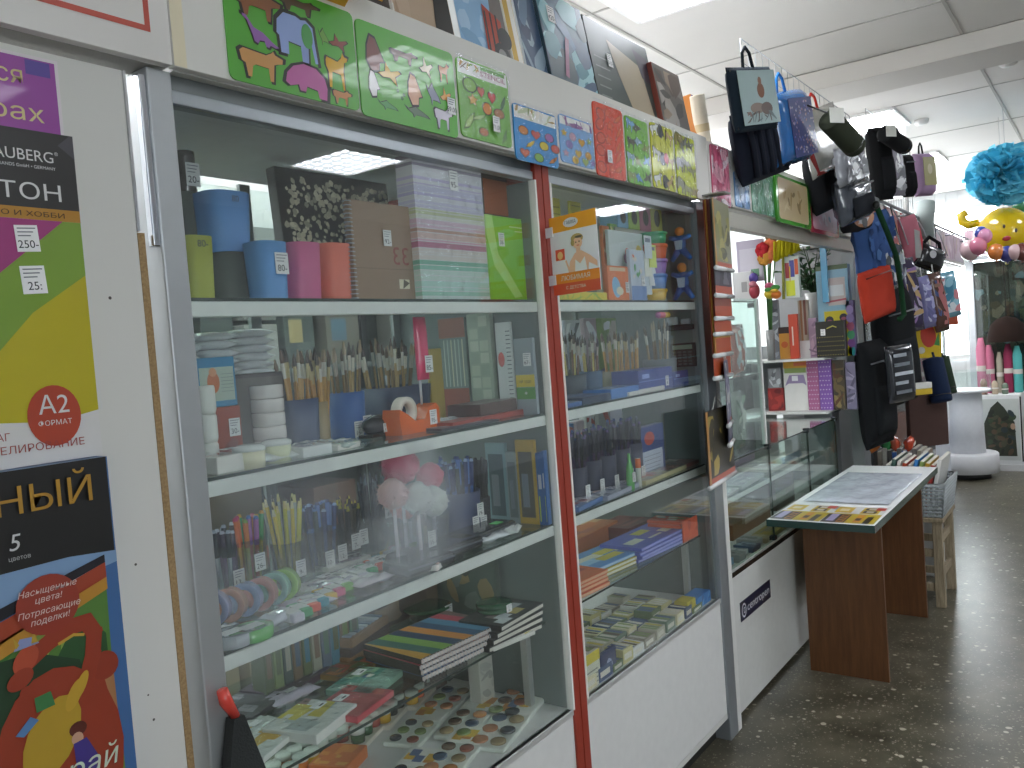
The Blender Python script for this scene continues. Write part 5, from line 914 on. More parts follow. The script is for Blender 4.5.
m.disc(wl*.56, hh*.63, wl*.012, '3a2a24', -.0028); m.disc(wl*.63, hh*.635, wl*.012, '3a2a24', -.0028); m.disc(wl*.6, hh*.59, wl*.03, 'b04a40', -.0028, hh*.006); m.stroke([(wl*.32, hh*.42), (wl*.36, hh*.34), (wl*.38, hh*.28)], wl*.035, 'c39a80', -.0022); m.build('card', 'print', t)
word(t, 'ГАММА', wl*.47, hh*.875, hh*.045, '2a3048', -.003, 'c', width=wl*.24); word(t, 'ЛЮБИМАЯ', wl*.5, hh*.175, hh*.06, 'ece4d8', -.003, 'c', width=wl*.62); word(t, 'С ДЕТСТВА', wl*.5, hh*.06, hh*.04, 'ece4d8', -.003, 'c', width=wl*.42)
for v in (.2, .82): m = MB(); m.box(-.022, .012, -.004, .004, hh*v-.013, hh*v+.013, 'b8bcc0', .001); m.build('clip', 'gloss', t)
# top shelf
for i, (L, R, T, B) in enumerate(((551, 561.5, 192, 225), (571, 582, 191, 225))): x0, y, w_, h = spot(L, R, T, S1, .2); z1 = at(L, B, .2).z; upright('note_block', ('left', 'right')[i]+' yellow hanging card above the advertising card', 'card', x0, .2, S1, w_, h, .01, 'b8b03a', draw=lambda m, a, b: [m.rect(a*.1, a*.9, b*(.62+.06*k), b*(.63+.06*k), '8a8430', -.0006) for k in range(5)])
price_t = upright('price_card', 'white price card between the two yellow cards', 'card', *spot(564, 571, 202, S1, .1)[:1], .1, S1, .028, .17, .004, 'd8dade')
x0, y, w_, h = spot(557, 609, 292, S1, .03); upright('game_box', 'long yellow box lying at the bottom of the top shelf under the advertising card', 'box', x0, .03, S1, w_, h, .04, 'bfae2c', ['d8c840', '8aa03a', 'c87a30', 'a8b840'], 12, 4)
for i, (L, R, T, c) in enumerate(((604, 611, 226, 'b8642c'), (612, 619, 224, '5f8a3c'))):
    x0, y, w_, h = spot(L, R, T, S1, .12); upright('card_strip', ('orange', 'green')[i]+' narrow strip of small toys hanging left of the white picture books', 'packet', x0, .12, S1, w_, h, .012, c, [c, 'd8c08a', '8a3a2c', 'e0d8c8'], 12, i)
x0, y, w_, h = spot(609, 631, 266, S1, .07); upright('picture_book', 'orange picture book with a blue bird, lower left of the white books', 'book', x0, .07, S1, w_, h, .012, 'c8682f', draw=lambda m, a, b: (m.disc(a*.35, b*.4, a*.18, '7aa8c8', -.0008, b*.3, .4), m.disc(a*.5, b*.3, a*.16, 'd8d0b8', -.001, b*.12), m.rect(a*.1, a*.8, b*.85, b*.95, 'e0c8a8', -.0008)), tagp=(.82, .4, '75-'))
x0, y, w_, h = spot(610, 644, 232, S1, .1); upright('picture_book', 'white picture book with clowns and a yellow balloon', 'book', x0, .1, S1, w_, h, .012, 'c9d2d2', draw=lambda m, a, b: (m.disc(a*.85, b*.75, a*.08, 'd0b83a', -.0008, b*.08), [m.disc(a*u, b*v, a*.06, c, -.001, b*.07) for u, v, c in ((.5, .7, 'c85a3a'), (.58, .66, '3a7a8a'), (.52, .6, 'd8a03a'), (.66, .68, '4a8a4a'), (.45, .62, '8a4a7a'))]))
x0, y, w_, h = spot(631, 646, 250, S1, .06); upright('picture_book', 'white and blue picture book with clowns, right of the orange one', 'book', x0, .06, S1, w_, h, .012, 'c4cede', draw=lambda m, a, b: (m.rect(0, a, 0, b*.3, '5a78a8', -.0006), abstract(m, a*.7, b*.45, -.001, ['c8602f', '3a8a4a', 'd8a83a', 'e0d8d0'], 9, 4, a*.15, b*.45)), tagp=(.75, .4, '90-'))
for i in range(5):
    L = 646+(i % 2)*4.5; T = 236+i*9; x0, y, w_, h = spot(L, L+7, T, S1, .05+.004*i); z1 = at(L, T+22, .05).z; m = MB(); m.box(0, w_, 0, .002, max(.0, z1-S1), h, ['c4ccd4', 'b8c45a', 'd0d0c8', 'c8ccd0', 'a8b0b8'][i]); m.rect(w_*.1, w_*.8, h*.9, h*.96, '5a6474', -.0005); tag(m.build('price_card', 'paper', loc=(x0, .05+.004*i, S1)), 'small price card in the column right of the white picture books', 'card', 'price cards in the column on the top shelf')
HB = [('6a9ab8', 'blue'), ('8aa84a', 'green'), ('a8607a', 'mauve'), ('a8a84a', 'olive yellow')]
for i, (c, n_) in enumerate(HB):
    L = 619+11.2*i; x0, y, w_, h = spot(L, L+10.6, 207-(.8*i), S1, .115); z0 = at(619, 227, .115).z; h2 = h-(z0-S1); m = MB(); m.box(0, w_, 0, .07, 0, h2, c, .003); m.disc(w_/2, h2*.5, w_*.27, '2a2a28', -.0005, h2*.3)
    tag(m.build('tissue_box', 'print', loc=(x0, .115, z0)), n_+' cube box with a dark round opening, in the row above the picture books', 'box')
xa = at(614, 217, .115).x; xb = at(664, 217, .115).x; m = MB(); m.box(xa, min(xb, 2.8), .114, .2, S1, at(619, 227, .115).z-.0005, '8a8c84', .002); tag(m.build('carton', 'paper'), 'grey carton behind the picture books carrying the cube boxes', 'carton')
# stacked dough tubs
DT = [('b8921f', 'yellow'), ('3f6fae', 'blue'), ('8a6aa8', 'lilac'), ('c0562c', 'orange'), ('1f8a5a', 'green')]
Tt = [288, 273, 258, 243, 231]; z = S1
for i, (c, n_) in enumerate(DT):
    x0, y, w_, h = spot(661.5, 675, Tt[i], S1, .035); z1 = S1+h; hh = z1-z-.0008; q = w_/2*.96; t = thing('dough_tub', n_+' dough tub in the pillar of five, '+('bottom', 'second from bottom', 'middle', 'second from top', 'top')[i], 'tub', (x0+w_/2, .035+q, z)); m = MB(); m.lathe([(q*.8, 0), (q*.94, hh*.75)], c, n=20); m.build('tub_body', 'gloss', t); m = MB(); m.lathe([(q, hh*.75), (q, hh*.97), (q*.9, hh)], c, n=20); m.build('lid', 'gloss', t); z = z1
for i, (px, T, lb) in enumerate(((684, 226, 'blue star limbed puppet with orange head, upper one beside the tub pillar'), (684, 262, 'blue star limbed puppet with orange head, lower one beside the tub pillar'))):
    c = atx(px, T+18, 2.79); z0 = S1 if i else atx(px, 262, 2.79).z; zt = atx(px, T, 2.79).z; hh = zt-z0; t = thing('toy_puppet', lb, 'toy', (2.785, max(.04, c.y), z0), -PI/2); m = MB(); m.ell((0, 0, hh*.5), (.022, .014, hh*.26), '2f5c98'); 
    for sx in (-1, 1): m.tube([(0, 0, hh*.62), (sx*.04, 0, hh*.72)], [.012, .007], '2f5c98', 8); m.tube([(sx*.008, 0, hh*.35), (sx*.036, 0, .008)], [.014, .008], '27508c', 8)
    m.poly([(-.012, hh*.35), (.012, hh*.35), (.016, hh*.6), (-.016, hh*.6)], 'b8c4d4', -.0155); m.build('body', 'paint', t); m = MB(); m.ell((0, 0, hh*.86), (.017, .015, hh*.13), 'b8722c'); m.build('head', 'paint', t)
# second shelf: brushes, blue boxes, calculators
def c2(*a, **k): brushcup(*a, **k)
G1 = [('5a5648', '8a8a80', '3a3630'), ('a89a5a', 'a8a898', '4a4034'), ('6a4a38', '9a9088', '2e2a28')]
brushcup(562, 580, 376, 398, 332, '2f3b44', 'dark cup of brushes at the left end of the second cabinet', 'thin brush in the dark cup at the left end', 10, G1, 21, y=.14); brushcup(583, 597, 372, 395, 334, '3a5068', 'blue grey cup of brushes, second from the left in the second cabinet', 'thin brush in the blue grey cup', 9, G1, 22, y=.14)
brushcup(607, 624, 372, 390, 333, '7a7460', 'tan cup of pale brushes in the second cabinet', 'pale handled brush in the tan cup of the second cabinet', 12, WB, 23, y=.12); brushcup(625, 639, 372, 388, 333, '3a3a3e', 'dark grey cup of pale brushes right of the tan cup', 'pale handled brush in the dark grey cup', 10, WB, 24, y=.12)
brushcup(652, 668, 360, 378, 322, '4a5458', 'slate cup of long brushes under the black tray', 'long brush in the slate cup', 10, DB, 25, y=.06)
for i, (L, R, T, c, lb) in enumerate(((566, 582, 320, '9aa0a8', 'grey white packet hung behind the left brush cups'), (586, 598, 318, '8a7a80', 'brownish shiny packet behind the second brush cup'), (598, 618, 318, '5f7a34', 'green labelled packet hung above the tan brush cup'))): x0, y, w_, h = spot(L, R, T, S2, .3); upright('packet', lb, 'packet', x0, .3, S2, w_, h, .02, c, [c, 'c8ccd0', '50545c', 'a8a098'], 9, i)
z0 = S2
for i, (L, R, B, d, h, rz, lb, c, cs) in enumerate(((566, 606, 412, .12, .012, 4, 'blue flat pack of markers at the front left, second shelf', '35588c', ['3a6aa0', 'c8602c', '9ab0c8']), (582, 625, 404, .14, .02, 2, 'dark blue case lying behind the flat marker pack', '22304a', ['2a3a58', '35507a']), (612, 640, 398, .1, .03, 0, 'blue paper wrapped stack in the middle of the second shelf', '3466a4', ['5a8ac0', 'c0ccd8', '3a62a0']), (628, 668, 396, .1, .012, 3, 'white and orange leaflet pack in front of the blue boxes', 'b8b4b0', ['c86a3a', '4a5a7a', 'd8d0c8']))): lay(L, R, B, z0, d, h, rz, lb, cs, 70+i, base=c, film=i != 1)
for i, (L, R, T, B, lb) in enumerate(((640, 674, 368, 390, 'deep blue box with a price tag, left of the two beside the calculators'), (675, 696, 371, 384, 'deep blue box, right of the two beside the calculators'))):
    x0, y, w_, h = spot(L, R, T, S2, .05+.01*i); upright('envelope_box', lb, 'box', x0, y, S2, w_, max(h, .05), .1 if i == 0 else .03, '22387e', draw=lambda m, a, b: (m.rect(0, a, b*.45, b*.49, '5a74b0', -.0006), m.rect(a*.1, a*.3, b*.6, b*.8, '8a9cc8', -.0006)), tagp=(.8, .35, '9-') if i == 0 else None)
def calc(L, R, T, B, lb):
    x0, y, w_, h, zz = side2(L, R, T, S2, B); z0 = max(S2, atx(R, B, XW).z); t = thing('calculator', lb, 'calculator', (x0-.01, y, z0), -PI/2); hh = atx((L+R)/2, T, XW).z-z0; m = MB(); m.box(0, w_, 0, .01, 0, hh, '24282a', .003); m.rect(w_*.12, w_*.88, hh*.74, hh*.92, '7a8478', -.0006); m.build('calculator_body', 'gloss', t); m = MB()
    for r_ in range(5):
        for k in range(4): m.box(w_*(.12+.2*k), w_*(.26+.2*k), -.0025, -.0001, hh*(.08+.125*r_), hh*(.16+.125*r_), '484e50')
    m.build('keys', 'gloss', t)
calc(671, 697, 343, 366, 'dark calculator leaning on the right side wall of the second cabinet')
x0, y, w_, h, zz = side2(664, 702, 320, S2, 330); z0 = atx(684, 330, XW).z; t = thing('letter_tray', 'flat black tray high on the right side wall of the second cabinet', 'tray', (x0-.02, y, z0), -PI/2); m = MB(); m.box(0, w_, 0, .015, 0, .02, '1f2224', .003); m.build('tray', 'gloss', t); m = MB(); m.box(.02, .06, -.001, .014, .021, .05, '9aa0a4', .004); m.box(.075, .11, -.001, .014, .021, .04, '8a9098', .004); m.build('small_packs', 'print', t)
m = MB(); m.M = Matrix.Rotation(PI/2, 4, 'Y'); m.lathe([(.004, -.06), (.011, -.05, 'b03a5a'), (.011, 0, 'c8a82c'), (.011, .045, 'c8a82c'), (.005, .06)], '8a3a7a', n=12); p = at(663, 315, .03); tag(m.build('felt_pen', 'gloss', loc=(p.x, .03, p.z), rot=(0, 0, .1)), 'thick yellow and magenta felt pen clipped under the top shelf bar', 'pen')
# third shelf: pens, tagged sleeves, boxes
PB = [('28305a', '2a2e4a', '3a4a7a'), ('3a2c50', '2a2a3a', '5a4a7a'), ('22262e', '2e3440', '4a5260')]
for i, (L, R, T, B, Tb) in enumerate(((571, 583, 470, 482, 432), (585, 597, 463, 476, 428), (599, 611, 458, 468, 424), (612, 625, 452, 462, 420), (626, 637, 446, 456, 418))):
    penjar(L, R, T, B, Tb, ('leftmost', 'second', 'third', 'fourth', 'rightmost')[i]+' dark stand of pens with a price tag, second cabinet', 'dark pen in the '+('leftmost', 'second', 'third', 'fourth', 'rightmost')[i]+' dark stand of the second cabinet', 11, PB, 40+i, y=.08+.01*(i % 2), col='2a2e44', mat='paint', tags=((.0, .03, '12-'),))
for i, (L, R, T, c, lb) in enumerate(((566, 576, 424, '35689a', 'blue upright pack at the left end behind the pen stands'), (578, 586, 420, 'b0a0a4', 'red and white pack behind the pen stands'), (588, 597, 414, 'b8b8b4', 'white pack behind the pen stands'), (600, 612, 408, '8a8a84', 'grey pack with tan label behind the pen stands'), (613, 624, 405, 'b0b0bc', 'white lilac pack behind the pen stands'))): x0, y, w_, h = spot(L, R, T, S3, .3); upright('packet', lb, 'packet', x0, .3, S3, w_, h, .03, c, [c, 'd0d0d0', '6a5a5a', 'a04a3c'], 6, 20+i)
x0, y, w_, h = spot(640, 665, 425, S3, .1); upright('game_box', 'blue box with red and white print at the right of the pen stands', 'box', x0, .1, S3, w_, h, .03, '33477c', draw=lambda m, a, b: (m.disc(a*.4, b*.75, a*.2, 'a8402c', -.0008, b*.14), m.rect(a*.1, a*.9, b*.1, b*.5, 'b4bccc', -.0008), [m.rect(a*.15, a*.8, b*(.15+.08*k), b*(.16+.08*k), '6a7488', -.001) for k in range(4)]))
p = at(633, 476, .03); z1 = at(633, 453, .03).z; t = thing('glue_stick', 'lime green glue bottle standing at the front of the third shelf, second cabinet', 'glue', (p.x, .04, S3)); m = MB(); m.lathe([(.012, 0), (.013, .03), (.011, (z1-S3)*.6), (.005, (z1-S3)*.8), (.004, z1-S3)], '5aa85a', n=14); m.build('bottle', 'gloss', t); price(t, 0, .04, -.0135, .02, .03, '8-')
p = at(642, 482, .03); t = thing('glue_stick', 'orange capped glue stick at the front of the third shelf, second cabinet', 'glue', (p.x, .04, S3)); m = MB(); m.lathe([(.009, 0), (.009, .06, 'c85a20'), (.009, .061, 'c85a20'), (.009, .09)], 'd0d0c8', n=14); m.build('tube', 'gloss', t)
for i, (L, R, B, rz, c, cs, lb) in enumerate(((575, 612, 507, 6, '4a6a9a', ['c8c8d0', '5a7aa8', '8a3a4a'], 'blue white pack of pens lying at the front left, third shelf'), (605, 650, 494, 4, '8a8ea0', ['b8b8c4', '4a5a8a', 'c0a090'], 'lilac grey pack lying in the middle of the third shelf'), (645, 690, 480, 2, 'a8a07a', ['c8c08a', '5a8a9a', 'b85a3a', 'd8d4c8'], 'yellow and blue exercise book lying at the front of the third shelf'), (668, 705, 468, 0, '6a3a38', ['8a4a44', '3a3a3e', 'a8a098'], 'dark red book lying at the right end of the third shelf'))): lay(L, R, B, S3, .12, .014, rz, lb, cs, 80+i, base=c)
m = MB(); p = at(568, 512, .03); m.M = Matrix.Rotation(PI/2, 4, 'Y'); m.lathe([(.011, -.03, 'c8602c'), (.012, 0, '3a5a9a'), (.011, .03)], 'c8602c', c=(-.0125, 0, 0), n=12); tag(m.build('marker', 'gloss', loc=(p.x+.02, .045, S3)), 'short orange and blue marker in the front left corner of the third shelf', 'marker')
# low shelf: books and red boxes
BS = [(566, 610, 600, .17, .05, -5, 'b85a34', 'orange stack of thin booklets at the left of the low shelf'), (572, 640, 578, .17, .03, -6, 'a89a3c', 'yellow and white booklet with blue edge'), (590, 660, 568, .16, .045, -4, '4a7ab0', 'pale blue booklet stack in the middle of the low shelf'), (645, 690, 555, .16, .05, -3, '4a52a0', 'violet blue booklet stack right of the pale blue one'), (684, 716, 548, .13, .075, 0, 'b8482c', 'bright red orange box at the right end of the low shelf')]
for i, (L, R, B, d, h, rz, c, lb) in enumerate(BS):
    p = atz((L+R)/2, B, S4); y = max(.06, min(p.y, .25)); x0, x1 = at(L, B, y).x, at(R, B, y).x; x1 = min(x1, 2.77); n = max(2, int(h/.012))
    for k in range(n):
        t = thing('booklet', ('thin booklet of the '+lb), 'booklet', ((x0+x1)/2+R_.uniform(-.006, .006), y+d/2+R_.uniform(0, .01), S4+.012*k), math.radians(rz+R_.uniform(-2, 2)), group=lb); w_ = x1-x0; m = MB(); m.box(-w_/2, w_/2, -d/2, d/2, 0, .0112, c, .001); r = random.Random(i*9+k)
        if k == n-1:
            for j in range(7): a, b2 = r.uniform(-.45, .2)*w_, r.uniform(-.45, .2)*d; z = .0114+.0001*j; m.add([(a, b2, z), (a+w_*.25, b2, z), (a+w_*.25, b2+d*.25, z), (a, b2+d*.25, z)], [(0, 1, 2, 3)], r.choice([['c8b83c', 'd8d4c8', '8a3a34'], ['c8c040', 'e0dcd0', 'a83a3a'], ['c8c4b0', 'b8a83c', '8ab0d0'], ['c8ccb8', 'b8b040', '5a5aa0'], ['6a7a4a', 'a8a8a0', 'd8d0c0']][i]))
        m.build('cover', 'print', t); m = MB(); m.box(-w_*.49, w_*.49, -d/2-.0004, -d/2-.0001, .002, .009, ['d0a080', 'd8d8c8', 'a8c4dc', '8a90c8', 'c86a48'][i]); m.build('pages', 'paper', t)
lay(575, 622, 545, S4, .16, .06, 3, 'flat pile of orange and pink magazines at the back of the low shelf', ['b86a3c', 'c8907a', 'a05a4a', 'd8b080'], 90, base='a8623c', film=False, name='magazine_pile', cat='magazines'); lay(630, 680, 530, S4, .15, .05, 0, 'maroon box at the back of the low shelf', ['6a2c2c', '7a3a34'], 91, base='5f2a2a', film=False, name='gift_box', cat='box')
lay(668, 706, 512, S4, .12, .03, 0, 'pale green and white pack on top of the red orange box', ['8aa05a', 'd0d4c0', '6a8a4a'], 92, base='a8b090')
# cabinet floor: tubes and small boxes
SB = ['c8c0a0', '3a4a6a', '5a6a4a', 'b0a878', 'd0d0cc', '8a8478', 'a8a494', '6a7a6a']
k = 0
for row, y in enumerate((.05, .13, .21, .3)):
    x = 1.9+.03*row
    while x < 2.66-.02*row:
        r = random.Random(k+5); w_ = r.uniform(.05, .085); h = r.uniform(.02, .045); c = SB[k % 8]; t = thing('tube_box', 'small muted paint tube box in the rows on the second cabinet floor', 'box', (x+w_/2, y, S5), math.radians(r.uniform(-4, 4)), group='paint tube boxes on the second cabinet floor'); m = MB(); m.box(-w_/2, w_/2, -.034, .034, 0, h, c, .002)
        for j in range(3): a = (-.4+.27*j)*w_; m.add([(a, -.028, h+.0003), (a+w_*.2, -.028, h+.0003), (a+w_*.2, .028, h+.0003), (a, .028, h+.0003)], [(0, 1, 2, 3)], r.choice(['4a5a7a', 'd8d4c8', '5a4a3a', '7a8a5a', 'b8a850']))
        m.build('box', 'print', t); m = MB(); m.box(-w_*.4, w_*.3, -.0345, -.0341, h*.3, h*.7, 'c8c4b8'); m.build('label', 'print', t); x += w_+r.uniform(.003, .012); k += 1
x0, y, w_, h = spot(587, 612, 655, S5, .02); upright('card_box', 'white and yellow printed box at the front left of the second cabinet floor', 'box', 1.895, .018, S5, .1, .1, .012, 'b8b8a8', draw=lambda m, a, b: (m.rect(0, a, b*.7, b, 'b8a83a', -.0006), [m.rect(a*.1, a*.85, b*(.1+.12*i), b*(.14+.12*i), '7a7c74', -.0006) for i in range(4)]))
upright('card_box', 'navy box beside the white and yellow one on the second cabinet floor', 'box', 2.0, .018, S5, .09, .075, .012, '2c3658', ['3a4668', '8a94b0'], 4, 2); upright('card_box', 'bright blue flat box at the right front corner of the second cabinet floor', 'box', 2.68, .02, S5, .12, .04, .06, '2f6fae', ['5a98c8', '2a5a94'], 5, 3); upright('card_box', 'mustard yellow box left of the bright blue one, second cabinet floor', 'box', 2.6, .02, S5, .07, .05, .05, 'a89a2c', ['c8b840', '8a7c24'], 4, 3)

x0, x1, zz0, zz1 = fr(684, 716, 520, 545, .05); upright('pencil_box', 'long red orange carton at the front right of the low shelf, second cabinet', 'box', x0, .052, S4, min(x1, 2.8)-x0, .075, .006, 'c04a28', ['d05a34', 'a83a20'], 5, 3)
GAIN[0] = 1.0
# ---------------------------------------------------------------- calendars hanging on the post
def calendar(k, ztop, zbot, w_, cs, base, lb, rz=8, x=2.76, frame=None, seed=1, foot='b8502c'):
    y = -.03-.006*k; t = thing('wall_calendar', lb, 'calendar', (x, y-w_*math.sin(math.radians(rz)), zbot), math.radians(rz)); h = ztop-zbot; m = MB(); m.box(0, w_, -.0012, 0, 0, h, base); m.rect(0, w_, 0, h*.12, foot, -.0015); abstract(m, w_*.9, h*.82, -.0016, cs, 22, seed, w_*.05, h*.14, .05, .25)
    if frame: m.rect(0, w_*.07, 0, h, frame, -.004)
    m.build('sheet', 'print', t); m = MB(); m.tube([(-.002, -.002, .006), (w_+.002, -.002, .006)], .0085, 'dfe1e2', 10); m.build('rod', 'gloss', t); m = MB(); m.tube([(w_*.3, 0, h), (w_/2, .008, h+.04), (w_*.7, 0, h)], .0012, 'c8c8c0', 5); m.build('hanging_cord', 'gloss', t)
for k, a in enumerate(((1.965, 1.335, ['b8503a', 'a03a2c', 'd8a878', '3a2c28'], 'a84434', 'longest of the upper calendars, red with a white bottom rod'), (1.965, 1.415, ['d8b048', 'e0cc8a', '7a5a2c'], 'c8a23c', 'yellow bordered calendar above the red one'), (1.965, 1.49, ['9a4030', '5a3a30', 'c87a4a'], '7a3028', 'dark red calendar, third from below'), (1.965, 1.545, ['b06048', '6a4a3c', 'c8a888'], '8a4a38', 'brownish calendar, fourth from below'),
    (1.965, 1.625, ['4a4c58', '7a7c84', '2c2e36'], '3c3e48', 'dark grey calendar with a winter picture'), (1.968, 1.72, ['6a6a2c', '9a9444', '4a4a20', 'b0a858', '8a8a50'], '8a8a68', 'golden autumn landscape calendar in a peach border, topmost'))): calendar(k, a[0], a[1], .25, a[2], a[3], a[4], seed=k+2, frame='c8903c' if k in (1, 5) else None)
m = MB(); m.box(2.84, 2.9, -.115, -.008, 1.99, 1.995, '9a9a98'); tag(m.build('hook_bar', 'metal'), 'short metal hook bar at the top of the post carrying the calendars', 'hook')
calendar(1, 1.235, .97, .33, ['3a3420', '8a7a3c', '2a2618', 'b09a4c'], '2e2a20', 'lower calendar on the post with dark gold picture and orange foot', rz=6, x=2.64, frame='c08a4a', seed=9)
calendar(0, 1.22, 1.09, .16, ['5a5a74', '8a8aa0', '3a3a50'], '4a4a60', 'small slate violet calendar behind the lower dark gold one', rz=16, x=2.83, seed=10)
calendar(.5, 1.4, 1.16, .15, ['e0e0dc', '6a6a88', '9a9ab0'], '5a5a70', 'slate and white calendar between the upper and lower calendars', rz=16, x=2.83, seed=11)
# ---------------------------------------------------------------- glass counter
t = thing('glass_counter', 'low white glass topped counter between the grey post and the folding table', 'counter')
X0, X1, XE = 2.954, 4.5, 5.049
m = MB(); m.box(X0, XE, 0, .016, .05, .572, 'd2d3cf', .001); m.box(X0, XE, .0165, .5, .5555, .572, 'c4c4c0'); m.box(X0, XE, .06, .5, 0, .0495, '23221f'); m.box(X0, X0+.016, .0165, .5, .05, .555, 'c8c8c4'); m.build('base_unit', 'paint', t)
m = MB(); m.box(X0, XE, -.003, .012, .5725, .592, '1d1f1f', .001); m.build('black_strip', 'gloss', t); m = MB(); m.box(X0, XE, -.003, .012, .5925, .602, 'd8dad6', .001); m.build('sill_rail', 'metal', t)
for a, b_ in ((X0, 3.459), (3.462, 4.009), (4.012, X1)): m = MB(); m.box(a, b_, 0, .006, .6025, 1.004, 'ffffff'); m.build('front_pane', 'clean_glass', t); m = MB(); m.box(a, b_, -.002, .45, 1.0045, 1.0105, 'ffffff'); m.build('top_pane', 'clean_glass', t); m = MB(); m.box(a, b_, -.0027, -.0021, 1.0045, 1.0105, '2b3a36'); m.build('glass_edge', 'gloss', t)
m = MB(); m.box(X1, X1+.006, 0, .45, .6025, 1.004, 'ffffff'); m.build('side_pane', 'clean_glass', t)
for x in (3.4605, 4.0105, 4.4985): m = MB(); m.box(x-.0012, x+.0012, -.001, .007, .603, 1.004, '26332f'); m.box(x-.014, x+.014, -.006, .02, .992, 1.016, '22282a', .003); m.box(x-.014, x+.014, -.006, .02, .603, .622, '22282a', .003); m.build('joint_clip', 'gloss', t)
s = MB(); s.box(X0+.01, X1-.01, .12, .44, .80, .806, 'ffffff'); sh = s.build('shelf', 'clean_glass', t, 'glass shelf with a white front lip'); s = MB(); s.box(X0+.01, X1-.01, .1185, .1195, .79, .81, 'd0d2ce'); s.build('front_bar', 'paint', sh)
m = MB(); m.box(X0, XE, .49, .5, .56, .99, '8a908c'); m.build('back_panel', 'paint', t)
L0, L1 = at(739, 611).x, at(770, 595).x
t = thing('brand_plate', 'navy plate with white lettering stuck on the white counter base', 'sign', (3.02, -.0005, .385)); m = MB(); m.box(0, .34, -.002, 0, 0, .075, '1e2440'); m.disc(.035, .037, .024, 'dfe2ea', -.0024, .028, n=24); m.disc(.035, .037, .018, '1e2440', -.0026, .021, n=24); m.rect(.03, .046, .026, .048, 'dfe2ea', -.0028); m.rect(.034, .042, .03, .044, '1e2440', -.003); m.build('plate', 'print', t); word(t, 'centropen', .072, .024, .033, 'dfe2ea', -.0026, width=.25)
# goods in the counter
Z1, Z2 = .8065, .5725
def lay2(x, y, z, w_, d, h, rz, lb, cs, seed, base, **k): return flatpack(lb, x, y, z, w_, d, h, rz, cs, seed, base=base, **k)
lay2(3.2, .28, Z1, .22, .14, .06, 5, 'lime green crumpled bag on the upper level of the glass counter', ['8ab02c', 'b8d05a', '6a8a24'], 1, '8ab030'); lay2(3.12, .2, Z1, .2, .08, .012, 0, 'pink grey sheet pack at the left of the counter shelf', ['b0a0a0', '9a8a8c', 'c8bcbc'], 2, 'a89a9a'); lay2(3.36, .2, Z1, .22, .12, .012, 4, 'pale grey sheet pack on the counter shelf behind the first pane', ['b8b8bc', 'c8c4c4', 'a4a4aa'], 3, 'b4b0b2')
lay2(3.65, .24, Z1, .34, .18, .02, 3, 'wide silvery sheet pack on the counter shelf behind the middle pane', ['b4b8bc', 'c4c8cc', '9aa0a4'], 4, 'b0b4b6'); lay2(4.15, .25, Z1, .4, .18, .02, 0, 'pale white sheet pack on the counter shelf behind the right pane', ['b8b8b6', 'c8c8c4', 'a0a09c'], 5, 'b8b8b4')
upright('card_box', 'red and grey box at the back of the counter shelf', 'box', 3.62, .36, Z1, .2, .13, .05, '7a3a34', ['9a5a4a', '8a8a8a', '6a2c2a'], 8, 4)
for i in range(7): x = 3.03+.085*i; lay2(x, .09+.02*(i % 2), Z2+.0005, .075, .09, .02+.006*(i % 3), -4+3*(i % 4), ('red and white', 'pale blue', 'grey', 'white', 'dark blue', 'silver', 'beige')[i]+' small box in the front row on the counter floor', [['b04a3c', 'd0c8c0'], ['6a9ac0', 'c0d0d8'], ['9aa0a0', '6a7478'], ['d0d4d4', '8a94a0'], ['3a5a7a', '9ab0c0'], ['b0b8b8', '808a8c'], ['b8ac90', 'd0c8b0']][i], 20+i, ['b04a3c', '7aa4c4', '9a9e9e', 'd0d4d4', '4a6a8a', 'a8b0b0', 'b8ac90'][i], film=False, name='small_box', cat='box')
lay2(3.2, .3, Z2, .4, .2, .09, 0, 'long orange and white carton at the back left of the counter floor', ['b8642c', 'c8a07a', '8a4a2c', 'd0c0b0'], 30, 'a8683c', film=False, name='carton', cat='carton'); lay2(3.75, .3, Z2, .5, .2, .07, 0, 'long brown carton at the back right of the counter floor', ['8a5a34', '6a4a34', 'a87a50'], 31, '7a5438', film=False, name='carton', cat='carton'); lay2(3.72, .1, Z2, .3, .08, .02, 0, 'yellow strip box at the front right of the counter floor', ['b8a03a', '8a8a80'], 32, 'a89a4a', film=False, name='strip_box', cat='box')
lay2(4.3, .32, Z2, .3, .2, .2, 0, 'dark brown box with a price label at the right end inside the counter', ['3a302c', '4a3c34'], 33, '3a322e', film=False, name='storage_box', cat='box', tagp=(.1, -.2))
upright('gift_box', 'lilac gift box with grey flower rings standing inside the right end of the counter', 'gift box', 4.08, .4, Z1, .3, .17, .06, '9a86a4', draw=lambda m, a, b: [m.disc(a*u, b*v, .03, c, -.0006-.0002*i) for i, (u, v, c) in enumerate(((.3, .6, '4a444c'), (.6, .35, 'b8a4b8'), (.75, .7, 'c4b0c4'), (.12, .3, 'c0acc0'), (.48, .8, '7a6a84')))])
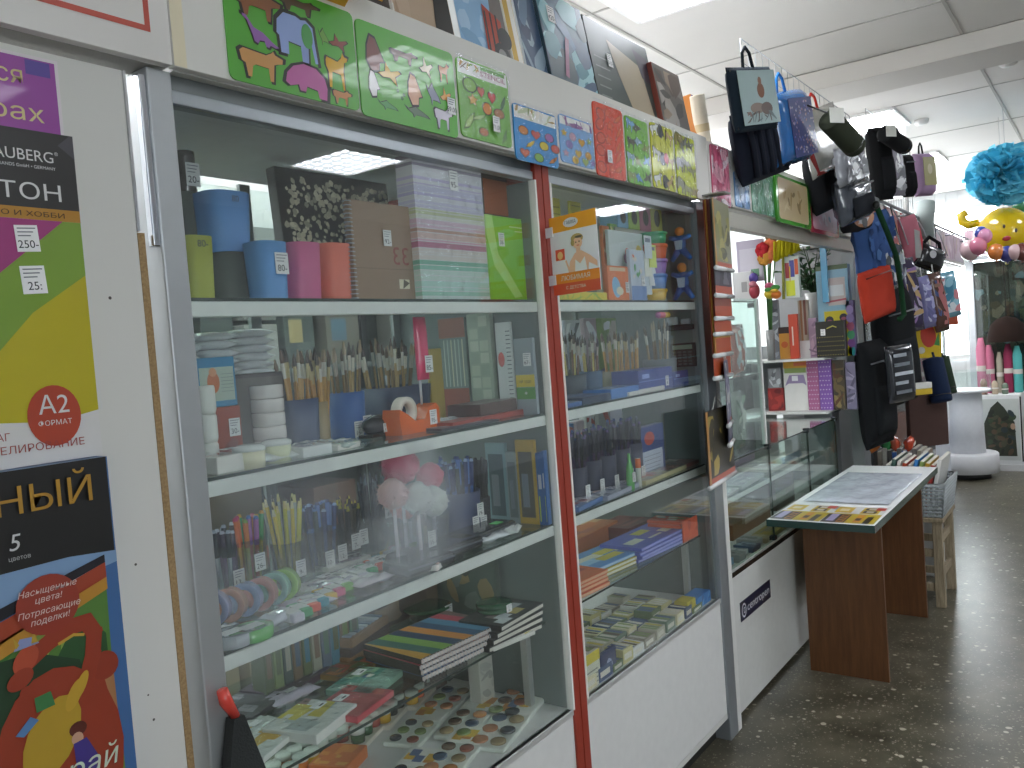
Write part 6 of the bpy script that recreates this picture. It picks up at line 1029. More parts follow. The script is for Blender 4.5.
# small glass display on the counter, left
t = thing('counter_display', 'two tier glass display standing on the left end of the counter', 'display case', (2.96, .012, 1.0115)); w_, d, h = .49, .3, .62
for a in ((0, w_, 0, .005), (0, w_, d-.005, d)): m = MB(); m.box(a[0], a[1], a[2], a[3], 0.0, h, 'ffffff'); m.build('pane', 'clean_glass', t)
m = MB(); m.box(w_-.005, w_, .0055, d-.0055, 0, h, 'ffffff'); m.build('pane', 'clean_glass', t)
m = MB(); m.box(w_+.0005, w_+.013, -.006, .012, -.0, h, 'dcdcda', .001); m.build('white_edge', 'paint', t)
for z in (.302, .605): m = MB(); m.box(0.006, w_-.006, .006, d-.006, z, z+.006, 'ffffff'); s = m.build('shelf', 'clean_glass', t); m = MB(); m.box(.006, w_-.006, .0052, .0058, z, z+.006, '2b3a36'); m.build('glass_edge', 'gloss', s); m = MB(); m.box(w_-.03, w_-.007, .006, .03, z-.022, z-.001, '22282a', .003); m.build('joint_clip', 'gloss', s)
for i, (x, y, z, w2, h2, c, cs, lb) in enumerate(((2.99, .05, 1.012, .12, .23, 'b85a2c', ['c8682f', 'd88a4a', 'e0d0b8', '8a4424'], 'orange packet standing in the lower tier of the counter display, left'), (3.13, .09, 1.012, .14, .25, '8a9294', ['a8b0b0', '6a7478', 'c8ccc8', '5a6a5a'], 'silvery clear packet in the lower tier, middle'), (3.29, .07, 1.012, .13, .24, '7a8078', ['8aa08a', '5a625c', 'b8bab0', '4a6a4a'], 'grey green packet in the lower tier, right'),
    (2.985, .04, 1.32, .1, .2, 'b8502c', ['c86a3c', '8a3a24', 'd8b8a0'], 'red orange packet in the upper tier of the counter display, left'), (3.1, .08, 1.32, .15, .22, 'c08054', ['b85a2c', 'd8b89a', 'e0d8d0', 'c87a48'], 'orange brushes packet in the upper tier, middle'), (3.27, .05, 1.32, .14, .21, 'a8584c', ['c8ccd0', 'b0482f', 'd8d8d4', '9a9aa0'], 'red and white packet in the upper tier, right'))):
    t = thing('blister_pack', lb, 'packet', (x, y, z)); m = MB(); pillow(m, w2, .03, h2, c, 6, 4., c=(w2/2, .015, h2/2)); abstract(m, w2*.8, h2*.84, -.001, cs, 16, i+3, w2*.1, h2*.08, .06, .25); m.build('pack', 'shiny_bag', t)
# ---------------------------------------------------------------- goods at the far end of the opening, on a rack across the counter
XR2 = 4.66
t = thing('cross_rack', 'white board rack with two shelves across the far end of the counter opening', 'rack', (XR2, 0, 0)); 
m = MB(); m.box(.2, .215, .07, .98, 1.0115, 1.4, '9aa0a2'); m.build('back_board', 'paint', t)
for z in (1.035, 1.325): m = MB(); m.box(-.1, .1995, .055, .98, z-.012, z, 'd4d6d4', .002); m.build('shelf', 'paint', t)
m = MB(); m.box(-.05, .19, .56, .585, 1.036, 1.312, '30343a'); m.build('divider', 'gloss', t)
for y in (.06, .965): m = MB(); m.box(.1, .195, y, y+.012, 1.0115, 1.022, '5a6064'); m.build('foot', 'metal', t)
def cross(name, lb, cat, L, R, T, B, z0, c, draw=None, cols=None, n=8, seed=1, d=.03, tagp=None, x=XR2, mat='print', part='cover', lift=False):
    ym = (T+B)/2; yl, yr = atx(L, ym, x).y, atx(R, ym, x).y; yl = min(yl, .97); zt = atx((L+R)/2, T, x).z; zb = atx((L+R)/2, B, x).z if lift else z0
    return upright(name, lb, cat, x, yl, zb, yl-yr, zt-zb, d, c, rz=-90, draw=draw, cols=cols, n=n, seed=seed, tagp=tagp, mat=mat, part=part)
A1, A0 = 1.3255, 1.0355
cross('tube_pack', 'clear grey tall tube pack left of the orange books on the cross rack', 'packet', 768, 779, 300, 357, A1, '6a6e74', cols=['8a9096', '54585e', 'a8aeb2'], seed=3)
cross('book', 'yellow and orange book on the upper shelf of the cross rack', 'book', 779, 790, 327, 357, A1, 'c8903a', draw=lambda m, a, b: (m.disc(a*.5, b*.45, a*.3, 'c0602c', -.0008), m.rect(0, a, b*.8, b, '3a2c2a', -.0006)), d=.02)
cross('book', 'bright red orange book spine with white letters on the cross rack', 'book', 789, 798, 314, 357, A1, 'c2452b', draw=lambda m, a, b: m.rect(a*.35, a*.5, b*.3, b*.72, 'dccabc', -.0008), d=.025, x=XR2-.03)
cross('pencil_pack', 'brown and white tall pencil pack right of the red orange book', 'packet', 799, 809, 300, 357, A1, '9a8a7a', draw=lambda m, a, b: (m.rect(a*.2, a*.4, b*.3, b, '8a5a34', -.0006), m.rect(a*.55, a*.8, b*.4, b, '6a3a2c', -.0006), m.rect(0, a, 0, b*.3, 'c8c4c4', -.0008)))
cross('wrap_roll_pack', 'mauve pink pack on the upper shelf of the cross rack', 'packet', 808, 817, 318, 356, A1, 'a88aa0', cols=['c0a0b4', '8a7088'], seed=6)
def dots(bg, c, nx, nz, r=.05):
    def d_(m, a, b):
        for i in range(nx):
            for j in range(nz): m.disc(a*(i+.5+.5*(j % 2)*.8)/(nx+.4), b*(j+.5)/nz, a*r, c, -.0006, n=8)
    return d_
cross('gift_box', 'black gift box with rows of gold dots and a price tag', 'gift box', 816, 845, 321, 355, A1, '28251f', draw=lambda m, a, b: (dots(0, 'a89a50', 11, 5, .016)(m, a, b*.62), m.stroke([(a*.4, b*.8), (a*.6, b*.86), (a*.72, b*.82)], .006, 'b8b04a', -.0006)), d=.05, tagp=(.26, .7, '15-'), x=XR2-.06)
cross('toy_box', 'tall pale blue box with yellow lower half and sunglasses pictures', 'toy box', 817, 849, 265, 330, A1, '8ab4c8', draw=lambda m, a, b: (m.rect(a*.2, a, 0, b*.5, 'd0c020', -.0006), [(m.disc(a*u, b*v, a*.13, '2a2830', -.001, b*.045), m.disc(a*(u+.0), b*(v-.012), a*.08, '8a4a5a', -.0012, b*.02)) for u, v in ((.36, .4), (.36, .26), (.8, .42))], m.rect(a*.35, a*.9, b*.56, b*.86, 'c8bcb8', -.0008), m.rect(a*.4, a*.85, b*.66, b*.78, 'dce0e0', -.001), m.stroke([(a*.3, b*.6), (a*.9, b*.62)], .01, 'b8606a', -.0012), m.rect(0, a, b*.95, b, '5a6a4a', -.0008)), d=.06)
cross('yarn_pack', 'hanging net of violet, pink and teal yarn balls beside the right post', 'packet', 846, 855, 300, 352, A1, '6a5a8a', draw=lambda m, a, b: [m.disc(a*.5, b*(.08+.15*k), a*.42, ['2a8a8a', '7a4a8a', '4a9a6a', 'b05a7a', '8a7ab0', '9a8ac0'][k], -.0006-.0003*k, b*.085) for k in range(6)])
cross('sequin_pack', 'glittery grey packet at the left of the lower shelf of the cross rack', 'packet', 768, 781, 368, 388, A0, '8a8c90', cols=['b0b4b8', '6a6c72', 'c8ccd0'], seed=7, lift=True); cross('card_box', 'dark red box under the glittery packet on the cross rack', 'box', 768, 784, 388, 410, A0, '8a2c2a', cols=['a83a34', '6a2022'], seed=8)
cross('gift_bag', 'white bag with a rainbow striped header on the lower shelf of the cross rack', 'bag', 784, 808, 361, 410, A0, 'dcdcd8', draw=lambda m, a, b: (m.rect(a*.02, a*.98, b*.86, b, 'd8a02c', -.0006), m.rect(a*.45, a*.98, b*.9, b*.97, 'd0704a', -.0008), m.rect(a*.05, a*.95, b*.76, b*.86, '8aa05a', -.0006), m.poly([(a*.05, b*.5), (a*.25, b*.72), (a*.85, b*.72), (a*.95, b*.5), (a*.8, b*.55), (a*.2, b*.55)], '9a8ab0', -.0008), m.rect(a*.35, a*.6, b*.6, b*.7, 'e8e8ec', -.001)))
cross('gift_box', 'rose pink box with white dots on the cross rack', 'gift box', 807, 819, 361, 410, A0, 'a8608c', draw=dots(0, 'd8c4d4', 4, 11, .05), d=.06); cross('gift_box', 'violet box with white dots on the cross rack', 'gift box', 819, 832, 360, 410, A0, '8257a8', draw=dots(0, 'd0c4dc', 4, 11, .05), d=.06)
cross('tassel_pack', 'dark packet of bronze tassels at the right of the lower shelf', 'packet', 833, 845, 360, 412, A0, '4a4234', cols=['6a5a3c', '3a342c', '8a7a50', '5a3a2c'], n=16, seed=9); cross('ribbon_pack', 'grey lilac ribbon packet beside the right post, lower shelf', 'packet', 846, 856, 362, 412, A0, '7a748c', cols=['9a94ac', '5a566a'], seed=10)
# things on top of / behind the rack
cross('printed_box', 'lilac and white printed sheet box deep behind the counter display', 'box', 737, 764, 240, 282, 1.7, 'b4acc0', draw=lambda m, a, b: (m.rect(a*.1, a*.9, b*.1, b*.8, 'c8c4d0', -.0006), m.rect(a*.5, a*.8, b*.12, b*.3, '5a8a6a', -.0008)), x=4.62, lift=True); cross('card_box', 'white paper box with a grey square, deep behind the counter display', 'box', 733, 752, 272, 301, 1.5, 'd0d0d0', draw=lambda m, a, b: m.rect(a*.45, a*.75, b*.3, b*.65, '9a9a9a', -.0006), x=4.56, lift=True)
z9 = 1.3255
def toyf(px, T, B, cs, lb, x=4.55):
    c = atx(px, B, x); h = atx(px, T, x).z-c.z; t = thing('toy_figure', lb, 'toy', (x, c.y, c.z)); m = MB(); m.ell((0, 0, h*.3), (.03, .03, h*.3), cs[0]); m.ell((0, 0, h*.78), (.026, .026, h*.2), cs[1]); m.build('body', 'paint', t); m = MB(); m.ell((-.02, 0, h*.55), (.02, .022, h*.12), cs[2]); m.build('arms', 'paint', t)
toyf(755, 272, 299, ('a83a4a', '5a4a9a', 'c87a8a'), 'red and violet toy in a clear pack behind the counter display'); toyf(770, 282, 299, ('c8b02c', 'c85a7a', '4a9a4a'), 'small colourful toy right of the red and violet one'); toyf(776, 284, 299, ('d87a2c', '4a9a4a', 'd8b03a'), 'small orange and green toy beside the tube pack')
# flowers
c = atx(768, 300, 4.58); t = thing('artificial_flowers', 'bunch of orange and red artificial flowers behind the counter', 'flowers', (4.58, c.y, 1.5)); 
for i, (px, py, col) in enumerate(((762, 250, 'b02c34'), (770, 246, 'd8704a'), (768, 256, 'd87a50'), (776, 252, 'c03a34'), (764, 258, 'c89040'), (772, 236, '8a7a58'))):
    p = atx(px, py, 4.58); q = (0, p.y-c.y, p.z-1.5); m = MB(); m.tube([(0, 0, -.16), (0, q[1]*.4, q[2]*.5), q], .004, '3f6a34', 6); s = m.build('stem', 'paint', t); m = MB()
    for k in range(7): a = 2*PI*k/7; m.ell((q[0]+.012*math.cos(a), q[1]+.022*math.cos(a), q[2]+.022*math.sin(a)), (.012, .022, .022), col, 8, 6)
    m.build('petals', 'cloth', s)
m = MB(); m.lathe([(.02, 0), (.024, .17), (.02, .17), (.015, .01)], '8a8c8c', c=(0, 0, 0)); tag(m.build('vase', 'gloss', loc=(4.58, c.y, 1.3255)), 'grey vase holding the orange artificial flowers', 'vase')
# yellow cloth and marker flags
c = atx(786, 247, 4.56); t = thing('yellow_duster', 'bright yellow fringed duster high in the counter opening', 'duster', (4.56, c.y, c.z)); m = MB(); rr = random.Random(2)
for i in range(26): u = -.06+.12*i/25; m.tube([(rr.uniform(-.02, .02), -u, .055+u*.35), (rr.uniform(-.03, .02), -u*1.05, -.05+u*.35)], .007, 'bfb322', 5)
m.build('fringe', 'cloth', t); m = MB(); m.tube([(0, .02, -.04), (0, .03, -.28)], .008, '8a8a3a', 8); m.build('handle', 'gloss', t)
cross('sticky_flags', 'pack of red, blue and orange page flags under the yellow duster', 'packet', 784, 799, 256, 298, 1.5, 'd0d8d0', draw=lambda m, a, b: (m.rect(a*.1, a*.38, b*.48, b*.85, 'a83038', -.0006), m.rect(a*.4, a*.72, b*.5, b*.9, '3a3a94', -.0006), m.rect(a*.74, a*.98, b*.55, b*.92, 'd05a2c', -.0006), m.rect(a*.1, a*.7, b*.05, b*.42, 'd0d82c', -.0006), m.stroke([(a*.4, b*.4), (a*.42, b*.75)], .006, 'd0b02c', -.0008)), x=4.57, lift=True)
# potted plant
c = atx(814, 290, 4.7); t = thing('potted_plant', 'green leafy pot plant seen through the counter opening', 'plant', (4.97, atx(814, 290, 4.97).y, 1.5005)); m = MB(); m.lathe([(.04, 0), (.055, .19), (.05, .19), (.04, .17)], 'd0d2d0'); m.build('pot', 'gloss', t); m = MB(); m.lathe([(.05, .17), (.01, .175)], '3a2c20', cap=False); m.build('soil', 'paper', t)
p = atx(814, 290, 4.97); m = MB(); m.box(-.07, .07, -.08, .08, 0, .927, '8a8e90', .004); tag(m.build('plant_stand', 'paint', loc=(4.97, p.y, .5728)), 'grey plinth carrying the green pot plant', 'stand')
rr = random.Random(8)
for i in range(16):
    a = rr.uniform(0, 2*PI); sp = rr.uniform(.04, .2); zz = .18+rr.uniform(.12, .36); tip = (math.cos(a)*sp*.5, math.sin(a)*sp, zz); mid = (tip[0]*.35, tip[1]*.35, .18+(zz-.18)*.55); m = MB(); m.tube([(0, 0, .17), mid, tip], [.005, .004, .002], '2f4a2a', 5)
    for k in range(7):
        f = .3+.7*k/6; p = Vector((0, 0, .17)).lerp(Vector(mid), min(1, f*1.6)) if f < .62 else Vector(mid).lerp(Vector(tip), (f-.62)/.38); l = .055; b_ = a+rr.choice([-1, 1])*rr.uniform(.6, 1.3); e = p+Vector((math.cos(b_)*l*.6, math.sin(b_)*l, rr.uniform(.0, .035))); n_ = Vector((-math.sin(b_)*.014, math.cos(b_)*.014, .004)); mm = (p+e)/2+Vector((0, 0, .008)); m.add([p, mm+n_, e, mm-n_], [(0, 1, 2, 3)], rr.choice(['2f5a34', '3a6a3c', '254a2c', '48784a']), True)
    m.build('branch', 'paint', t)
m = MB(); p = atx(822, 262, 4.62); m.box(-.01, .01, -.02, .012, 0, .3, '5aa0c4', .002); tag(m.build('ruler_case', 'gloss', loc=(4.64, p.y, 1.62)), 'pale blue tall case standing behind the sunglasses box', 'case')
m = MB(); m.box(-.0, .1, -.03, .03, 0, .29, '9a9c9c', .003); tag(m.build('carton', 'paper', loc=(4.66, p.y, 1.3255)), 'grey carton under the pale blue case on the cross rack', 'carton')
# ---------------------------------------------------------------- wire racks and hanging bags
def wirerack(x0, x1, z0, z1, lb, n):
    t = thing('wire_rack', lb, 'wire rack', (x0, -.022, 0)); L = x1-x0; WC = '8e9296'
    m = MB(); m.tube([(0, 0, z0), (0, 0, z1), (L, 0, z1), (L, 0, z0)], .0024, WC, 6); m.build('outer_wire', 'metal', t)
    m = MB()
    for i in range(1, n): m.tube([(L*i/n, 0, z0), (L*i/n, 0, z1)], .0012, WC, 5)
    for k in range(5): m.tube([(0, .003, z0+(z1-z0)*k/5), (L, .003, z0+(z1-z0)*k/5)], .0012, WC, 5)
    m.build('wire_grid', 'metal', t)
    for u in (.05, L-.05): m = MB(); m.tube([(u, .003, z0+.001), (u, .06, 2.2), (u, .1, 2.2)], .004, WC, 6); m.build('foot', 'metal', t)
wirerack(3.36, 5.08, 2.22, 2.68, 'long white wire rack standing over the glass counter, three bags hang on it', 20); wirerack(5.5, 6.85, 2.245, 2.8, 'second white wire rack further along with black cases on it', 16)
def hang(L, R, T, B, y, rz):
    c = at((L+R)/2, (T+B)/2, y); dep = (c-cam.matrix_world.translation).dot(fw); az = math.atan2(c.y+D, c.x); ob = abs(math.sin(az-math.radians(rz)))/math.cos(az-YAW)
    return c, (R-L)*dep/F/ob, (B-T)*dep/F
def hook_to_rail(t, h, w_, loops, col, r=.006, top=.07, yy=0.):
    for s in loops: m = MB(); m.tube([(s-w_*.12, yy, h/2-.01), (s-w_*.08, yy, h/2+top*.7), (s, yy, h/2+top), (s+w_*.08, yy, h/2+top*.7), (s+w_*.12, yy, h/2-.01)], r, col, 7); m.build('handle', 'cloth', t)
def bag(name, label, cat, L, R, T, B, y, rz, tilt, col, d=.06, mat='cloth', e=6., handles=None, deco=None, hcol=None, group=None, wob=0.):
    c, w_, h = hang(L, R, T, B, y, rz); t = thing(name, label, cat, c, rot=(0, math.radians(-tilt*1.25), math.radians(rz)), group=group); m = MB(); pillow(m, w_, d, h, col, 12, e, wob=wob, seed=int(L)); m.build('bag_body', mat, t)
    if handles: hook_to_rail(t, h, w_, handles, hcol or col)
    if deco: deco(t, w_, h, d)
    return t
def d_flat(t, w_, h, d):
    m = MB(); a, b = w_*.86, h*.84; y = -d/2*1.05; m.box(-a/2, a/2, y-.002, y, -b/2, b/2, '9fb4b4'); r = random.Random(3)
    for i in range(14): an = 2*PI*i/14; m.poly([(0, b*.12), (a*.6*math.cos(an), b*.12+b*.6*math.sin(an)), (a*.6*math.cos(an+.2), b*.12+b*.6*math.sin(an+.2))][::1], 'c0d0cc', y-.0025) if abs(math.sin(an)) < .75 and abs(math.cos(an)) < .75 else None
    m.disc(a*.05, b*.12, a*.1, '7a5240', y-.003, b*.14); m.disc(a*.05, b*.3, a*.05, '8a6450', y-.0032); m.disc(-a*.1, -b*.2, a*.2, '8a7a70', y-.003, b*.1); m.disc(a*.15, -b*.22, a*.16, '6a5a54', y-.0034, b*.12); abstract(m, a*.9, b*.2, y-.0036, ['8a7068', '6a7a7c', 'a8a49c', '5a4a44'], 14, 4, -a*.45, -b*.46); m.build('front_picture', 'print', t)
    m = MB(); m.tube([(-w_*.46, -d*.1, -h*.46), (-w_*.46, -d*.1, h*.44), (w_*.46, -d*.1, h*.44), (w_*.46, -d*.1, -h*.46)], .005, '14181c', 6); m.build('zip', 'gloss', t)
bag('art_folder', 'flat dark zipped folder bag with a pale picture, topmost on the first wire rack', 'folder bag', 731, 774, 68, 130, -.17, -8, 9, '1f2a34', .05, 'cloth', 8., (0,), d_flat, '1a222a')
def d_rib(t, w_, h, d):
    for i in range(6): u = (-.4+.16*i)*w_; m = MB(); m.tube([(u, -d*.5, -h*.42), (u, -d*.56, 0), (u, -d*.5, h*.42)], .012, '20242e', 7); m.build('rib', 'cloth', t)
    price(t, w_*.36, h*.3, -d*.6, .02, .05, '450')
bag('ribbed_case', 'dark navy ribbed case hanging below the picture folder bag', 'case', 736, 786, 110, 178, -.1, -8, 12, '1c202c', .09, 'cloth', 5., None, d_rib)
def d_blue(t, w_, h, d):
    m = MB(); a, b = w_*.78, h*.86; y = -d/2*1.05; m.box(-a*.36, a/2, y-.002, y, -b/2, b*.42, '3c4474'); r = random.Random(6)
    for i in range(110): m.disc(r.uniform(-.33, .47)*a, r.uniform(-.46, .38)*b, .006, r.choice(['b8a8b8', '8a6a9a', 'c08a7a', '6a7ac0', 'd0c8c8']), y-.0022-.00002*i, .004, r.uniform(0, 3), 6)
    m.build('printed_panel', 'print', t)
bag('sports_bag', 'bright blue bag with a speckled violet front panel', 'bag', 771, 806, 92, 163, -.16, -7, 10, '1f5f9e', .1, 'gloss', 6., (-.02,), d_blue, '2a72b4')
def d_red(t, w_, h, d):
    m = MB(); m.tube([(-w_*.45, -d*.2, h*.48), (-w_*.5, -d*.2, 0), (-w_*.4, -d*.2, -h*.42), (w_*.3, -d*.2, -h*.5)], .014, '8a2a2a', 8); m.build('red_edging', 'gloss', t)
bag('clear_bag', 'clear bag with red edging and red handles on the first wire rack', 'bag', 806, 840, 108, 172, -.13, -8, 14, '9a9890', .05, 'shiny_bag', 5., (-.04,), d_red, 'c0362c')
def tube_case(p, q, rpx, y, col, lb, tagc=True):
    a, b = at(*p, y), at(*q, y-.05); dep = (a-cam.matrix_world.translation).dot(fw); r = rpx*dep/F; t = thing('tube_case', lb, 'tube case', a); v = b-a; l = v.length; n = v.normalized(); m = MB()
    m.tube([(0, 0, 0), n*.01, n*l*.05, n*l*.95, n*l*.99, v], [r*.5, r*.93, r, r, r*.93, r*.5], col, 18); m.build('case_body', 'cloth', t); m = MB(); m.tube([n*l*.85, n*l*.87], [r*1.02, r*1.02], '14161a', 18); m.build('zip', 'gloss', t)
    m = MB(); m.tube([n*l*.1+Vector((0, 0, r)), n*l*.5+Vector((0, 0, r*1.6)), n*l*.9+Vector((0, 0, r))], .007, col, 6); m.build('handle', 'cloth', t)
    if tagc: m = MB(); m.M = Matrix.Translation(n*l*.02) @ Matrix.Rotation(math.radians(-35), 4, 'Z'); m.box(-.04, .04, -r*.2, -r*.19, -.0, .001, 'e0e0da') if False else m.box(-.035, .035, -r*1.04, -r*1.03, -.03, .03, 'd8d8d0'); m.build('price_tag', 'paper', t)
    return t
tube_case((828, 118), (856, 148), 11.5, -.3, '33382c', 'dark olive tube case with a white tag in front of the clear bag')
def d_pouch(t, w_, h, d): m = MB(); abstract(m, w_*.8, h*.8, -d*.55, ['8a8c90', 'c0c2c6', '5a5c62', 'e0e2e4'], 14, 7, -w_*.4, -h*.4); m.build('crumpled_film', 'print', t)
bag('clear_pouch', 'crumpled silver clear pouch under the olive tube case', 'pouch', 836, 864, 146, 184, -.24, -12, 10, '7c7e84', .06, 'shiny_bag', 4., None, d_pouch, wob=.008)
def strips(col, n, y=1.06, name='side_pocket'):
    def f(t, w_, h, d):
        m = MB(); pillow(m, w_*.7, d*.4, h*.45, col, 8, 5., c=(0, -d*.5, -h*.15)); m.build(name, 'cloth', t); m = MB(); m.tube([(-w_*.4, -d*.52, h*.3), (w_*.4, -d*.52, h*.3)], .005, '6a6e74', 6); m.build('zip', 'metal', t)
    return f
bag('shoulder_bag', 'large black bag with sloping left side behind the silver pouch', 'bag', 811, 848, 148, 208, -.1, -9, 12, '17181b', .12, 'cloth', 5., None, strips('1e2024', 1)); bag('wrapped_bag', 'black bag in shiny clear wrap right of the big black one', 'bag', 838, 868, 178, 222, -.2, -10, 10, '3a3f48', .1, 'shiny_bag', 4., None, strips('23262c', 1), wob=.006)
def d_sneak(t, w_, h, d): m = MB(); y = -d*.54; m.disc(0, 0, w_*.4, 'b87a4c', y, h*.38); m.disc(w_*.02, h*.05, w_*.22, 'c8c8c8', y-.001, h*.3, .3); [m.stroke([(-w_*.2+.012*i, -h*.25), (.01*i, h*.3)], .006, 'e0e0e0', y-.002-.0004*i) for i in range(5)]; m.disc(0, -h*.2, w_*.1, '3a3a3c', y-.005); m.build('front_picture', 'print', t)
bag('shoe_bag', 'black bag with an orange and white front picture at the end of the header rail', 'bag', 842, 870, 203, 232, -.16, -12, 4, '1c1c20', .07, 'cloth', 5., None, d_sneak)
bag('instrument_case', 'tall narrow black case on the second wire rack', 'case', 872, 889, 128, 200, -.14, -30, 4, '141517', .1, 'cloth', 6., None, strips('1b1c1f', 1)); tube_case((884, 133), (905, 147), 8.5, -.22, '191a1c', 'black tube case lying across the top of the second wire rack')
bag('clear_pouch', 'silver and lilac clear pouch between the two black cases', 'pouch', 889, 903, 146, 196, -.14, -28, 3, '8a8694', .05, 'shiny_bag', 4., None, d_pouch, wob=.005); bag('instrument_case', 'shorter black case at the right of the second wire rack', 'case', 902, 912, 155, 197, -.16, -30, 3, '17181a', .08, 'cloth', 6., None, strips('1b1c1f', 1))
def d_lil(t, w_, h, d): m = MB(); m.box(-w_*.3, w_*.4, -d*.56, -d*.54, -h*.28, h*.38, '9a945c'); m.disc(w_*.05, h*.1, w_*.14, 'c0b890', -d*.565, h*.12); m.build('front_picture', 'print', t)
bag('gift_bag', 'lilac bag with an olive picture hanging beside the white pole', 'bag', 914, 931, 154, 196, -.22, -34, 2, 'a88aae', .1, 'paint', 8., (0,), d_lil, '2a2a2a')
p = at(908, 190, 0.); m = MB(); m.tube([(0, 0, 2.24), (0, 0, CEIL-.001)], .022, 'd8d8d6', 14); tag(m.build('pole', 'paint', loc=(p.x, .02, 0)), 'white vertical pole from the counter run up to the ceiling', 'pole')
m = MB(); c, w_, h = hang(917, 934, 202, 238, -.16, -35); t = thing('paper_roll', 'grey rolled sheet leaning under the lilac bag', 'roll', c, rot=(0, math.radians(14), 0)); m.lathe([(.05, -h/2), (.062, h/2), (.055, h/2), (.044, -h/2+.02)], '8a9490', n=18); m.build('roll', 'paper', t)
def d_pink(t, w_, h, d): m = MB(); m.poly([(-w_*.3, -h*.4), (w_*.1, -h*.45), (w_*.3, h*.1), (0, h*.2)], '9a9a98', -d*.56); m.poly([(w_*.12, -h*.35), (w_*.3, -h*.1), (w_*.34, h*.2), (w_*.2, h*.0)], 'c8404c', -d*.58); m.build('front_patch', 'print', t)
bag('pencil_pouch', 'pink and grey pointed pouch left of the black waist bag', 'pouch', 902, 920, 216, 262, -.2, -30, 12, 'b8707e', .07, 'cloth', 3., None, d_pink)
c, w_, h = hang(915, 943, 240, 276, -.28, -40); t = thing('waist_bag', 'black waist bag with a white badge hanging by its strap', 'waist bag', c, rot=(0, math.radians(22), math.radians(-40))); m = MB(); pillow(m, w_, .1, h*.7, '17181a', 12, 3.); m.build('bag_body', 'gloss', t); m = MB(); m.tube([(-w_*.45, 0, h*.1), (-w_*.2, 0, h*.55), (w_*.2, 0, h*.5), (w_*.46, 0, h*.05)], .012, '121214', 7); m.build('strap', 'cloth', t); m = MB(); m.disc(-w_*.1, h*.05, .025, 'b8b8bc', -.054); m.build('badge', 'print', t); m = MB(); m.tube([(-w_*.4, -.04, h*.12), (w_*.4, -.04, h*.12)], .006, '6a6c70', 6); m.build('zip', 'metal', t)
# the bundle hanging at the post
def d_jean(t, w_, h, d):
    m = MB(); abstract(m, w_*.8, h*.8, -d*.53, ['3f5f94', '304a7a', '4f70a4', '2a3f68'], 40, 9, -w_*.4, -h*.4, .04, .14); m.build('worn_front', 'cloth', t)
    m = MB(); abstract(m, w_*.55, h*.5, -d*.57, ['c0c4c8', '6a7480', '2a303c', 'a0a8b0', '3a4048'], 26, 8, -w_*.05, -h*.45, .06, .2); m.build('shiny_patch', 'shiny_bag', t)
bag('denim_bag', 'blue denim bag with a silver black patch hanging at the right post', 'bag', 858, 893, 214, 292, -.2, -16, 10, '3a5688', .1, 'cloth', 4., None, d_jean, wob=.008)
a, b, c = at(876, 205, -.3), at(896, 255, -.32), at(904, 315, -.3); t = thing('strap', 'long dark green strap over the denim bag', 'strap', a); m = MB(); m.tube([(0, 0, 0), (b-a)*.5+Vector((.01, 0, .0)), b-a, (b+c)*.5-a+Vector((.02, 0, 0)), c-a, c-a+Vector((-.12, 0, -.02))], .014, '1c4028', 8); m.build('webbing', 'cloth', t); m = MB(); m.ell((0, 0, .0), (.02, .018, .02), '2a2c2a', 10, 7); m.build('buckle', 'metal', t)
def d_redp(t, w_, h, d): m = MB(); m.tube([(-w_*.4, -d*.4, h*.36), (w_*.4, -d*.4, h*.36)], .005, '6a2a20', 6); m.build('zip', 'metal', t)
bag('red_pouch', 'plain red pouch below the denim bag', 'pouch', 861, 893, 268, 318, -.22, -16, 8, 'b03a28', .06, 'cloth', 5., None, d_redp)
bag('garment_bag', 'tall black bag hanging below the red pouch', 'bag', 879, 912, 290, 405, -.2, -16, 5, '141618', .12, 'cloth', 5., None, strips('191b1e', 1)); bag('garment_bag', 'dark charcoal bag at the bottom left of the hanging bundle', 'bag', 862, 890, 340, 446, -.14, -14, 3, '17191b', .1, 'cloth', 5., None, strips('1b1e20', 1))
def d_clear(t, w_, h, d): m = MB(); [m.rect(-w_*.4, w_*(.1+.1*(i % 3)), h*(.3-.16*i), h*(.36-.16*i), ['9aa0a8', '6a7078', 'b8bcc4'][i % 3], -d*.58) for i in range(5)]; m.build('grey_stripes', 'print', t)
bag('laptop_sleeve', 'black sleeve with grey stripes in clear wrap', 'sleeve', 887, 913, 345, 402, -.28, -30, 2, '1c1f26', .06, 'gloss', 5., None, d_clear)
for i, (L, R, T, B, col, cs, lb) in enumerate(((902, 919, 258, 332, '3c3450', ['8a6aa0', 'b89a6a', '2a2436', 'a8a0b8'], 'dark violet packet with gold bits hanging left of the lilac bottle'), (920, 932, 276, 328, '7a78a8', ['a8a8d0', '5a5a8a', 'c0c0dc'], 'lilac bottle shaped packet hanging in the row'), (931, 945, 272, 332, '5c4038', ['8a6a5a', '3a4a7a', 'b06a6a'], 'brown and violet packet behind the pale blue one'), (936, 958, 272, 318, '6aa0b4', ['8ab8c8', 'c07a80', 'd0d8dc', '3a7a94'], 'pale blue patterned packet at the right end of the hanging row'))):
    c, w_, h = hang(L, R, T, B, -.26-.03*i, -40); t = thing('hanging_packet', lb, 'packet', c, rot=(0, math.radians(-8), math.radians(-40))); m = MB(); pillow(m, w_, .06, h, col, 8, 4., wob=.004, seed=i); m.build('packet_body', 'shiny_bag', t); m = MB(); abstract(m, w_*.7, h*.75, -.033, cs, 16, i+30, -w_*.35, -h*.38); m.build('print', 'print', t); m = MB(); m.tube([(0, 0, h*.48), (0, 0, h*.48+.06)], .004, 'd0d0d0', 5); m.build('hang_tab', 'gloss', t)
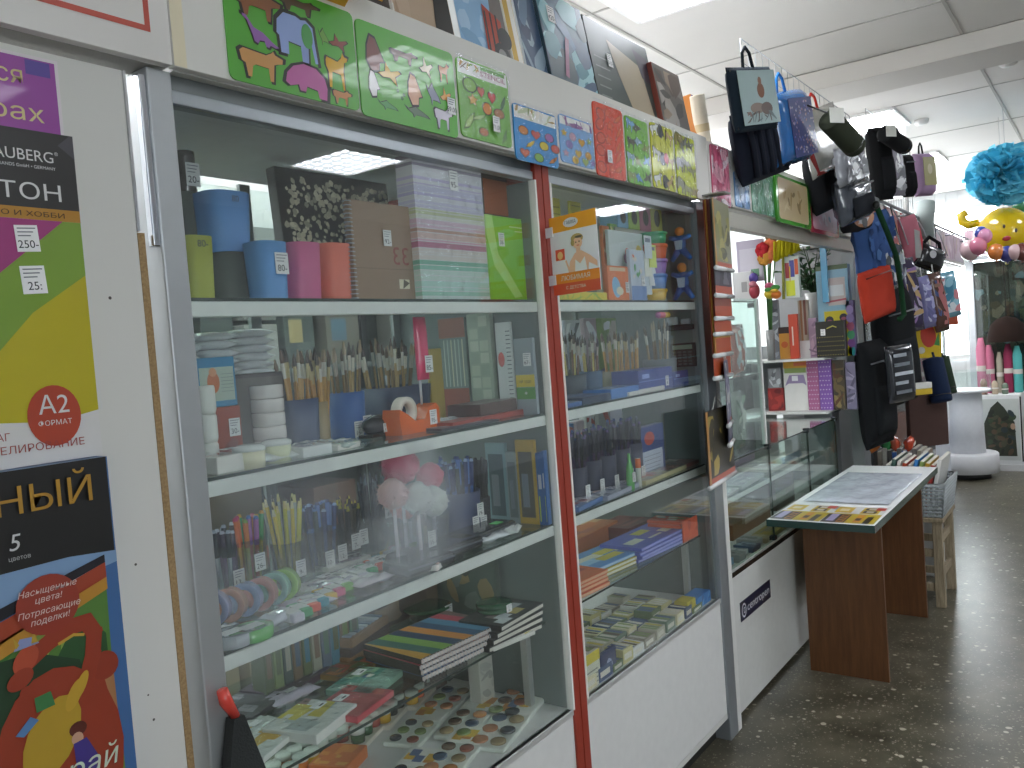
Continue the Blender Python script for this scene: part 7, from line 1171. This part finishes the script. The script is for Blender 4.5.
c, w_, h = hang(946, 957, 300, 325, -.2, -40); m = MB(); m.box(-w_/2, w_/2, -.01, .01, -h/2, h/2, 'a84a2c', .002); m.rect(-w_*.4, w_*.4, -h*.1, h*.3, 'c88a4a', -.0104); t = thing('small_card', 'small orange red card under the pale blue packet', 'card', c, math.radians(-40)); m.build('card', 'print', t)
c, w_, h = hang(915, 941, 315, 358, -.25, -42); t = thing('cutting_board', 'yellow board with a big red pepper picture', 'board', c, rot=(0, math.radians(3), math.radians(-42))); m = MB(); m.box(-w_/2, w_/2, -.006, .006, -h/2, h/2, 'c8ac1c', .004); m.disc(-w_*.02, h*.02, w_*.3, 'b0382a', -.0065, h*.28, .2); m.poly([(w_*.2, -h*.2), (w_*.38, h*.1), (w_*.42, -h*.22)], '3a7a3a', -.0068); m.disc(-w_*.28, -h*.32, w_*.14, 'b8b8b0', -.0068, h*.08); m.build('board', 'print', t); m = MB(); m.tube([(-w_*.3, 0, h*.5), (0, 0, h*.6), (w_*.3, 0, h*.5)], .004, '3a8a5a', 5); m.build('cord', 'gloss', t)
tube_case((932, 358), (942, 402), 10, -.3, '1e2a44', 'dark navy tube case hanging under the pepper board', False); tube_case((941, 356), (950, 394), 7, -.22, '2c3a2c', 'dark green tube case right of the navy one', False)
c, w_, h = hang(904, 930, 383, 395, -.3, -42); t = thing('sponge_pack', 'white and yellow strip pack above the brown folder', 'packet', c, rot=(0, 0, math.radians(-42))); m = MB(); m.box(-w_/2, w_/2, -.02, .02, 0, h/2, 'd8d8d4', .004); m.build('white_layer', 'paint', t); m = MB(); m.box(-w_/2, w_/2, -.02, .02, -h/2, -.0005, 'c8a82c', .004); m.build('yellow_layer', 'paint', t)
c, w_, h = hang(908, 946, 394, 446, -.26, -42); t = thing('brown_folder', 'plain brown flat folder hanging lowest at the front', 'folder', c, rot=(0, 0, math.radians(-42))); m = MB(); m.box(-w_/2, w_/2, -.02, .02, -h/2, h/2, '4f3c38', .006); m.build('cover', 'cloth', t); m = MB(); m.box(-w_*.05, w_*.05, -.024, -.0205, h*.3, h*.42, '3a2c2a', .001); m.build('clasp', 'gloss', t)
def cord(t, p, zt):
    m = MB(); l = t.location; M = t.matrix_basis.inverted(); m.tube([M @ Vector(p), M @ Vector((p[0], p[1]*.6, (p[2]+zt)/2)), M @ Vector((p[0], -.12 if p[0] > 5 else -.022, zt))], .004, '2a2a2c', 5); m.build('hanging_cord', 'gloss', t)
for o in list(COL.objects):
    if o.parent is None and o.type == 'EMPTY' and o.name in ('tube_case', 'small_card', 'tube_case.003', 'hanging_packet.001', 'gift_bag.001', 'instrument_case.001', 'clear_pouch.001'):
        cord(o, (o.location.x, o.location.y, o.location.z+.02), 2.5 if o.location.z > 2.2 and o.location.x < 6.8 else 2.2)
# hanging rail for the bundle
t = thing('hanging_rail', 'grey rail with hooks along the counter run, the bundle of bags hangs from it', 'rail'); m = MB(); m.tube([(5.1, -.12, 2.2), (9.2, -.12, 2.2)], .01, '9a9ea2', 8); m.build('rail', 'metal', t)
for u in (5.2, 6.2, 7.2, 8.2, 9.1): m = MB(); m.tube([(u, -.03, 2.2), (u, -.11, 2.2)], .007, '9a9ea2', 6); m.build('bracket', 'metal', t)
for u in (5.35, 5.6, 5.9, 6.4, 6.8, 7.1): m = MB(); m.tube([(u, -.12, 2.19), (u, -.16, 2.1), (u, -.2, 1.95)], .004, '9a9ea2', 5); m.build('hook', 'metal', t)
# ---------------------------------------------------------------- the counter run beyond the post
t = thing('side_cabinet', 'tall white cabinet behind the hanging bags', 'cabinet'); m = MB(); m.box(5.19, 7.35, 0, .5, .06, 1.96, 'b8babc', .003); m.build('body', 'paint', t); m = MB(); m.box(5.19, 7.35, .04, .5, 0, .059, '2a2a28'); m.build('plinth', 'paint', t)
for a, b in ((5.22, 6.25), (6.27, 7.32)): m = MB(); m.box(a, b, -.012, -.0005, .1, 1.94, '54585c', .002); m.build('door', 'gloss', t, 'dark glossy door')
m = MB(); m.box(5.12, 9.35, -.03, -.012, 1.98, 2.24, 'd0ccc6', .001); m.box(5.12, 9.35, -.0115, .5, 1.965, 1.979, 'c0beba'); tag(m.build('fascia_board', 'wallpaint'), 'far fascia board with red panels, beyond the glass counter', 'fascia board')
for i in range(3): x = 5.28+.52*i; t = thing('red_sign', ('first', 'second', 'third')[i]+' red panel with pale lettering bars on the far fascia', 'panel', (x, -.031, 1.985)); m = MB(); m.box(0, .4, -.006, 0, 0, .25, 'a82a30', .001); [m.rect(.06, .3-.04*k, .06+.05*k, .085+.05*k, 'd8b8b8', -.0064) for k in range(3)]; m.build('panel', 'print', t); m = MB(); m.box(.402, .46, -.004, 0, 0, .25, 'd8d2c4', .001); m.build('divider', 'paint', t)
# white lit show window
t = thing('show_case', 'bright white glazed show case at the far end of the counter run', 'show case'); m = MB(); m.box(7.37, 9.35, .32, .34, .8, 1.96, 'f2f4f6'); m.box(7.37, 8.1, 0, .34, .0, .795, 'd0d4dc', .002); m.box(8.101, 9.35, .25, .34, 0, .795, 'd0d4dc', .002); m.box(7.37, 7.39, .001, .3, .796, 1.96, 'eef0f2'); m.build('body', 'paint', t)
for a, b in ((7.375, 7.42), (8.06, 8.1)): m = MB(); m.box(a, b, -.008, .012, .8, 1.96, 'e4e6e8', .002); m.build('frame_post', 'metal', t)
m = MB(); m.box(7.421, 8.059, .0, .005, .81, 1.95, 'ffffff'); m.build('pane', 'clean_glass', t)
m = MB(); m.box(7.45, 9.15, .1, .2, 1.955, 1.962, 'ffffff'); m.build('fill_strip', 'emit', t)  # unseen glowing strip, added to make the white case bright
p = at(958, 335, .1); t = thing('lace_ornament', 'small cream lace ornament in the white show case', 'ornament', (min(p.x, 8.0), .1, p.z)); m = MB(); [m.ell((.05*math.cos(a), 0, .12*math.sin(a)), (.03, .012, .04), 'c8b8a4', 8, 6) for a in (k*PI/4 for k in range(8))]; m.build('petals', 'cloth', t); m = MB(); m.tube([(0, 0, .1), (0, 0, 1.95-p.z)], .002, 'd0d0d0', 4); m.build('thread', 'gloss', t)
# ---------------------------------------------------------------- folding table with printed sheets
t = thing('display_table', 'white topped table with brown veneer side panels, in front of the glass counter', 'table')
m = MB(); m.box(3.247, 4.62, -.452, -.045, .712, .7395, 'e4e6e6', .001); m.build('table_top', 'paint', t); m = MB(); m.box(3.2455, 3.2465, -.453, -.044, .711, .7395, '26423e'); m.box(3.2455, 4.62, -.4535, -.4525, .711, .7395, '2a4642'); m.build('glass_edge', 'gloss', t, 'dark green glass edge')
for x in (3.598, 4.478): m = MB(); m.box(x, x+.018, -.395, -.075, .0, .7115, '7a4a28', .001); m.build('side_panel', 'veneer', t)
m = MB(); m.box(3.617, 4.477, -.1, -.082, .3, .7115, '7a4a28', .001); m.build('back_rail', 'veneer', t)
def printed(x, y, lb, s):
    t = thing('printed_sheet', lb, 'printed sheet', (x, y, .74), math.radians(s)); m = MB(); w_, d = .3, .195; m.box(0, w_, -d, 0, 0, .0012, 'd8d8d8')
    def q(pts, c, k): m.add([(u*w_, -d*(1-v), .0013+.00012*k) for u, v in pts], [tuple(range(len(pts)))], c)
    q([(0, 0), (.55, 0), (.55, 1), (0, 1)], 'c8b02a', 0); q([(.0, .55), (.5, .55), (.5, 1), (0, 1)], '2c2a32', 1); q([(.08, .78), (.5, .78), (.5, .93), (.08, .93)], 'a8a0c8', 2); q([(.03, .58), (.48, .58), (.48, .72), (.03, .72)], 'b87a2a', 3); q([(.0, .1), (.4, .1), (.4, .22), (0, .22)], '3a3428', 1); q([(.05, .28), (.5, .28), (.5, .42), (.05, .42)], 'd0902c', 2)
    q([(.58, .1), (.95, .1), (.95, .45), (.58, .45)], 'd0b42c', 2); q([(.62, .15), (.76, .15), (.76, .4), (.62, .4)], '30283a', 3); q([(.8, .15), (.93, .15), (.93, .4), (.8, .4)], '30283a', 3); q([(.64, .2), (.74, .2), (.74, .34), (.64, .34)], 'd8d0c0', 4); q([(.82, .2), (.91, .2), (.91, .34), (.82, .34)], 'd8d0c0', 4); q([(.6, .62), (.95, .62), (.95, .95), (.6, .95)], 'd0b02a', 2); q([(.7, .7), (.85, .7), (.85, .88), (.7, .88)], 'e0d4b0', 3); q([(.15, .3), (.3, .3), (.3, .4), (.15, .4)], '30283a', 4)
    for i in range(4): q([(.06+.11*i, .6), (.12+.11*i, .6), (.14+.11*i, .7), (.08+.11*i, .7)], '2c2a32', 5)
    m.build('sheet', 'print', t); m = MB(); m.add([(w_*.8, -d*.98, .0022), (w_*.97, -d*.98, .0022), (w_*.97, -d*.8, .0022), (w_*.8, -d*.8, .0022)], [(0, 1, 2, 3)], 'c0402c'); m.build('red_label', 'print', t)
printed(3.263, -.05, 'yellow and black printed sheet on the table, half nearest the glass counter', -1); printed(3.258, -.25, 'yellow and black printed sheet on the table, half nearest the aisle', 1)
t = thing('plastic_sheet', 'large crumpled clear plastic sheet lying across the white table top', 'plastic sheet', (3.62, -.425, .7403)); m = MB(); r = random.Random(4); n = 16
m.add([(.76*i/n, .345*j/n, .004+r.uniform(0, .009)*(0 < i < n and 0 < j < n)) for j in range(n+1) for i in range(n+1)], [(j*(n+1)+i, j*(n+1)+i+1, (j+1)*(n+1)+i+1, (j+1)*(n+1)+i) for j in range(n) for i in range(n)], 'd6dde8', True); m.build('film_sheet', 'shiny_bag', t)
# ---------------------------------------------------------------- stool, basket, books
SX0, SX1, SY0, SY1 = 4.66, 5.04, -.45, -.1
t = thing('stool', 'worn wooden stool behind the table carrying a grey basket', 'stool', (SX0, SY0, 0)); a, b = SX1-SX0, SY1-SY0
m = MB(); m.box(-.01, a+.01, -.01, b+.01, .443, .466, '9a8c74', .004); m.build('seat', 'raw_wood', t)
for u in (0, a-.045):
    for v in (0, b-.045): m = MB(); m.box(u, u+.045, v, v+.045, 0, .4425, '9a8c74', .003); m.build('leg', 'raw_wood', t)
for z in (.14, .32):
    for v in (.012, b-.033): m = MB(); m.box(.0455, a-.0455, v, v+.02, z, z+.04, '9a8c74', .002); m.build('stretcher', 'raw_wood', t)
    for u in (.012, a-.033): m = MB(); m.box(u, u+.02, .0455, b-.0455, z-.06, z-.02, '9a8c74', .002); m.build('stretcher', 'raw_wood', t)
t = thing('basket', 'grey woven plastic basket of books on the stool', 'basket', (4.85, -.285, .4665)); m = MB(); A_, B_, HH = .2, .19, .175
for s in range(4):
    L = [((-A_, -B_), (A_, -B_)), ((A_, -B_), (A_, B_)), ((A_, B_), (-A_, B_)), ((-A_, B_), (-A_, -B_))][s]
    for k in range(9): z = .01+k*(HH-.02)/8; g = .88+.12*z/HH; m.tube([(L[0][0]*g, L[0][1]*g, z), (L[1][0]*g, L[1][1]*g, z)], .0085, '8f9698', 5)
    for k in range(17): f = k/16; u = L[0][0]+(L[1][0]-L[0][0])*f; v = L[0][1]+(L[1][1]-L[0][1])*f; m.tube([(u*.88, v*.88, .002), (u, v, HH)], .0075, 'b4babc', 5)
m.build('woven_wall', 'paint', t); m = MB(); m.box(-A_*.88, A_*.88, -B_*.88, B_*.88, 0, .004, '8a9092'); m.build('bottom', 'paint', t); m = MB(); m.tube([(-A_, -B_, HH), (A_, -B_, HH), (A_, B_, HH), (-A_, B_, HH)], .009, 'a8aeb0', 8, closed=True); m.build('rim', 'paint', t)
for s in (-1, 1): m = MB(); m.tube([(s*(A_+.002), -.05, HH+.008), (s*(A_+.004), -.035, HH+.035), (s*(A_+.004), .035, HH+.035), (s*(A_+.002), .05, HH+.008)], .007, 'c0c4c4', 7); m.build('handle', 'paint', t)
for i, (c, n_) in enumerate((('c8c8c4', 'white'), ('3f5a50', 'dark green'), ('d0c8c0', 'cream'), ('a8452c', 'orange red'), ('b8b4ac', 'light grey'), ('2f72b0', 'blue'), ('8aa05a', 'light green'), ('c09a34', 'mustard'), ('a83a34', 'red'), ('d0d0cc', 'off white'))):
    y = -.155-.027*i; t = thing('book', n_+' book standing in the grey basket on the stool, number tilted with its row', 'book', (4.68, y, .4715), rot=(math.radians(11), 0, 0)); t['label'] = n_+' book leaning in the basket on the stool'; h = .27+.03*((i*7) % 4)/3; m = MB(); m.box(0, .3, -.0095, .0095, 0, h, c, .002); m.build('cover', 'print', t); m = MB(); m.box(.003, .297, -.0075, .0075, h+.0002, h+.0012, 'd8d4c8'); m.build('pages', 'paper', t)
t = thing('crate', 'low white crate behind the table carrying a row of books', 'crate', (5.22, -.33, 0)); m = MB(); m.box(0, .3, 0, .3, 0, .55, 'c4c6c6', .004); m.build('body', 'paint', t); m = MB(); m.box(-.003, -.0005, .05, .25, .4, .48, '8a8e90'); m.build('grip', 'gloss', t)
BC = [('8a8478', 'grey beige'), ('a8a49c', 'pale grey'), ('4a4a48', 'dark grey'), ('2f5a9a', 'blue'), ('6a6a68', 'grey'), ('3464a8', 'deep blue'), ('9a8a7a', 'taupe'), ('7a7470', 'stone grey'), ('b0a898', 'cream'), ('8a7a6a', 'brown beige')]
for i, (c, n_) in enumerate(BC): y = -.045-.027*i; t = thing('book', n_+' book upright in the row on the white crate', 'book', (5.24, y, .5505)); h = .17+.02*((i*5) % 3)/2; m = MB(); m.box(0, .2, -.012, .012, 0, h, c, .002); m.rect(.02, .18, h*.6, h*.8, 'c8c4bc', -.0123); m.build('cover', 'print', t); m = MB(); m.box(.003, .197, -.0095, .0095, h+.0002, h+.001, 'd4d0c4'); m.build('pages', 'paper', t)
for i, (y, c, lb) in enumerate(((-.2, 'c0482c', 'orange red pack lying on top of the book row'), (-.12, 'b85038', 'second red pack lying on the book row beside the first'), (-.07, '2f7a44', 'small green pack at the left end of the book row'))): t = thing('small_pack', lb, 'packet', (5.3, y, .765), rot=(0, math.radians(-12), .3*i)); m = MB(); pillow(m, .1, .05, .07, c, 6, 3., wob=.004, seed=i); m.build('pack', 'shiny_bag', t); m = MB(); m.rect(-.03, .03, -.01, .01, 'd8c8b8', -.03); m.build('label', 'paper', t)
for i, (px, py, c, lb) in enumerate(((881, 432, 'c8502c', 'curled orange ribbon hanging low among the black bags'), (874, 441, 'a8602c', 'small tan pouch beside the orange ribbon'))):
    p = at(px, py, -.1); t = thing('ribbon' if i == 0 else 'pouch', lb, 'ribbon' if i == 0 else 'pouch', p); m = MB(); m.tube([(.06*math.cos(a), 0, .06*math.sin(a)+.01*k) for k, a in enumerate(j*.7 for j in range(10))], .014, c, 6) if i == 0 else pillow(m, .14, .05, .12, c, 6, 3.); m.build('loop' if i == 0 else 'body', 'cloth', t)
    m = MB(); m.tube([(0, .03, .05), (0, .06, .3)], .004, '2a2a2a', 5); m.build('cord', 'cloth', t)
# ---------------------------------------------------------------- far end of the shop
t = thing('display_pedestal', 'round white display pedestal with a column and a glass tray at the far end', 'pedestal', (8.6, -.07, 0)); m = MB(); m.lathe([(.21, .05), (.25, .055), (.25, .22), (.24, .23), (.12, .231)], 'd4d4d6', n=40); m.build('base', 'paint', t); m = MB(); m.lathe([(.18, 0), (.18, .0495)], '1e1e1e', n=30); m.build('plinth', 'paint', t); m = MB(); m.lathe([(.15, .2315), (.14, .5), (.135, .78)], 'd0d2d6', n=32); m.build('column', 'paint', t); m = MB(); m.lathe([(.13, .781), (.22, .79), (.22, .81), (.2, .811)], 'd8d8dc', n=36); m.build('tray', 'paint', t)
m = MB(); n = 36; m.add([(0.215*math.cos(2*PI*k/n), 0.215*math.sin(2*PI*k/n), z) for z in (.8105, .98) for k in range(n)], [(k, (k+1) % n, n+(k+1) % n, n+k) for k in range(n)], 'ffffff', True); m.build('glass_rim', 'clean_glass', t)
FX = 9.4
t = thing('wall_display', 'tall framed display with a dark woodland fabric at the far end', 'display', (FX, 0, 0)); m = MB(); m.box(.03, .06, -1.7, -.06, .1, 2.0, '3c3a34')
r = random.Random(12)
for i in range(260):
    y = -r.uniform(.1, 1.65); z = r.uniform(.15, 1.95); s = r.uniform(.02, .09); x = .0295-.00002*i; pts = [(x, y+s*r.uniform(.4, 1)*math.cos(a), z+s*r.uniform(.4, 1.2)*math.sin(a)) for a in (k*PI/4 for k in range(8))]; m.add(pts[::-1], [tuple(range(8))], r.choice(['4a4a40', '2e3230', '5a544a', '3a4238', '6a6054', '262a2a', '54584c', '4e4438', '5a6a70']))
m.build('fabric', 'cloth', t)
for y in (-.06, -.9, -1.75): m = MB(); m.box(-.02, .05, y-.035, y+.035, 0, 2.02, 'd4d8dc', .003); m.build('frame_post', 'metal', t)
m = MB(); m.box(-.02, .05, -1.75, -.02, 2.021, 2.06, 'd4d8dc', .003); m.build('frame_top', 'metal', t); m = MB(); m.box(.0, .004, -1.71, -.1, .1, 2.0, 'ffffff'); m.build('pane', 'clean_glass', t)
m = MB(); m.box(FX-.03, FX-.012, -1.8, -.035, 2.065, 2.32, 'c8a8b4', .001); tag(m.build('fascia_board', 'print'), 'pink lilac fascia board above the woodland display', 'fascia board')
for i in range(5): y = -.1-.32*i; t = thing('pink_card', 'pale pink printed card on the lilac fascia at the far end', 'card', (FX-.031, y, 2.08), -PI/2, group='pink cards on the far fascia'); m = MB(); m.box(0, .28, -.003, 0, 0, .22, 'd4b4bc'); abstract(m, .26, .2, -.0034, ['e0ccd0', 'c08a98', 'd8c0c8', 'b8a0c0'], 9, i, .01, .01); m.build('card', 'print', t)
for i in range(3): x = 7.5+.6*i; t = thing('lilac_card', 'pale lilac printed card on the far fascia above the white show case', 'card', (x, -.031, 2.0), 0, group='lilac cards on the far fascia'); m = MB(); m.box(0, .55, -.003, 0, 0, .23, 'b8aab8'); abstract(m, .52, .2, -.0034, ['c8bcc8', 'a890a4', 'd0c8d0', 'b8b09a'], 9, i+9, .01, .01); m.build('card', 'print', t)
t = thing('low_cabinet', 'white low cabinet with a camouflage clothing picture at the far right', 'cabinet', (8.98, -.48, 0)); m = MB(); m.box(0, .38, 0, .36, .06, .72, 'd8d9da', .003); m.box(-.02, .4, -.02, .38, 0, .0595, 'c8c8c8', .002); m.build('body', 'paint', t)
m = MB(); m.M = Matrix.Rotation(-PI/2, 4, 'Z'); m.box(-.35, -.02, -.004, -.0005, .1, .68, 'c0c4c0'); m.poly([(-.31, .14), (-.31, .45), (-.25, .6), (-.19, .66), (-.14, .6), (-.06, .46), (-.05, .14)], '33382c', -.0046); r = random.Random(5)
for i in range(40): m.disc(r.uniform(-.29, -.08), r.uniform(.18, .56), r.uniform(.012, .03), r.choice(['4a4c38', '262a22', '5a4a38', '3a4a34', '2e3a3e']), -.0048-.00005*i, r.uniform(.015, .04), r.uniform(0, 3), 9)
m.disc(-.075, .42, .02, 'a88a74', -.0072, .03); m.build('picture', 'print', t); m = MB(); m.box(-.0055, -.0045, 0, .012, .09, .7, '2a2a28'); m.build('edge_trim', 'gloss', t)
# goods on the low cabinet
def far(px, T, B, x): c = atx(px, B, x); return c, atx(px, T, x).z-c.z
for i, (px, T, col, lb, rr_) in enumerate(((982, 338, 'c87a94', 'pink wrapped roll standing on the low cabinet', .045), (990, 345, 'b86a84', 'darker pink roll behind the pink one', .04), (1000, 352, '9a9484', 'beige metal canister standing on the low cabinet', .03), (1009, 344, '8a3450', 'crimson roll on the low cabinet', .04), (1018, 346, '5ab0ac', 'turquoise roll at the right picture edge', .04), (985, 378, '8a6a5a', 'small brown figurine at the front of the low cabinet', .03), (996, 380, 'b0a08a', 'small cream figurine at the front of the low cabinet', .028), (1006, 382, '5a6a5a', 'small green bottle at the front of the low cabinet', .028))):
    y = atx(px, 395, 9.1).y; zt = atx(px, T, 9.15).z; t = thing(('fabric_roll', 'fabric_roll', 'canister', 'fabric_roll', 'fabric_roll', 'figurine', 'figurine', 'bottle')[i], lb, ('roll', 'roll', 'canister', 'roll', 'roll', 'figurine', 'figurine', 'bottle')[i], (9.2 if i < 5 else 9.05, max(min(y, -.15), -.8), .7205)); h = max(.1, zt-.72); m = MB(); m.lathe([(rr_*.8, 0), (rr_, h*.05), (rr_, h*.8), (rr_*.7, h*.9), (rr_*.5, h)], col, n=14); m.build('body', 'cloth' if i < 5 and i != 2 else 'gloss', t); m = MB(); m.lathe([(rr_*1.03, h*.4), (rr_*1.03, h*.5)], 'c8c0b8', n=14, cap=False); m.build('band', 'paper', t)
c = atx(1007, 333, 9.2); t = thing('lamp_shade_hat', 'dark brown domed hat shape hanging above the low cabinet', 'hat', (9.2, c.y, c.z-.08)); m = MB(); m.lathe([(.17, 0), (.165, .06), (.14, .16), (.08, .22), (.01, .24)], '241814', n=24, cap=False); m.build('dome', 'cloth', t); m = MB(); m.tube([(0, 0, .22), (0, 0, 2.06-c.z+.08)], .004, '2a2422', 5); m.build('cord', 'cloth', t)
c = atx(1022, 440, 9.0); m = MB(); m.box(0, .2, -.1, .1, 0, .55, '9a5a3c', .004); m.rect(.02, .18, .2, .4, 'b88a5a', -.1004); tag(m.build('carton', 'print', loc=(9.05, -.64, .0)), 'orange brown carton right of the low cabinet at the picture edge', 'carton')
# pompom and balloons
c = atx(1006, 174, 7.0); t = thing('tissue_pompom', 'big turquoise tissue paper pompom hanging from the ceiling', 'pompom', (7.0, c.y, c.z)); m = MB(); r = random.Random(3)
for i in range(420):
    v = Vector((r.gauss(0, 1), r.gauss(0, 1), r.gauss(0, 1))).normalized(); u = v.orthogonal().normalized(); w2 = v.cross(u); an = r.uniform(0, 2*PI); u, w2 = u*math.cos(an)+w2*math.sin(an), w2*math.cos(an)-u*math.sin(an); k = Vector((.24, .25, .2)); R0 = r.uniform(.35, .6); R1 = r.uniform(.85, 1.1); s = r.uniform(.2, .34)
    P = [v*R0-u*s*.3, v*R0+u*s*.3, v*R1+u*s+w2*r.uniform(-.12, .12), v*(R1+.05)+w2*r.uniform(-.15, .15), v*R1-u*s+w2*r.uniform(-.12, .12)]; m.add([(p.x*k.x, p.y*k.y, p.z*k.z) for p in P], [(0, 1, 3), (1, 2, 3), (0, 3, 4)], r.choice(['62cdea', '74d6f0', '50c2e2', '84def4']))
m.ell((0, 0, 0), (.15, .155, .12), '50c2e2', 14, 9); m.build('tissue_petals', 'paper', t); m = MB(); m.tube([(0, 0, .1), (0, 0, CEIL-c.z-.001)], .002, 'd8d8d8', 4); m.build('thread', 'gloss', t)
c = atx(1004, 232, 7.3); t = thing('foil_balloon', 'big yellow balloon with a simple smiling face and curled arm', 'balloon', (7.3, c.y, c.z), -PI/2-.25); m = MB(); m.ell((0, 0, 0), (.19, .14, .185), 'd8b814', 24, 16); m.build('balloon_body', 'balloon', t)
m = MB(); m.tube([(-.17, 0, .1), (-.24, -.01, .09), (-.28, -.02, .12), (-.29, -.02, .17), (-.25, -.02, .19)], [.03, .034, .034, .034, .028], 'd8b814', 10); m.build('arm', 'balloon', t)
def onf(u, v): return -.14*math.sqrt(max(0, 1-(u/.19)**2-(v/.185)**2))-.003
for u, v in ((.05, .03), (.12, -.01)): m = MB(); m.ell((u, onf(u, v), v), (.01, .005, .016), '3a2a1c', 8, 6); m.build('eye', 'gloss', t)
m = MB(); m.ell((.06, onf(.06, -.06), -.06), (.03, .006, .02), 'a8302c', 10, 6); m.build('mouth', 'gloss', t)
m = MB(); m.tube([(0, .02, -.2), (0, .03, -.24)], .012, 'c8a814', 6); m.build('neck', 'balloon', t); m = MB(); m.tube([(0, .0, .2), (0, 0, CEIL-c.z-.001)], .0015, 'd0d0d0', 4); m.build('thread', 'gloss', t)
for i, (px, py, r_, col, lb) in enumerate(((978, 246, .06, 'd07a94', 'pink balloon under the left side of the yellow balloon'), (985, 236, .05, 'd890b4', 'pale pink balloon left of the yellow balloon'), (981, 233, .045, '3a4a9a', 'blue violet balloon behind the pale pink one'), (996, 252, .055, 'd8803c', 'orange balloon under the yellow one'), (1007, 254, .055, '3a3a7c', 'dark blue balloon under the yellow balloon'), (1010, 208, .06, 'd4d0d0', 'white balloon above the yellow balloon'), (1021, 205, .06, '3f8a64', 'green balloon at the right picture edge'), (1022, 252, .06, '6a3a34', 'dark red balloon low at the right picture edge'), (970, 250, .07, 'd8b8bc', 'pale rose clear balloon at the left of the cluster'), (1015, 252, .05, 'c8a8a8', 'dusty pink balloon right of the dark blue one'))):
    c = atx(px, py, (7.0 if i not in (5, 6) else 7.42)+.02*(i % 3)); t = thing('balloon', lb, 'balloon', c); m = MB(); m.ell((0, 0, 0), (r_, r_, r_*1.12), col, 16, 12); m.build('balloon_body', 'balloon', t); m = MB(); m.lathe([(.004, -r_*1.12), (.012, -r_*1.25)], col, n=8); m.build('knot', 'balloon', t); m = MB(); m.tube([(0, 0, 0), (.12, 0, .0)], .002, 'd0d0d0', 4); m.build('thread', 'gloss', t)
